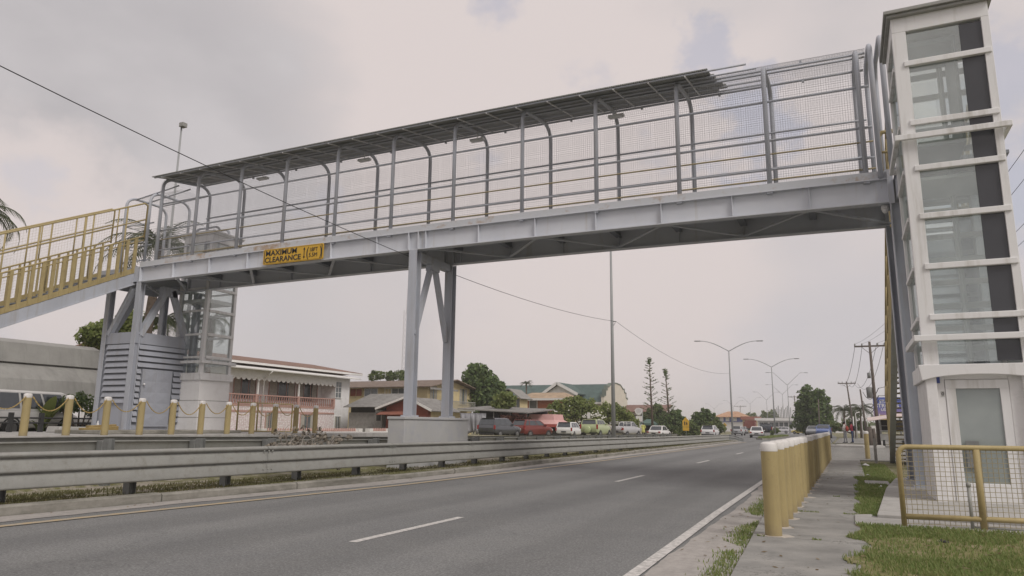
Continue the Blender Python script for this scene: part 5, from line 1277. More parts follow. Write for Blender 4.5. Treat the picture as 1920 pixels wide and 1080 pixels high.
for y0_ in (a.y + 1.5, a.y + 5.5, a.y + 8.5): b.box(X - 4, X - 3.96, y0_, y0_ + 1.2, .5, 2.6)
b.build('doorway', M_DARK, H)
# white-walled low enclosure beyond the right side and its goal-like frames
Y = 230; p0 = atY(1563, 808, Y); W_ = thing('boundary_wall', 'low pale boundary wall behind the two people on the right', 'wall', (p0.x, Y, 0)); b = MB(); zt = atY(1600, 798, Y).z; b.box(p0.x, p0.x + 12, Y, Y + .3, -.1, zt)
b.build('panel', M_WHITE2, W_)
b = MB()
for i in range(5): b.box(p0.x + 3 * i - .2, p0.x + 3 * i + .2, Y - .06, Y + .36, -.1, zt + .15)
b.build('pier', M_CONC, W_)
for k, (u, vt, lab) in enumerate(((1586, 783, 'shortest white post left of the leaning pole'), (1601, 781, 'white post just right of the person in grey trousers'), (1606, 774, 'white bent-topped post in front of the left palm trunk'), (1617, 780, 'white post behind the tree stump, left one'), (1627, 779, 'white post nearest the billboard'))):
    T = thing('white_post', lab, 'post', tuple(at_depth(u, 92).xy) + (0,), 0, 'white posts before the coconut palms'); q = T.location; zz_ = at_depth(u, 92, vt).z
    b = MB(); b.tube([(q.x, q.y, 0), (q.x, q.y, zz_ - .1), (q.x + .12, q.y, zz_), (q.x + .5, q.y, zz_ + .1)] if k != 1 else [(q.x, q.y, 0), (q.x, q.y, zz_)], .06, 7); b.build('shaft', M_TRIM, T)
# ---------------------------------------------------------------- vehicles
M_TYRE = paint('tyre', (.022, .022, .022), .85, .2, 6); M_RIM = paint('wheel_rim', (.20, .20, .20), .35, .1, 5, metal=.6)
M_CGLASS = paint('car_glass', (.11, .12, .13), .1, .2, 2, metal=.55, spec=.7); M_TAIL = paint('tail_light', (.28, .03, .025), .25, .1, 5); M_HEADL = paint('head_light', (.6, .6, .58), .2, .1, 5); M_TRIMB = paint('black_trim', (.035, .035, .035), .6, .2, 4)
M_PLATE = paint('number_plate', (.04, .04, .045), .5, .1, 4)
def carpaint(name, col, rough=.28, metal=.1): return paint(name, col, rough, .05, 1.2, dirt=sc(col, .7), dirt_amt=.25, metal=metal, spec=.5)
def vehicle(label, name, cat, loc, rz, pm, kind, L=4.3, W=1.7, H=1.5, spare=None, group='parked and moving cars', z_up=0.):
    T = thing(name, label, cat, loc, rz, group)
    hw = W / 2; y0, y1 = -L / 2, L / 2
    g = {'estate': (.28, .92, (-.49, -.43, .04, .20), .02), 'hatch': (.24, .95, (-.48, -.40, .06, .26), .0), 'suv': (.36, 1.05, (-.485, -.455, .03, .17), .0), 'sedan': (.26, .86, (-.33, -.21, .07, .22), .0), 'pickup': (.40, 1.02, (-.05, .0, .14, .24), .0), 'van': (.3, 1.1, (-.49, -.47, .30, .42), .0)}[kind]
    zl, zb, (cb0, ct0, ct1, cb1), _ = g
    zl = zl * H / 1.45; zb = zb * H / 1.45 if kind not in ('van',) else zb
    cb0, ct0, ct1, cb1 = [q * L for q in (cb0, ct0, ct1, cb1)]
    # lower body: lofted rings
    st = [(-.5, .80, .62, .70, .86), (-.488, .92, .30, .88, .985), (-.46, .98, .24, .97, 1), (-.36, 1, .2, 1, 1), (-.1, 1, .2, 1, 1), (.18, 1, .2, 1, .995), (.27, .99, .2, .97, .96), (.40, .965, .22, .90, .90), (.465, .90, .26, .82, .84), (.493, .82, .34, .70, .75), (.5, .72, .42, .62, .68)]
    if kind == 'sedan': st[0:3] = [(-.5, .78, .62, .80, .84), (-.488, .92, .32, .93, .94), (-.44, .98, .24, .97, .965)]
    b = MB(); v = []
    for fy, fw, fl, fs, fz in st:
        y = fy * L; wv = hw * fw; z0 = zl * (fl / .2 if fl > .2 else 1); z0 = min(z0, zb * .75); zt = zb * fz
        zm = z0 + (zt - z0) * .55
        ring = [(-wv * .55, z0), (-wv * .93, z0 + .03), (-wv, z0 + (zm - z0) * .5), (-wv, zm), (-wv * .965, zt - .07), (-wv * .90, zt), (0, zt + .025), (wv * .90, zt), (wv * .965, zt - .07), (wv, zm), (wv, z0 + (zm - z0) * .5), (wv * .93, z0 + .03), (wv * .55, z0)]
        v += [(x, y, z) for x, z in ring]
    k = 13; n = len(st)
    f = [(i * k + j, i * k + (j + 1) % k, (i + 1) * k + (j + 1) % k, (i + 1) * k + j) for i in range(n - 1) for j in range(k)] + [tuple(range(k)), tuple((n - 1) * k + j for j in reversed(range(k)))]
    b.add(v, f, True)
    # cabin
    def cabin(b, c0, t0, t1, c1, zroof):
        wb, wt = hw * .93, hw * .79
        lv = [(0., zb - .02, c0, c1, wb), (.55, zb + (zroof - zb) * .6, c0 + (t0 - c0) * .6, c1 + (t1 - c1) * .6, wb + (wt - wb) * .6), (.9, zroof - .07, c0 + (t0 - c0) * .93, c1 + (t1 - c1) * .93, wb + (wt - wb) * .97), (1, zroof, t0 + .10, t1 - .12, wt * .84)]
        v = []
        for _, z, a, c, w_ in lv: v += [(-w_, a, z), (w_, a, z), (w_, c, z), (-w_, c, z)]
        b.add(v, [(i * 4 + j, i * 4 + (j + 1) % 4, (i + 1) * 4 + (j + 1) % 4, (i + 1) * 4 + j) for i in range(3) for j in range(4)] + [(12, 13, 14, 15)])
    cabin(b, cb0, ct0, ct1, cb1, H)
    if kind == 'pickup':
        pass
    body = b.build('body', pm, T, local=True, bevel=.03)
    # window panels set just proud of the cabin sides
    wb, wt = hw * .93, hw * .79
    def sidep(fy, fz, s_):
        a = cb0 + (ct0 - cb0) * fz; c = cb1 + (ct1 - cb1) * fz; return (s_ * (wb + (wt - wb) * fz + .006), a + (c - a) * fy, zb + (H - zb) * fz)
    sp = {'estate': ((.04, .30), (.335, .62), (.65, .93)), 'hatch': ((.05, .2), (.24, .58), (.61, .93)), 'suv': ((.05, .30), (.335, .62), (.65, .93)), 'sedan': ((.10, .5), (.54, .90)), 'pickup': ((.08, .45), (.5, .92)), 'van': ((.03, .3), (.33, .6), (.63, .95))}[kind]
    for s_ in (-1, 1):
        for a, c in sp:
            b = MB(); q = [sidep(a + .03 * (1 if a < .15 else 0), .86, s_), sidep(c - .05 * (1 if c > .85 else 0), .86, s_), sidep(c, .10, s_), sidep(a, .10, s_)]
            b.slab(*q, .008 * s_); b.build('side_window', M_CGLASS, T, local=True)
    def endp(fx, fz, rear):
        y = (cb0 + (ct0 - cb0) * fz - .006) if rear else (cb1 + (ct1 - cb1) * fz + .006); return (fx * (wb + (wt - wb) * fz), y, zb + (H - zb) * fz)
    b = MB(); b.slab(endp(-.86, .12, 1), endp(.86, .12, 1), endp(.86, .88, 1), endp(-.86, .88, 1), .008); b.build('rear_window', M_CGLASS, T, local=True)
    b = MB(); b.slab(endp(-.9, .06, 0), endp(-.9, .9, 0), endp(.9, .9, 0), endp(.9, .06, 0), .008); b.build('windscreen', M_CGLASS, T, local=True)
    if kind in ('estate', 'suv', 'hatch'):
        b = MB(); b.box(-wt * .85, wt * .85, ct0 - .14, ct0 + .14, H - .045, H - .005); b.build('roof_spoiler', pm if kind != 'estate' else M_TRIMB, T, local=True, bevel=.012)
    # wheels
    R_ = .30 * (H / 1.45) ** .5 * (1.12 if kind in ('suv', 'pickup', 'van') else 1)
    for s_ in (-1, 1):
        for fy in (-.30, .31):
            y = fy * L; xo = s_ * (hw + .012); xi = s_ * (hw - .19)
            b = MB(); b.lathe([(.0, 0), (R_ * .62, 0), (R_ * .9, -.0), (R_, -.03 * 1), (R_, -.17), (R_ * .9, -.2), (0, -.2)] if s_ > 0 else [(.0, 0), (R_ * .62, 0), (R_ * .9, 0), (R_, .03), (R_, .17), (R_ * .9, .2), (0, .2)], (xo, y, R_), 18, 'x'); w_ = b.build('wheel', M_TYRE, T, local=True)
            b = MB(); b.lathe([(0, .012 * s_), (R_ * .22, .012 * s_), (R_ * .5, .002 * s_), (R_ * .64, .014 * s_), (R_ * .66, .001 * s_)], (xo, y, R_), 14, 'x'); b.build('rim', M_RIM, w_, local=True)
            b = MB(); v = []; nn = 14     # wheel-arch lip and dark well
            for k_ in range(nn + 1):
                a = math.pi * k_ / nn; 
                for rr in (R_ * 1.20, R_ * 1.02): v.append((s_ * (hw + .004), y + rr * math.cos(a), R_ + rr * math.sin(a)))
            b.add(v, [(2 * i, 2 * i + 1, 2 * i + 3, 2 * i + 2) for i in range(nn)]); o = b.build('wheel_arch', M_TRIMB, T, local=True); o.modifiers.new('sol', 'SOLIDIFY').thickness = .012
    # lights, plate, bumper strips
    for s_ in (-1, 1):
        b = MB()
        if kind in ('estate', 'hatch', 'suv', 'van'): b.box(s_ * hw * .93 - .075, s_ * hw * .93 + .075, y0 + .015, y0 + .12, zb * .70, zb * 1.02)
        else: b.box(s_ * hw * .80 - .15, s_ * hw * .80 + .13, y0 + .0, y0 + .10, zb * .70, zb * .90)
        b.build('tail_light', M_TAIL, T, local=True, bevel=.015)
        b = MB(); b.box(s_ * hw * .70 - .17, s_ * hw * .70 + .15, y1 - .16, y1 - .055, zb * .58, zb * .76); b.build('headlight', M_HEADL, T, local=True, bevel=.02)
        b = MB(); b.box(s_ * (hw + .02) - .07, s_ * (hw + .02) + .07, cb1 - .32, cb1 - .18, zb, zb + .13); b.build('mirror', pm, T, local=True, bevel=.02)
    b = MB(); b.box(-.24, .24, y0 - .022, y0 + .05, zb * .56, zb * .56 + .12); b.build('number_plate', M_PLATE, T, local=True)
    b = MB(); b.box(-hw * .86, hw * .86, y0 + .012, y0 + .1, zl + .03, zl + .12); b.box(-hw * .7, hw * .7, y1 - .1, y1 - .005, zl + .02, zl + .12); b.build('bumper_strip', M_TRIMB, T, local=True)
    if spare is not None:
        b = MB(); b.lathe([(0, -.17), (.30, -.17), (.345, -.13), (.35, .0)], (-.12, y0 - .02, zb * .66), 22, 'y'); b.build('spare_wheel_cover', spare, T, local=True)
    if kind == 'pickup':
        b = MB()
        for s_ in (-1, 1): b.tube([(s_ * hw * .9, y0 + .15, zb), (s_ * hw * .9, y0 + .2, H - .08), (s_ * hw * .85, cb0, H - .02)], .025, 6); b.tube([(s_ * hw * .9, y0 + 1.0, zb), (s_ * hw * .9, y0 + 1.0, H - .06)], .022, 6); b.tube([(s_ * hw * .9, y0 + .2, zb + .3), (s_ * hw * .88, cb0 + .1, zb + .3)], .02, 6)
        b.tube([(-hw * .9, y0 + .2, H - .08), (hw * .9, y0 + .2, H - .08)], .025, 6); b.tube([(-hw * .3, y0 + .18, zb), (-hw * .3, y0 + .2, H - .08)], .02, 6); b.tube([(hw * .3, y0 + .18, zb), (hw * .3, y0 + .2, H - .08)], .02, 6); b.build('bed_rack', M_TRIM, T, local=True)
    return T
def place(u, D, v=800):
    q = at_depth(u, D, v); return (q.x, q.y, far_level(q.y) + .006 if q.x < -13.3 else .01)
q = place(938, 60); vehicle('dark charcoal estate car with a rear spoiler, leftmost of the parked cars', 'parked_car', 'car', q, R(-6), carpaint('charcoal_paint', (.12, .125, .135), .22, .55), 'estate', 4.45, 1.72, 1.62)
q = place(998, 65); vehicle('dark red hatchback parked right of the charcoal estate car', 'parked_car', 'car', q, R(-16), carpaint('dark_red_paint', (.20, .05, .042), .22, .35), 'hatch', 4.3, 1.72, 1.6)
q = place(1069, 73); vehicle('white estate car parked left of the pale green off-roader', 'parked_car', 'car', q, R(3), carpaint('white_car_paint', (.72, .72, .71)), 'estate', 4.4, 1.72, 1.56)
q = place(1118, 67); vehicle('pale green off-roader with a covered spare wheel on its tailgate', 'parked_car', 'car', q, R(-2), carpaint('pale_green_paint', (.42, .47, .27)), 'suv', 4.0, 1.72, 1.74, spare=carpaint('pale_green_cover', (.40, .46, .25), .4))
q = place(1173, 78); vehicle('silver pickup truck with a rack over its bed beside the lamp pole', 'pickup_truck', 'pickup truck', q, R(-8), carpaint('silver_paint', (.46, .46, .47)), 'pickup', 4.9, 1.75, 1.78)
q = place(1236, 86); vehicle('white saloon car parked beside the person in the yellow vest', 'parked_car', 'car', q, R(-4), carpaint('white_car_paint_warm', (.72, .71, .69)), 'sedan', 4.5, 1.72, 1.42)
q = place(1332, 93); vehicle('white estate car partly behind the guard rail right of the school sign', 'moving_car', 'car', q, R(0), carpaint('white_car_paint_plain', (.70, .70, .70)), 'estate', 4.6, 1.72, 1.52)
q = place(1419, 95); q = (q[0], q[1], .01); vehicle('white saloon car driving away in the near lanes past the bent rail end', 'moving_car', 'car', q, R(4), carpaint('white_car_paint_bright', (.76, .76, .75)), 'sedan', 4.4, 1.7, 1.44)
q = place(1437, 118); vehicle('dark off-roader driving away right of the white saloon', 'moving_car', 'car', (q[0], q[1], .01), R(4), carpaint('dark_blue_black_paint', (.035, .042, .055)), 'suv', 4.6, 1.85, 1.95, spare=M_TRIMB)
q = place(1384, 118); vehicle('silver car behind the bent guard rail end and lamp post', 'moving_car', 'car', (q[0], q[1], .01), R(-2), carpaint('silver_car_paint', (.42, .43, .44)), 'hatch', 4.3, 1.7, 1.5)
q = place(1393, 150); vehicle('second smaller silver car beside the red tipper truck', 'moving_car', 'car', (q[0], q[1], .01), R(0), carpaint('grey_car_paint', (.33, .34, .35)), 'sedan', 4.3, 1.7, 1.45)
q = place(1504, 150); vehicle('pale yellow taxi saloon turning by the dark trees', 'moving_car', 'car', (q[0], q[1], .01), R(70), carpaint('taxi_yellow', (.56, .46, .13)), 'sedan', 4.4, 1.7, 1.45)
q = place(1462, 165); vehicle('silver car crossing behind the grassy median island', 'moving_car', 'car', (q[0], q[1], .01), R(95), carpaint('silver_far_paint', (.48, .48, .49)), 'hatch', 4.3, 1.7, 1.5)
q = place(1545, 96); vehicle('blue car with reflective windscreen coming toward the bollards', 'moving_car', 'car', (q[0] - .1, q[1], .01), R(178), carpaint('mid_blue_paint', (.10, .15, .33), .2), 'suv', 4.4, 1.85, 1.78)
q = place(1533, 106); vehicle('grey car half hidden behind the oncoming blue car', 'moving_car', 'car', (q[0] - .6, q[1], .01), R(176), carpaint('mid_grey_paint', (.30, .31, .33)), 'suv', 4.4, 1.8, 1.65)
# white jeep and blue-roofed car behind the plants on the far left
q = atX(60, 790, -30.5); vehicle('white van with open doors parked behind the banana plants under the awning', 'parked_van', 'van', (-31.0, 18.8, .62), R(12), carpaint('white_van_paint', (.66, .65, .63)), 'van', 4.3, 1.8, 1.9)
vehicle('white car with its side window showing, left of the louvred room', 'parked_car', 'car', (-31.3, 23.6, .55), R(6), carpaint('white_left_paint', (.68, .67, .65)), 'sedan', 4.3, 1.75, 1.55)
# red tipper truck
q = place(1407, 160); T = thing('tipper_truck', 'rusty red tipper truck seen from behind beyond the white saloon', 'truck', (q[0], q[1], .01), R(3), 'parked and moving cars')
b = MB(); b.box(-1.25, 1.25, -3.4, 1.4, 1.15, 1.3); b.box(-1.25, -1.17, -3.4, 1.4, 1.3, 2.5); b.box(1.17, 1.25, -3.4, 1.4, 1.3, 2.5); b.box(-1.17, 1.17, -3.4, -3.3, 1.3, 2.5); b.box(-1.25, 1.25, 1.3, 1.4, 1.3, 2.9)
for x in (-.9, -.3, .3, .9): b.box(x - .05, x + .05, -3.47, -3.402, 1.2, 2.5)
b.build('tipper_bed', paint('truck_red', (.20, .065, .05), .6, .2, 2), T, local=True, bevel=.02)
b = MB(); b.box(-1.1, 1.1, 1.6, 3.4, .8, 2.7); b.build('cab', paint('truck_cab_cream', (.45, .40, .30), .5), T, local=True, bevel=.1); b = MB(); b.box(-.5, .5, -3.2, 3.2, .7, 1.1); b.box(-1.2, 1.2, -3.42, -3.36, .75, 1.1); b.build('chassis', M_TRIMB, T, local=True)
for s_ in (-1, 1):
    for y in (-2.4, -1.2, 2.5): b = MB(); b.lathe([(0, .05 * s_), (.35, .05 * s_), (.5, 0), (.5, -.3 * s_), (0, -.3 * s_)], (s_ * 1.2, y, .5), 16, 'x'); b.build('wheel', M_TYRE, T, local=True)

# ---------------------------------------------------------------- signs, tents, stalls
# school crossing sign
q = at_depth(1286, 92); T = thing('school_sign', 'yellow pentagonal school crossing sign on a grey post', 'sign', (q.x, q.y, 0)); zc_ = at_depth(1286, 92, 793).z
yd = q.y; b = MB(); b.tube([(q.x, yd + .06, 0), (q.x, yd + .06, zc_ + .5)], .035, 7); b.build('post', M_POLE, T)
b = MB(); b.prism([(q.x - .42, zc_ - .48), (q.x + .42, zc_ - .48), (q.x + .42, zc_ + .28), (q.x, zc_ + .72), (q.x - .42, zc_ + .28)], 'y', yd - .02, yd + .01); b.build('panel', M_SIGNY, T)
b = MB(); b.box(q.x - .40, q.x + .40, yd - .02, yd + .01, zc_ - .98, zc_ - .53); b.build('lower_panel', M_SIGNY, T)
b = MB()
for dx, h in ((-.13, .52), (.13, .44)):
    x = q.x + dx; z0 = zc_ - .30; b.prism([(x - .07, z0 + h * .42), (x + .07, z0 + h * .42), (x + .09, z0 + h * .78), (x - .09, z0 + h * .78)], 'y', yd - .026, yd - .021); b.prism([(x + .05 * math.cos(k * .785), z0 + h * .92 + .055 * math.sin(k * .785)) for k in range(8)], 'y', yd - .026, yd - .021)
    b.prism([(x - .07, z0), (x - .01, z0), (x, z0 + h * .41), (x - .06, z0 + h * .41)], 'y', yd - .026, yd - .021); b.prism([(x + .03, z0), (x + .09, z0), (x + .06, z0 + h * .41), (x + .005, z0 + h * .41)], 'y', yd - .026, yd - .021)
b.build('walking_children_symbol', M_INK, T)
q = at_depth(1359, 135); T = thing('warning_sign', 'small distant yellow diamond warning sign before the blue house', 'sign', (q.x, q.y, 0)); z = at_depth(1359, 135, 797).z
b = MB(); b.prism([(q.x - .42, z), (q.x, z - .42), (q.x + .42, z), (q.x, z + .42)], 'y', q.y - .02, q.y); b.build('panel', M_SIGNY, T); b = MB(); b.tube([(q.x, q.y + .05, 0), (q.x, q.y + .05, z)], .035, 6); b.build('post', M_POLE, T); b = MB(); b.prism([(q.x - .1, z - .16), (q.x + .16, z - .16), (q.x + .05, z + .16)], 'y', q.y - .026, q.y - .021); b.build('symbol', M_INK, T)
# round shop sign
q = at_depth(1198, 104); T = thing('shop_sign', 'white rounded shop sign over a blank board on a pole', 'sign', (q.x, q.y, 0)); z = at_depth(1198, 104, 770).z; yd = q.y
b = MB(); b.prism([(q.x + .55 * math.cos(a) * (1.05 if math.sin(a) > 0 else .95), z + (.40 if math.sin(a) > 0 else .62) * math.sin(a)) for a in [k * math.pi / 12 for k in range(24)]], 'y', yd - .06, yd + .06); b.build('panel', M_WHITE, T)
b = MB(); b.prism([(q.x + .36 * math.cos(a), z - .02 + .34 * math.sin(a)) for a in [k * math.pi / 10 for k in range(20)]] , 'y', yd - .066, yd - .061); b.build('emblem', paint('sign_grey', (.55, .53, .54), .6), T)
b = MB(); b.box(q.x - .42, q.x + .5, yd - .04, yd + .04, z - 1.55, z - .75); b.box(q.x - .3, q.x + .6, yd - .04, yd + .04, z - 2.85, z - 1.95); b.build('board', M_TRIM, T)
b = MB(); b.tube([(q.x + .52, yd + .1, 0), (q.x + .52, yd + .1, z + .3)], .06, 7); b.build('post', M_POLE, T)
q = at_depth(1104, 84); T = thing('small_sign', 'small blank white upright sign in the flowering hedge', 'sign', (q.x, q.y, .2)); z = at_depth(1104, 84, 779).z
b = MB(); b.box(q.x - .18, q.x + .18, q.y - .02, q.y + .02, z - .35, z + .35); b.build('panel', M_TRIM, T); b = MB(); b.tube([(q.x, q.y + .05, 0), (q.x, q.y + .05, z)], .03, 6); b.build('post', M_POLE, T)
# red tent and green tent
def tent(label, u, D, vtop, veave, w_, mat, mat2, sq):
    q = at_depth(u, D); T = thing('canopy_tent', label, 'tent', (q.x, q.y, far_level(q.y)), 0, 'canopy tents along the far side'); zt = at_depth(u, D, vtop).z; ze = at_depth(u, D, veave).z
    h = w_ / 2; b = MB(); n = 8; v = []
    levs = [(1., ze), (.78, ze + (zt - ze) * .22), (.62, ze + (zt - ze) * .45), (sq, zt)]
    for s_, z in levs:
        for (cx, cy) in ((-h, -h), (h, -h), (h, h), (-h, h)): v.append((q.x + cx * s_, q.y + cy * s_, z))
    b.add(v, [(i * 4 + j, i * 4 + (j + 1) % 4, (i + 1) * 4 + (j + 1) % 4, (i + 1) * 4 + j) for i in range(3) for j in range(4)] + [(12, 13, 14, 15)]); o = b.build('canopy', mat, T); o.modifiers.new('sol', 'SOLIDIFY').thickness = .03
    b = MB()
    for (a, c) in (((-h, -h), (h, -h)), ((h, -h), (h, h)), ((h, h), (-h, h)), ((-h, h), (-h, -h))):
        b.slab((q.x + a[0], q.y + a[1], ze - .28), (q.x + c[0], q.y + c[1], ze - .28), (q.x + c[0], q.y + c[1], ze + .02), (q.x + a[0], q.y + a[1], ze + .02), .02)
    b.build('valance', mat2, T)
    b = MB(); b.box(q.x - h * .95, q.x + h * .95, q.y + h * .93, q.y + h * .95, far_level(q.y) + .05, ze - .02); b.build('shade_backdrop', M_DARK, T)  # dark backdrop added to stand for the shade under the canopy
    b = MB(); b.box(q.x - h * .8, q.x + h * .6, q.y - h * .3, q.y + h * .2, far_level(q.y) + .65, far_level(q.y) + .72); b.box(q.x - h * .75, q.x + h * .55, q.y - h * .25, q.y - h * .2, far_level(q.y), far_level(q.y) + .65); b.build('counter', M_TIMBER, T)
    for (cx, cy) in ((-h, -h), (h, -h), (h, h), (-h, h)):
        b = MB(); b.tube([(q.x + cx * .97, q.y + cy * .97, far_level(q.y)), (q.x + cx * .97, q.y + cy * .97, ze)], .035, 6); b.build('leg', M_TRIM, T)
    return T
tent('faded red canopy tent behind the dark red hatchback', 1024, 76, 777, 795.5, 4.7, paint('tent_faded_red', (.60, .36, .34), .7, .10, .8), paint('tent_red', (.44, .10, .085), .7, .1, 2), .58)
tent('small green canopy tent near the round white sign', 1217, 108, 786, 794, 2.2, paint('tent_green', (.10, .16, .14), .7, .1, 1), paint('tent_green_edge', (.09, .15, .13), .7), .25)
# billboard
q = atY(1636, 745, 84); q2 = atY(1690, 745, 84); T = thing('billboard', 'blue and pink billboard with white words behind the tall utility pole', 'billboard', ((q.x + q2.x) / 2, 84, 0)); zt = q.z; zb_ = atY(1640, 783, 84).z
s = NT('billboard_print'); sp_ = s.n('ShaderNodeSeparateXYZ'); s.l(s.co.outputs['Generated'], sp_.inputs[0]); s.bsdf(s.ramp(sp_.outputs['Z'], [(.0, (.36, .22, .35)), (.45, (.16, .16, .42)), (.75, (.09, .13, .42))]), .5); M_BB = s.m
b = MB(); b.box(q.x, q2.x, 83.98, 84.08, zb_, zt); b.build('panel', M_BB, T)
b = MB(); b.tube([(q.x + .15, 84.2, 0), (q.x + .15, 84.2, zt)], .08, 6); b.tube([(q2.x - .3, 84.2, 0), (q2.x - .3, 84.2, zt)], .08, 6); b.build('post', M_POLE, T)
sz = (zt - zb_)
for w_, z, s_, u in (('STAY', .72, .22, 1649), ('STRONG', .50, .26, 1641), ('US', .33, .18, 1651)):
    text_mesh(w_, sz * s_, Matrix.Translation((atY(u, 760, 84).x, 83.965, zb_ + sz * z)) @ Matrix.Rotation(R(90), 4, 'X'), M_WHITE, 'lettering', T, bold=.012)
# food stall with its printed board and handcart
q = atY(1650, 778, 68); T = thing('food_board', 'small yellow and red printed food board beside the yellow stair', 'sign', (q.x, 68, 0)); zt = q.z; zb_ = atY(1650, 797, 68).z; x1 = atY(1672, 790, 68).x
b = MB(); b.box(q.x, x1, 67.98, 68.02, zb_, zt); b.build('panel', paint('board_yellow', (.50, .36, .13), .6, .15, 3), T); b = MB(); b.box(q.x + .06, x1, 67.965, 67.978, zb_ + .05, zb_ + (zt - zb_) * .42); b.build('red_print', paint('board_red', (.40, .10, .08), .6, .3, 6), T)
b = MB(); b.box(q.x - .06, q.x, 67.97, 68.05, 0, zt + .1); b.build('post', M_TRIM, T)
q = atY(1668, 835, 60); T = thing('food_stall', 'wheeled food stall with a faded pink awning half hidden by the yellow stair', 'stall', (q.x, 60, 0))
xs0, xs1 = atY(1652, 820, 60).x, q.x + 1.2; zt = atY(1655, 783, 60).z
b = MB(); b.box(xs0, xs1, 60, 61.6, .45, .95); b.box(xs0, xs1, 60, 61.6, 1.15, 1.22); b.build('counter', paint('stall_grey', (.36, .36, .34), .6, .2, 3), T, bevel=.02)
b = MB()
for x in (xs0 + .05, xs1 - .05):
    for y in (60.05, 61.55): b.tube([(x, y, .5), (x, y, zt - .1)], .03, 6)
b.tube([(xs0, 60.0, 1.55), (xs1, 60.0, 1.55)], .02, 6); b.build('frame', M_GALV, T)
b = MB(); zl_ = atY(1635, 790, 59).z; b.slab((xs0 - .8, 59.2, zl_), (xs1, 59.2, zt + .1), (xs1, 61.9, zt + .35), (xs0 - .8, 61.9, zl_ + .25), .05); b.build('awning', paint('pink_awning', (.62, .52, .49), .7, .15, 2), T)
for x in (xs0 + .15, xs0 + .75, xs0 + 1.4): b = MB(); b.lathe([(0, -.05), (.22, -.05), (.27, -.02), (.27, .09), (0, .1)], (x, 59.95, .27), 14, 'x'); b.build('wheel', M_TYRE, T)
b = MB(); b.box(xs0 + .1, xs1 - .1, 61.3, 61.58, 1.22, 2.0); b.build('back_panel', M_DARK, T)
# tree stump / old post pair, stick post
q = atY(1633, 832, 58); T = thing('tree_stump', 'dark split tree stump between the lone bollard and the food stall', 'stump', (q.x, 58, 0)); b = MB(); h = atY(1634, 800, 58).z
for dx, r_, hh in ((0, .17, 1.), (.24, .13, .92), (-.05, .1, .85)): b.tube([(q.x + dx, 58 + dx * .4, -.05), (q.x + dx + .02, 58, hh * h * .6), (q.x + dx - .01, 58, hh * h)], [r_ * 1.25, r_, r_ * .85], 9)
b.build('trunk', M_WOODP, T)
q = atY(1643, 866, 33.5); o = MB(); z1 = atY(1642, 822, 33.5).z; o.box(q.x - .055, q.x + .055, 33.45, 33.55, -.05, z1); T = o.build('timber_stake', M_TIMBER, loc=(q.x, 33.5, 0)); tag(T, 'thin weathered timber stake at the grass edge beyond the mesh gate', 'stake')
# chains to the island
cable('thin drooping chain from the farthest bollard to the low kerb island', [(-.84, 34.9, 1.0), (-.9, 62, .25)], [.25], .012, 'barrier_chain', 'thin chains by the driveway'); cable('thin drooping chain from the kerb island to the lone bollard', [(1.3, 62, .3), (.66, 36.6, 1.0)], [.2], .012, 'barrier_chain', 'thin chains by the driveway')

# ---------------------------------------------------------------- plants
def leaves(b, blobs, n, size, rnd, shell=.55, flat=.0):
    vol = [(rx * ry * rz) ** .667 for (_, rx, ry, rz) in blobs]; tot = sum(vol)
    for (c, rx, ry, rz), vv in zip(blobs, vol):
        for _ in range(max(6, int(n * vv / tot))):
            d = Vector((rnd.gauss(0, 1), rnd.gauss(0, 1), rnd.gauss(0, 1))).normalized()
            r_ = shell + (1 - shell) * rnd.random() ** .6; r_ *= 1 + rnd.gauss(0, .06)
            p = Vector((c[0] + d.x * rx * r_, c[1] + d.y * ry * r_, c[2] + d.z * rz * r_))
            nrm = (d + Vector((rnd.gauss(0, .6), rnd.gauss(0, .6), rnd.gauss(0, .6) + .3))).normalized()
            a = nrm.cross(Vector((rnd.gauss(0, 1), rnd.gauss(0, 1), rnd.gauss(0, 1)))).normalized(); c_ = nrm.cross(a)
            s_ = size * rnd.uniform(.6, 1.3); l = s_ * rnd.uniform(1.0, 1.8)
            b.add([p - a * s_ * .5, p - c_ * l * .55, p + a * s_ * .5, p + c_ * l * .55 - nrm * s_ * .15], [(0, 1, 2, 3)])
def tree(name, label, cat, base, h, blobs, n, size, mat, seed, trunk_r=.25, group=None, trunk=True):
    rnd = random.Random(seed); T = thing(name, label, cat, base, 0, group)
    B_ = Vector(base); bl = [(B_ + Vector(c), rx * .92, ry * .92, rz * .92) for c, rx, ry, rz in blobs]
    for c, rx, ry, rz in list(bl):          # small sprays that break the outline
        for _ in range(4):
            d = Vector((rnd.gauss(0, 1), rnd.gauss(0, 1), rnd.gauss(.25, 1))).normalized(); k_ = rnd.uniform(.22, .42); bl.append((c + Vector((d.x * rx, d.y * ry, d.z * rz)) * rnd.uniform(.85, 1.12), rx * k_, ry * k_, rz * k_))
    if trunk:
        b = MB(); b.tube([B_, B_ + Vector((.1, 0, h * .3)), B_ + Vector((0, .1, h * .6))], [trunk_r * 1.3, trunk_r, trunk_r * .6], 8)
        for (c, rx, ry, rz) in bl[:9]: st_ = B_ + Vector((0, 0, h * rnd.uniform(.25, .5))); md = st_.lerp(c, .5) + Vector((0, 0, -.1 * h)); b.tube([st_, md, c], [trunk_r * .5, trunk_r * .33, trunk_r * .12], 6)
        b.build('trunk', M_BARK, T)
    b = MB(); leaves(b, bl, n, size, rnd); b.build('crown', mat, T, fix=False); return T
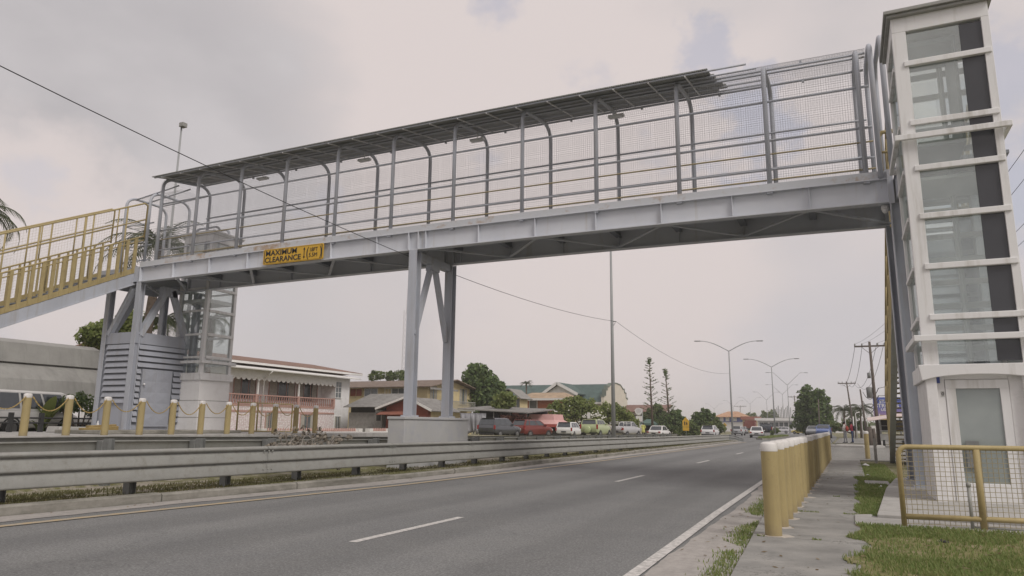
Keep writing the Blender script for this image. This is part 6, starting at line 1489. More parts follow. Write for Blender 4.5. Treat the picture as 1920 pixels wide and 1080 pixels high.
def blobset(seed, n, R_, z0, z1, r0, r1, squash=.8, power=1.):
    rnd = random.Random(seed); o = []
    for i in range(n):
        t_ = (i + .5) / n; z = z0 + (z1 - z0) * t_; rad = R_ * (math.sin(math.pi * (.15 + .8 * t_)) ** power); a = rnd.uniform(0, 6.283); q_ = rad * rnd.uniform(.35, 1) ; r_ = rnd.uniform(r0, r1)
        o.append(((q_ * math.cos(a), q_ * math.sin(a), z), r_, r_, r_ * squash))
    return o
# mango tree behind the yellow house
D = 92; q = at_depth(905, D); zt = at_depth(890, D, 680).z
def PB(u, v, D, r, sq=.85): c = at_depth(u, D, v); return (c, r, r, r * sq)
def rel(base, bl): return [((c - Vector(base)), a, e, f) for c, a, e, f in bl]
base = (q.x, q.y, .1)
bl = [PB(888, 696, D, 1.1), PB(900, 692, D, 1.0), PB(880, 706, D, 1.2), PB(905, 704, D, 1.3), PB(918, 712, D, 1.3), PB(893, 716, D, 1.7), PB(925, 722, D, 1.3), PB(912, 728, D, 1.7), PB(935, 732, D, 1.3), PB(945, 742, D, 1.2), PB(925, 742, D, 1.8), PB(900, 738, D, 1.8), PB(950, 752, D, 1.1), PB(935, 756, D, 1.7), PB(910, 755, D, 2.0), PB(890, 750, D, 1.8), PB(872, 722, D, 1.0)]
tree('mango_tree', 'large dense dark green mango tree behind the yellow houses', 'tree', base, 7, rel(base, bl), 9000, .30, M_LEAF_D, 11, .35)
D = 76; q = at_depth(946, D); base = (q.x, q.y, .2)
bl = [PB(u, v, D, r, .7) for u, v, r in ((935, 748, .6), (950, 742, .7), (960, 747, .6), (943, 755, .6), (957, 757, .65), (935, 762, .5), (950, 765, .45), (925, 758, .4))]
tree('papaya_tree', 'small yellow-green papaya-like tree in front of the pale yellow house', 'tree', base, 3.2, rel(base, bl), 1500, .22, M_LEAF_B, 12, .09)
# red-leafed shrub behind cars
D = 69; q = at_depth(965, D); base = (q.x, q.y, .2); bl = [PB(u, v, D, r) for u, v, r in ((955, 785, .45), (968, 782, .5), (980, 784, .45), (945, 784, .4), (990, 788, .4))]
tree('red_shrub', 'dark red leafed shrub behind the charcoal and red cars', 'shrub', base, 1.6, rel(base, bl), 900, .14, leafmat('red_leaf', (.06, .025, .02), (.11, .04, .03), (.15, .075, .04)), 13, .05)
# hedge with white flowers
D = 88; q = at_depth(1085, D); base = (q.x, q.y, .1)
bl = [PB(u, v, D, r, .75) for u, v, r in ((1040, 766, 1.1), (1055, 760, 1.2), (1070, 756, 1.2), (1086, 757, 1.2), (1100, 762, 1.3), (1112, 770, 1.2), (1075, 770, 1.4), (1050, 778, 1.2), (1090, 778, 1.3), (1035, 782, .9), (1065, 785, 1.2), (1110, 785, 1.1))]
tree('frangipani_tree', 'spreading light green frangipani tree with white blossom behind the parked cars', 'tree', base, 3, rel(base, bl), 5200, .22, M_LEAF_B, 14, .14)
b = MB(); rnd = random.Random(4)
for u, v, k in ((1095, 781, 10), (1112, 779, 14), (1121, 777, 16), (1130, 783, 12), (1040, 771, 4), (1050, 784, 6), (1066, 764, 2), (1085, 790, 4)):
    for _ in range(k):
        c = at_depth(u + rnd.gauss(0, 3.5), D - 2.6, v + rnd.gauss(0, 2.6)); b.ball(c, .09, .09, .07, 6, 4)
fr_ = [o for o in bpy.data.objects if o.name == 'frangipani_tree'][0]; b.build('blossom', paint('white_blossom', (.74, .73, .68), .7), fr_)
D = 92; q = at_depth(1150, D); base = (q.x, q.y, .1); bl = [PB(u, v, D, r, .8) for u, v, r in ((1125, 770, 1.0), (1140, 768, 1.1), (1155, 770, 1.1), (1168, 777, 1.1), (1180, 786, 1.0), (1188, 795, .9), (1150, 783, 1.4), (1170, 792, 1.2), (1130, 785, 1.2))]
tree('garden_hedge', 'rounded bright green hedge sloping down right of the frangipani tree', 'hedge', base, 2.4, rel(base, bl), 5200, .20, M_LEAF_B, 15, .1)
# two sparse columnar pines
def pine(label, u0, u1, vt, D, seed, dens):
    q = at_depth(u0, D); t_ = at_depth(u1, D, vt); base = Vector((q.x, q.y, 0)); top = Vector((t_.x, t_.y, t_.z)); rnd = random.Random(seed)
    T = thing('columnar_pine', label, 'tree', base, 0, 'sparse columnar pines'); b = MB(); b.tube([base, base.lerp(top, .5), top], [.22, .13, .03], 7); lf = MB()
    k = 0; z = .22
    while z < .985:
        c = base.lerp(top, z); Lb = (2.3 * (1 - z) ** .8 + .55) * dens[0] * rnd.uniform(.8, 1.1)
        for j in range(4):
            if rnd.random() < .34: continue
            a = rnd.uniform(0, 6.28); d = Vector((math.cos(a), math.sin(a), .38)); e = c + d * Lb * rnd.uniform(.7, 1.05); b.tube([c, c.lerp(e, .5) - Vector((0, 0, .05)), e], [.035, .025, .012], 4, cap=False)
            for _ in range(dens[1]):
                p = c.lerp(e, rnd.uniform(.45, 1.03)); leaves(lf, [(p, .14, .14, .10)], 6, .075, rnd, .2)
        z += rnd.uniform(.018, .042)
    leaves(lf, [(top - Vector((0, 0, .5)), .3, .3, .65)], 110, .14, rnd, .2)
    b.build('trunk', M_BARK, T); lf.build('crown', M_LEAF_D, T, fix=False)
pine('taller sparse columnar pine behind the parked white saloon', 1224, 1217, 670, 105, 21, (.78, 5)); pine('shorter thinner columnar pine right of the taller one', 1257, 1247, 692, 108, 22, (.70, 4))
def bush(label, lst, D, n, size, mat, seed, name='shrub', cat='shrub', h=2.):
    u0 = sum(l[0] for l in lst) / len(lst); q = at_depth(u0, D); base = (q.x, q.y, 0.); return tree(name, label, cat, base, h, rel(base, [PB(u, v, D, r, .85) for u, v, r in lst]), n, size, mat, seed, .12)
bush('dark bushy tree at the foot of the taller pine', [(1222, 775, 1.0), (1232, 765, .9), (1215, 783, .9), (1240, 780, 1.2), (1228, 790, 1.2)], 112, 2600, .24, M_LEAF_D, 31)
bush('dark green leafy clump below the thinner pine', [(1255, 785, 1.2), (1266, 778, 1.1), (1274, 790, 1.1), (1250, 797, 1.2), (1266, 802, 1.1), (1278, 806, .8)], 108, 3000, .24, M_LEAF_D, 32)
bush('mid green shrubs behind the school sign', [(1282, 806, .8), (1296, 800, 1.0), (1304, 808, .9), (1290, 814, .8), (1270, 812, .7)], 104, 2200, .20, M_LEAF, 33)
bush('feathery dark palm clump right of the school sign', [(1312, 782, 1.0), (1324, 776, 1.0), (1306, 790, 1.0), (1334, 784, .9), (1320, 795, 1.3)], 112, 2800, .26, M_LEAF_D, 34)
bush('dense rounded green shrub above the white estate on the far lanes', [(1330, 800, 1.0), (1342, 797, 1.0), (1352, 803, .9), (1320, 805, .9), (1340, 807, 1.0)], 110, 2600, .20, M_LEAF, 35)
for k, (u, D, lst, n, lab) in enumerate(((1408, 260, ((1402, 785, 2.4), (1412, 783, 2.2), (1395, 787, 2.)), 700, 'distant round green tree between blue house and shopfront'), (1443, 240, ((1436, 782, 2.4), (1444, 778, 2.3), (1450, 782, 2.3), (1440, 786, 2.5)), 800, 'distant round tree above the white building roof'))):
    bush(lab, lst, D, n, .55, M_LEAF, 40 + k, 'distant_tree', 'tree', 5)
b = None
bush('small dark shrub on the tip of the median island under a lamp', [(1450, 812, .5), (1455, 806, .45), (1448, 818, .4)], 101, 500, .16, M_LEAF, 47)
# big dark trees on the right
def dark(label, lst, D, n, seed): return bush(label, lst, D, n, .30, M_LEAF_D, seed, 'dark_tree', 'tree', 7)
dark('tall dark tree with a pointed top, left of the right-hand pair', [(1512, 728, .8), (1508, 738, 1.0), (1516, 742, 1.1), (1506, 750, 1.1), (1502, 760, 1.2), (1518, 756, 1.4), (1508, 770, 1.7), (1500, 780, 1.4), (1515, 784, 1.9), (1504, 796, 1.7), (1518, 800, 1.9)], 118, 4300, 51)
dark('broad dark tree behind the oncoming blue car', [(1534, 736, .9), (1538, 744, 1.1), (1528, 748, 1.1), (1545, 752, 1.0), (1532, 762, 1.7), (1546, 768, 1.3), (1538, 780, 1.9), (1528, 790, 1.8), (1547, 788, 1.5), (1540, 800, 1.9)], 116, 4300, 52)
bush('lower green bushes right of the dark trees', [(1556, 795, .9), (1552, 803, .9), (1562, 802, .8)], 112, 1400, .22, M_LEAF, 53)
# background line of far trees, one mass
b = MB(); rnd = random.Random(77)
for i in range(150):
    x = -260 + 330 * i / 149 + rnd.uniform(-1, 1); y = 330 + rnd.uniform(-20, 40); r_ = rnd.uniform(2.2, 4.2); leaves(b, [(Vector((x, y, r_ * .55)), r_ * 1.3, r_, r_ * .95)], 70, 1.0, rnd, .5)
b.build('far_treeline', M_LEAF, kind='stuff', fix=False)
# palms
def palm(label, base, h, lean, nf, fl, seed, mat=M_PALM, droop=1., tr=.16, group=None, up0=.15):
    rnd = random.Random(seed); T = thing('coconut_palm', label, 'palm tree', base, 0, group); B_ = Vector(base); top = B_ + Vector((lean[0], lean[1], h))
    b = MB(); b.tube([B_, B_ + Vector((lean[0] * .3, lean[1] * .3, h * .4)), B_ + Vector((lean[0] * .7, lean[1] * .7, h * .75)), top], [tr * 1.4, tr * 1.05, tr * .9, tr * .8], 8); b.build('trunk', M_BARK, T)
    b = MB()
    for i in range(nf):
        a = i * 2.399 + rnd.uniform(-.2, .2); el = up0 + (1.25 - up0) * ((i + .5) / nf) ** .8; el = 1.25 - el + up0 - .25
        d = Vector((math.cos(a), math.sin(a), 0)); p = top.copy(); ang = el + .35; L_ = fl * rnd.uniform(.85, 1.1); pts = [p.copy()]; n = 9
        for k in range(n):
            ang -= droop * .19 * rnd.uniform(.8, 1.2); p = p + (d * math.cos(ang) + Vector((0, 0, math.sin(ang)))) * L_ / n; pts.append(p.copy())
        b.tube(pts, [.03] * 4 + [.02] * 3 + [.01] * (len(pts) - 7), 4, cap=False); side = d.cross(Vector((0, 0, 1)))
        m_ = 26
        for k in range(2, m_):
            t_ = k / m_ * n; i0 = min(int(t_), n - 1); q_ = pts[i0].lerp(pts[i0 + 1], t_ - i0); tg = (pts[i0 + 1] - pts[i0]).normalized(); ll = fl * .24 * math.sin(math.pi * (k / m_) ** .75 * .93 + .12) * rnd.uniform(.8, 1.15)
            for s_ in (-1, 1):
                dirn = (side * s_ * .8 + tg * .55 + Vector((0, 0, -.35 * droop))).normalized(); e = q_ + dirn * ll; w_ = .035 + .012 * fl / 3; nx_ = tg * w_
                b.add([q_ - nx_ * .4, q_ + nx_, e], [(0, 1, 2)])
    b.build('crown', mat, T, fix=False); return T
q = at_depth(285, 34, 470); palm('shaggy palm tree behind the grey louvred room', (q.x, q.y, .5), q.z - .3, (.3, .2), 26, 3.3, 61, droop=1.1, tr=.22)
c_ = at_depth(300, 35, 590); b = MB(); rnd = random.Random(5)
q = at_depth(300, 35, 600); palm('lower palm clump with drooping fronds behind the louvred room columns', (q.x, q.y, .5), q.z - .6, (.1, .1), 20, 2.3, 62, M_PALM, 1.5, .2)
q = at_depth(395, 37, 610); palm('ragged palm seen through the glass of the far lift', (q.x, q.y, .5), at_depth(395, 37, 600).z - .5, (.1, .0), 9, 1.9, 66, M_PALM, 1.7, .16)
q = at_depth(-52, 30, 400); palm('palm frond tips reaching in at the left frame edge', (q.x, q.y, .5), q.z - .4, (.1, .2), 18, 2.6, 63, droop=1.5)
for k, (u, v, D, fl) in enumerate(((1581, 770, 100, 2.9), (1612, 768, 104, 3.0), (1600, 778, 112, 2.2))):
    q = at_depth(u, D, v); palm(('left coconut palm behind the two people', 'right coconut palm beside the blue billboard', 'small palm between the two coconut palms')[k], (q.x, q.y, 0), q.z, (.1, 0), 22, fl, 64 + k, droop=1.15, group='coconut palms on the right')
bush('low green growth under the coconut palms', [(1570, 800, .8), (1590, 797, .9), (1608, 798, .9), (1622, 800, .8)], 105, 1600, .24, M_LEAF, 68)
q = at_depth(987, 130, 719); palm('small palm top peeking over the green roof', (q.x, q.y, 0), q.z, (0, 0), 14, 1.7, 69)
# trees on the far left
bush('light green leafy tree above the grey awning', [(165, 632, .7), (180, 625, .8), (200, 622, .8), (190, 634, .8), (235, 612, .9), (255, 605, .9), (245, 625, 1.0), (215, 630, .8)], 38, 3600, .16, M_LEAF_B, 71, 'leafy_tree', 'tree', 5)
bush('dusty treetop behind the yellow house roof, left of the radio mast', [(700, 706, .8), (712, 703, .8), (732, 706, 1.0), (748, 704, 1.0), (760, 708, .9), (700, 698, .4)], 105, 2000, .2, M_LEAF, 72, 'leafy_tree', 'tree', 6)
# banana and garden plants under the awning
def banana(label, x, y, z, h, n, seed):
    rnd = random.Random(seed); T = thing('banana_plant', label, 'plant', (x, y, z), 0, 'broad-leaved plants under the awning'); b = MB(); st_ = MB()
    for i in range(n):
        a = rnd.uniform(0, 6.28); d = Vector((math.cos(a), math.sin(a), 0)); L_ = h * rnd.uniform(.7, 1.1); side = d.cross(Vector((0, 0, 1))); w_ = h * .15; p = Vector((x, y, z + h * .12)); ang = R(rnd.uniform(62, 86)); pts = []
        for k in range(7): pts.append(p.copy()); p = p + (d * math.cos(ang) + Vector((0, 0, math.sin(ang)))) * L_ / 6; ang -= .16
        v = []
        for k, q_ in enumerate(pts): ww = w_ * math.sin(math.pi * min(1, (k + .3) / 6.2)) ** .7; v += [q_ - side * ww + Vector((0, 0, ww * .25)), q_, q_ + side * ww + Vector((0, 0, ww * .25))]
        b.add(v, [(i_ * 3 + j, i_ * 3 + j + 1, i_ * 3 + 4 + j, i_ * 3 + 3 + j) for i_ in range(6) for j in range(2)], True); st_.tube([(x, y, z), pts[0], pts[2]], [.05, .04, .02], 6)
    st_.build('stem', M_LEAF, T); b.build('leaf', M_LEAF_B, T, fix=False)
for k, (u, D, h, n, lab) in enumerate(((8, 29.5, 1.5, 5, 'banana plant with broad pale leaves at the left frame edge'), (45, 29, .8, 6, 'low leafy plant between the two banana plants'), (82, 29.5, 1.55, 5, 'banana plant with upright leaves between the first two bollards'), (62, 30.5, .7, 6, 'small broad-leaved plant under the first chain'), (72, 28.5, .6, 5, 'drooping leafy plant by the first visible bollard'))):
    q = at_depth(u, D); banana(lab, q.x, q.y, .85, h, n, 80 + k)
for k, (lst, lab) in enumerate(((((20, 760, .35), (32, 770, .4), (10, 770, .4)), 'dark leafy shrub below the awning at the left edge'), (((72, 752, .4), (88, 758, .4), (60, 760, .3)), 'loose shrub with thin leaves behind the first chain'), (((130, 752, .4), (150, 750, .45), (165, 756, .5), (175, 770, .4), (120, 762, .3)), 'dark shrub against the white car left of the louvred room'), (((100, 800, .3), (112, 795, .3), (85, 803, .25), (60, 802, .25), (20, 803, .3)), 'low ground plants along the black rail'))):
    bush(lab, lst, 30.5, 900, .10, M_LEAF if k != 2 else M_LEAF_D, 90 + k, h=1.2)
T = thing('garden_fence', 'low black pipe fence in front of the garden plants', 'fence', (-25.5, 16, .9)); b = MB()
ya_, yc_ = atX(-10, 793, -26.2).y, atX(176, 790, -26.2).y
for z in (1.25, 1.42): b.tube([(-26.2, ya_, z), (-26.2, yc_, z)], .035, 6)
b.build('rail', M_TRIMB, T); y = ya_ + .5
while y < yc_: b = MB(); b.box(-26.27, -26.13, y - .06, y + .06, .85, 1.6); b.build('post', M_TRIMB, T); y += 1.05
# blocks of debris left of the plant room
T = MB(); q = atX(140, 800, -24.6); T.prism([(q.y - .5, .93), (q.y + 1.2, .93), (q.y + 1.2, 1.12), (q.y - .45, 1.14)], 'x', -25.4, -24.7); T = T.build('concrete_block', M_CONC, loc=(-25, q.y, .93), bevel=.03); tag(T, 'pale concrete slab left of the louvred room', 'slab')
qa, qb = atX(152, 807, -22.6), atX(214, 801, -22.6); b = MB(); b.bar((-22.6, qa.y, 1.03), (-22.5, qb.y, 1.10), .32, .16); b.bar((-22.75, qa.y + .3, 1.15), (-22.7, qb.y + .1, 1.2), .2, .07); T = b.build('timber_baulk', paint('yellowed_timber', (.30, .215, .085), .85, .2, 4), loc=(-22.6, qa.y, .93), bevel=.02); tag(T, 'mustard coloured timber baulk lying before the louvred room', 'timber')
b = MB(); qa, qb = atX(195, 812, -21), atX(460, 812, -21); b.prism([(qa.y, .93), (qb.y, .93), (qb.y, 1.04), (qa.y, 1.05)], 'x', -23.4, -21.2); T = b.build('raised_plinth_pavement', M_KERB, kind='structure', bevel=.02)
# small item: milk-white bottle on slab
b = MB(); q = atX(183, 797, -24.3); b.lathe([(0, .0), (.045, 0), (.045, .14), (.018, .19), (.018, .24), (0, .245)], (q.x, q.y, 1.1), 10); b.lathe([(.0, 0), (0.001, 0)], (q.x, q.y, 1.1), 4); T = b.build('plastic_bottle', M_WHITE, loc=(q.x, q.y, 1.1)); tag(T, 'small white bottle on the slab by the louvred room corner', 'bottle')
# heap of dry branches caught on the guard rail
T = thing('dry_branches', 'heap of dry leafless branches caught between the two guard rails', 'branches', (-12.0, 16.0, .1)); b = MB(); rnd = random.Random(9); lf = MB()
for (u0, sd) in ((548, 1), (595, 2)):
    c = atX(u0, 838, -11.7)
    for i in range(32):
        p = Vector((-11.75 + rnd.gauss(0, .18), c.y + rnd.gauss(0, .34), .72)); pts = [p.copy()]; d = Vector((rnd.gauss(0, .6), rnd.gauss(0, .8), rnd.uniform(.0, .8))).normalized()
        for k in range(5): d = (d + Vector((rnd.gauss(0, .35), rnd.gauss(0, .35), rnd.gauss(-.14, .3)))).normalized(); p = p + d * .12; pts.append(p.copy())
        b.tube(pts, [.022, .02, .017, .014, .011, .006], 4, cap=False)
        b.cur = 1; leaves(b, [(pts[-1], .10, .10, .08)], 3, .075, rnd, .1); b.cur = 0
c = atX(540, 800, -11.7); b.tube([(-11.75, c.y + .1, .6), (-11.7, c.y - .02, .95), (-11.72, c.y - .1, 1.18), (-11.7, c.y + .03, 1.30)], [.014, .012, .009, .004], 5)
b.build('branch', [paint('dry_branch', (.27, .245, .215), .9, .25, 8), paint('dead_leaf', (.24, .21, .17), .9, .3, 6)], T, fix=False)

# ---------------------------------------------------------------- grass
def grass(name, area, n, h, mat, seed, label=None, zf=gz, clump=.0):
    rnd = random.Random(seed); v = []; f = []
    for _ in range(n):
        q_ = area(rnd)
        if q_ is None: continue
        x, y = q_; z = zf(x, y); hh = h * rnd.uniform(.35, 1.25); a = rnd.uniform(0, 6.28); w_ = rnd.uniform(.004, .008) * (1 + y * .035); ln = rnd.uniform(.1, .75) * hh; ca, sa = math.cos(a), math.sin(a)
        b_ = len(v); dx, dy = math.cos(a + 1.57) * ln, math.sin(a + 1.57) * ln
        v += [(x - ca * w_, y - sa * w_, z), (x + ca * w_, y + sa * w_, z), (x + ca * w_ * .6 + dx * .45, y + sa * w_ * .6 + dy * .45, z + hh * .65), (x + dx, y + dy, z + hh)]
        f += [(b_, b_ + 1, b_ + 2), (b_, b_ + 2, b_ + 3)]
    me = bpy.data.meshes.new(name); me.from_pydata(v, [], f); me.materials.append(mat); o = bpy.data.objects.new(name, me); COL.objects.link(o); o['kind'] = 'stuff'; return o
from mathutils import noise as mnoise
def nz(x, y, s_=1.): return mnoise.noise(Vector((x * s_, y * s_, 3.3)))
def a_fore(r_):
    x, y = r_.uniform(-.35, 3.6), r_.uniform(6.6, 11.28)
    e = .0 + .26 * nz(x, y, 1.6) + .14 * nz(x, y, 4) - (.04 if y < 9.5 else .0) + max(0, (y - 10.6)) * .1
    if x < e: return None
    if nz(x, y, 1.1) > .18 - .25 * max(0, .8 - x) and r_.random() < .8: return None
    return x, y
zg = lambda x, y: .05
grass('lawn_grass', a_fore, 60000, .055, M_GRASS, 1, zf=zg)
def a_strip(r_):
    x, y = r_.uniform(-.1, .70), r_.uniform(12.5, 22)
    e = .04 + .14 * nz(x, y, 1.4) + .09 * nz(x, y, 4); mx_ = .30 + max(0, (y - 12.5)) * .065
    if x < e or x > mx_ + .03 or (y > 19.3 and y < 20.65 and x > .24 and x < .8): return None
    return x, y
grass('verge_grass', a_strip, 19000, .055, M_GRASS, 2, zf=lambda x, y: .045)
def a_strip2(r_):
    x, y = r_.uniform(.1, 1.2), r_.uniform(20.6, 31)
    if x < .22 + .16 * nz(x, y, .8) or x > 1.1: return None
    return x, y
grass('verge_grass', a_strip2, 9000, .06, M_GRASS, 3, zf=lambda x, y: .0)
def a_left(r_):
    y = r_.uniform(6.0, 18); x = -1.07 - .045 * min(y - 6.9, 6) + r_.gauss(-.10, .09)
    if nz(x, y, .9) < -.08 or x > -1.06 - .045 * min(y - 6.9, 6): return None
    return x, y
grass('edge_grass', a_left, 5200, .05, M_GRASS, 4, zf=lambda x, y: .0)
def a_med(r_):
    y = 5.5 + 66 * r_.random() ** 1.9; x = kx(y) - .17 - 1.5 * r_.random()
    if nz(x, y, .8) < -.05 and r_.random() < .8: return None
    return x, y
grass('median_grass', a_med, 30000, .05, leafmat('median_grass_blade', (.11, .115, .05), (.17, .165, .075), (.24, .19, .11), .8), 5, zf=lambda x, y: .125)
def a_joint(r_):
    y = random.choice([9.55, 11.07, 14.1, 15.6]) if False else [9.56, 12.6, 15.64][r_.randrange(3)]; x = r_.uniform(-1.2, .2)
    if nz(x, y, 2.) < .1: return None
    return x, y + r_.gauss(0, .012)
grass('joint_grass', a_joint, 1500, .03, M_GRASS, 6, zf=lambda x, y: .045)
def a_island(r_): return r_.uniform(-9.4, -8.1), r_.uniform(86, 114)
grass('island_grass', a_island, 5000, .16, M_GRASS, 7, zf=lambda x, y: .2)
# lawn soil under the foreground grass: a turf sheet with ragged rim
b = MB(); pts = [(.03 + .24 * nz(.1, y, 1.6) + .13 * nz(.1, y, 5), y) for y in [5.5 + .12 * i for i in range(49)]]
v = []
for x, y in pts: v += [(x, y, .0585), (6, y, .0585)]
b.add(v, [(2 * i, 2 * i + 1, 2 * i + 3, 2 * i + 2) for i in range(len(pts) - 1)])
s = NT('turf_soil'); n1 = s.noise(5, 8, .7); n2 = s.noise(30, 4, .7); c = s.ramp(n2, [(.3, (.15, .15, .065)), (.7, (.25, .225, .115))]); c = s.mix(s.ramp(n1, [(.52, (0, 0, 0)), (.66, (.9,) * 3)]), c, (.33, .275, .20)); s.bsdf(c, .95, 0, s.bump(n2, .6, .02), .1)
b.build('lawn_ground', s.m, kind='structure', fix=False)
# litter
def litter(label, c, s_, mat, seed):
    rnd = random.Random(seed); b = MB(); v = [(c[0] + rnd.gauss(0, s_), c[1] + rnd.gauss(0, s_), c[2] + abs(rnd.gauss(0, s_ * .45))) for _ in range(14)]
    me = bpy.data.meshes.new('litter_scrap'); bm_ = bmesh.new()
    for p in v: bm_.verts.new(Vector(p) - Vector(c))
    bmesh.ops.convex_hull(bm_, input=bm_.verts); bm_.to_mesh(me); bm_.free(); me.materials.append(mat); o = bpy.data.objects.new('litter_scrap', me); COL.objects.link(o); o.location = c; return tag(o, label, 'litter', 'scraps of litter on the grass')
for k, (u, v, D_, s_, mt, lab) in enumerate(((1769, 1017, 0, .035, M_DARK, 'crushed dark bottle lying in the foreground grass'), (1650, 914, 0, .05, M_WHITE, 'crumpled white plastic scrap beside the concrete lift pad'), (1624, 873, 0, .05, M_WHITE, 'white scrap of litter near the far end of the grass verge'), (1628, 891, 0, .035, M_WHITE, 'tiny white scrap in the middle of the grass verge'))):
    d = ray(u, v); t_ = (.06 - CAM_H) / d.z; p = Vector((0, 0, CAM_H)) + d * t_; litter(lab, (p.x, p.y, .06), s_, mt, k)

# fallen leaves and straw scattered over verge, gutter and pavement
b = MB(); rnd = random.Random(31)
for _ in range(420):
    t_ = rnd.random()
    if t_ < .45: x, y, z = rnd.uniform(0, 3.2), rnd.uniform(6.9, 11.2), .095
    elif t_ < .62: x, y, z = rnd.uniform(-1.0, .0), rnd.uniform(6.9, 24), .06
    elif t_ < .80: x, y, z = rnd.uniform(-1.85, -1.15), rnd.uniform(6, 24), .016
    else: y = rnd.uniform(5, 26); x, z = kx(y) + abs(rnd.gauss(0, .16)) + .03, .014
    a = rnd.uniform(0, 6.28); l, w_ = rnd.uniform(.015, .045), rnd.uniform(.006, .018); d = Vector((math.cos(a), math.sin(a), rnd.uniform(-.15, .3))); n_ = Vector((-d.y, d.x, rnd.uniform(-.3, .3))); p = Vector((x, y, z))
    b.add([p - d * l, p - n_ * w_, p + d * l, p + n_ * w_], [(0, 1, 2, 3)])
b.build('leaf_litter', leafmat('dry_leaf', (.16, .11, .06), (.24, .18, .10), (.36, .29, .19), .8), kind='stuff', fix=False)
# ---------------------------------------------------------------- people
def person(label, loc, rz, J, bones, mats, fingers=True, hair=None):
    """J: joint -> (x,y,z,radius); bones: (a,b,material index). One continuous skinned surface."""
    T = thing('person', label, 'person', loc, rz, 'people in the street')
    names = list(J); me = bpy.data.meshes.new('figure'); V = [J[n][:3] for n in names]; E = [(names.index(a), names.index(b)) for a, b, _ in bones]; Rr = [J[n][3] for n in names]
    me.from_pydata(V, E, []); o = bpy.data.objects.new('figure', me); COL.objects.link(o)
    sk = o.modifiers.new('skin', 'SKIN'); 
    if not me.skin_vertices: 
        bpy.context.view_layer.objects.active = o; bpy.ops.mesh.customdata_skin_add()
    for i, r_ in enumerate(Rr):
        sv = me.skin_vertices[0].data[i]; k = (r_, r_) if not isinstance(r_, tuple) else r_; sv.radius = k; sv.use_root = names[i] == 'pelvis'
    ss = o.modifiers.new('sub', 'SUBSURF'); ss.levels = 2; ss.render_levels = 2
    dg = bpy.context.evaluated_depsgraph_get(); bm_ = bpy.data.meshes.new_from_object(o.evaluated_get(dg)); bpy.data.objects.remove(o)
    bm_.materials.clear()
    for mm in mats: bm_.materials.append(mm)
    segs = [(Vector(J[a][:3]), Vector(J[b][:3]), k) for a, b, k in bones]
    for p in bm_.polygons:
        c = p.center; best = (9, 0)
        for a, b, k in segs:
            ab = b - a; t_ = max(0, min(1, (c - a).dot(ab) / ab.length_squared)); d = (c - a - ab * t_).length
            if d < best[0]: best = (d, k)
        p.material_index = best[1]; p.use_smooth = True
    bo = bpy.data.objects.new('body', bm_); COL.objects.link(bo); bo.parent = T
    # head details: eyes, nose, ears sit on the head; hair cap
    h = Vector(J['head'][:3]); hd = Vector(J.get('face', (0, 1, 0))[:3]) if 'facing' not in J else Vector((0, 1, 0))
    if hair is not None:
        b = MB(); b.ball((h.x, h.y - .012, h.z + .035), .092, .105, .098, 14, 9); b.build('hair', hair, T, local=True)
    return T
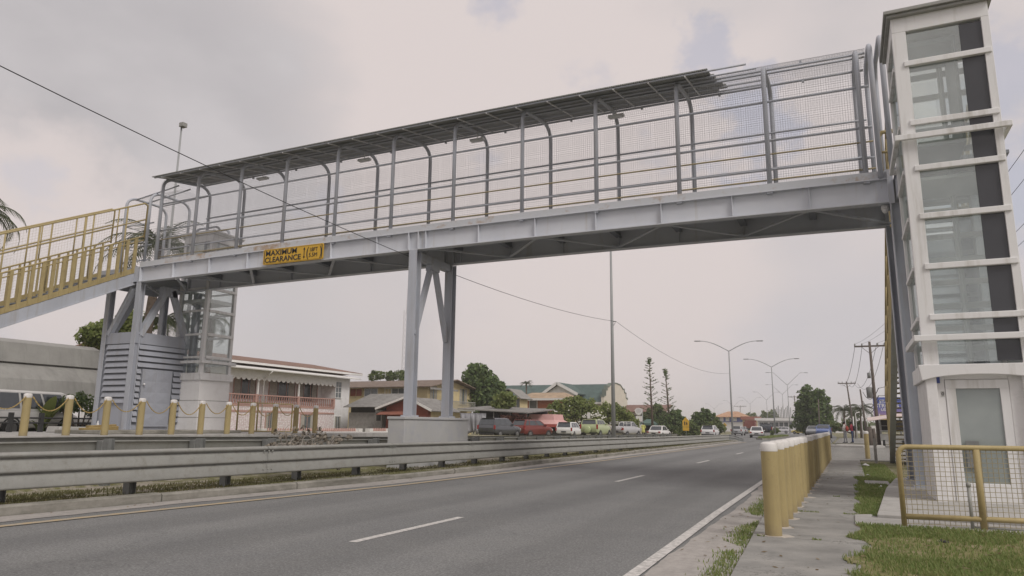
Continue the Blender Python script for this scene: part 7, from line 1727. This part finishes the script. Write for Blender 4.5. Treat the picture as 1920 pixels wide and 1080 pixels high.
def stand_joints(arms, lean=0., stride=.06, bow=.0, build=1.):
    J = {'pelvis': (0, 0, .93, (.135 * build, .10 * build)), 'belly': (0, .01, 1.08, (.135 * build, .10 * build)), 'chest': (0, .0 + lean * .5, 1.28, (.165 * build, .11 * build)), 'neck0': (0, lean, 1.45, (.085, .07)), 'neck': (0, lean + .01, 1.52, .05),
         'head': (0, lean + .02 + bow * .5, 1.63 - bow * .2, (.082, .092)), 'crown': (0, lean + .01 + bow * .4, 1.71 - bow * .2, (.066, .076)), 'nose': (0, lean + .118 + bow, 1.615 - bow * .5, .014), 'chin': (0, lean + .075 + bow, 1.555 - bow * .4, .032)}
    for s_, n in ((-1, 'l'), (1, 'r')):
        J['hip' + n] = (s_ * .09, 0, .86, .092 * build); J['knee' + n] = (s_ * .10, s_ * stride * .5 + .02, .48, .06 * build); J['ank' + n] = (s_ * .10, s_ * stride, .09, .042); J['heel' + n] = (s_ * .10, s_ * stride - .04, .045, .038); J['toe' + n] = (s_ * .115, s_ * stride + .17, .03, (.042, .028))
        J['sho' + n] = (s_ * .185 * build, lean, 1.41, .062); e, w_, hnd = arms[n]; J['elb' + n] = (*e, .045); J['wri' + n] = (*w_, .030); J['palm' + n] = (*hnd, (.040, .020))
        d = (Vector(hnd) - Vector(w_)).normalized(); sd_ = d.cross(Vector((0, 0, 1))) if abs(d.z) < .8 else Vector((0, 1, 0)); sd_.normalize()
        for k, l in enumerate((.072, .082, .076, .06)):
            o_ = Vector(hnd) + sd_ * (.027 - .018 * k) + d * .03; e_ = o_ + d * l * .55; e2 = e_ + (d + Vector((0, 0, -.5))).normalized() * l * .5
            J[f'f{k}a' + n] = (*o_, .0095); J[f'f{k}b' + n] = (*e_, .0088); J[f'f{k}c' + n] = (*e2, .0075)
        t0 = Vector(hnd) + sd_ * .04 - d * .015; t1 = t0 + (sd_ * .6 + d * .8).normalized() * .045; J['t0' + n] = (*t0, .011); J['t1' + n] = (*t1, .009)
    bones = [('pelvis', 'belly', 1), ('belly', 'chest', 1), ('chest', 'neck0', 1), ('neck0', 'neck', 0), ('neck', 'head', 0), ('head', 'crown', 0), ('head', 'nose', 0), ('head', 'chin', 0)]
    for n in 'lr':
        bones += [('pelvis', 'hip' + n, 2), ('hip' + n, 'knee' + n, 2), ('knee' + n, 'ank' + n, 2), ('ank' + n, 'heel' + n, 3), ('ank' + n, 'toe' + n, 3), ('neck0', 'sho' + n, 1), ('sho' + n, 'elb' + n, 1), ('elb' + n, 'wri' + n, 0), ('wri' + n, 'palm' + n, 0), ('palm' + n, 't0' + n, 0), ('t0' + n, 't1' + n, 0)]
        for k in range(4): bones += [('palm' + n, f'f{k}a' + n, 0), (f'f{k}a' + n, f'f{k}b' + n, 0), (f'f{k}b' + n, f'f{k}c' + n, 0)]
    return J, bones
M_SKIN = paint('brown_skin', (.115, .062, .04), .6, .08, 6); M_HAIR = paint('black_hair', (.012, .011, .011), .7, .2, 20); M_SHOE = paint('dark_shoe', (.03, .03, .032), .6, .2, 5)
ARM_HOLD = {'l': ((-.25, .10, 1.16), (-.16, .30, 1.22), (-.13, .36, 1.25)), 'r': ((.25, .10, 1.16), (.15, .30, 1.2), (.12, .36, 1.23))}
ARM_DOWN = {'l': ((-.26, -.02, 1.12), (-.27, .04, .87), (-.27, .06, .80)), 'r': ((.26, .0, 1.12), (.26, .08, .88), (.26, .10, .81))}
J, Bn = stand_joints(ARM_HOLD, .02, -.07, .03); qa = at_depth(1584, 58.5)
person('person in white shirt and grey trousers with a red bag, on the kerb island', (qa.x, qa.y, .15), R(75), J, Bn, [M_SKIN, paint('white_shirt', (.55, .53, .50), .8, .1, 4), paint('grey_trousers', (.20, .205, .215), .85, .1, 4), M_SHOE], hair=M_HAIR)
J2, Bn2 = stand_joints(ARM_HOLD, .02, .05, .05); qb = at_depth(1597, 58.8)
person('person in red shirt and blue jeans with a black backpack, on the kerb island', (qb.x, qb.y, .15), R(80), J2, Bn2, [M_SKIN, paint('red_shirt', (.30, .035, .06), .8, .1, 4), paint('blue_jeans', (.035, .055, .12), .85, .15, 5), M_SHOE], hair=M_HAIR)
J3, Bn3 = stand_joints(ARM_DOWN, .0, .03, .0); qc = at_depth(1206, 83)
P3 = person('person seen from behind in a long yellow vest beside the parked white saloon', (qc.x, qc.y, far_level(qc.y)), R(10), J3, Bn3, [M_SKIN, paint('yellow_vest', (.52, .52, .16), .8, .08, 4), paint('dark_trousers', (.035, .035, .04), .85, .1, 4), M_SHOE], hair=M_HAIR)
b = MB(); b.lathe([(.20, .62), (.19, .8), (.165, 1.0), (.175, 1.2)], (0, 0, 0), 16); o = b.build('vest_skirt', paint('yellow_vest_cloth', (.52, .52, .16), .85, .08, 4), P3, local=True); o.scale = (1, .72, 1); o.modifiers.new('sol', 'SOLIDIFY').thickness = .012
def bag(label, parent_loc, rz, c, s_, mat, name):
    M_ = Matrix.Translation(parent_loc) @ Matrix.Rotation(rz, 4, 'Z'); p = M_ @ Vector(c); T = thing(name, label, 'bag', p, rz)
    b = MB(); b.ball((0, 0, 0), s_[0], s_[1], s_[2], 12, 8); b.build('pouch', mat, T, local=True); b = MB()
    for x in (-.09, .09): b.tube([(x, .04, .16), (x, .14, .22), (x, .26, .16), (x, .28, -.02), (x, .16, -.16)] if name == 'backpack' else [(x, .0, .1), (x * .4, .12, .32), (-x * .3, .16, .42)], .012, 5)
    b.build('strap', mat, T, local=True)
bag('black backpack worn by the person in the red shirt', (qb.x, qb.y, .15), R(80), (0, -.19, 1.2), (.15, .10, .23), paint('black_bag', (.03, .03, .035), .7), 'backpack')
bag('red shoulder bag carried by the person in grey trousers', (qa.x, qa.y, .15), R(75), (-.05, -.17, 1.16), (.18, .12, .22), paint('red_bag', (.30, .05, .035), .7), 'shoulder_bag')
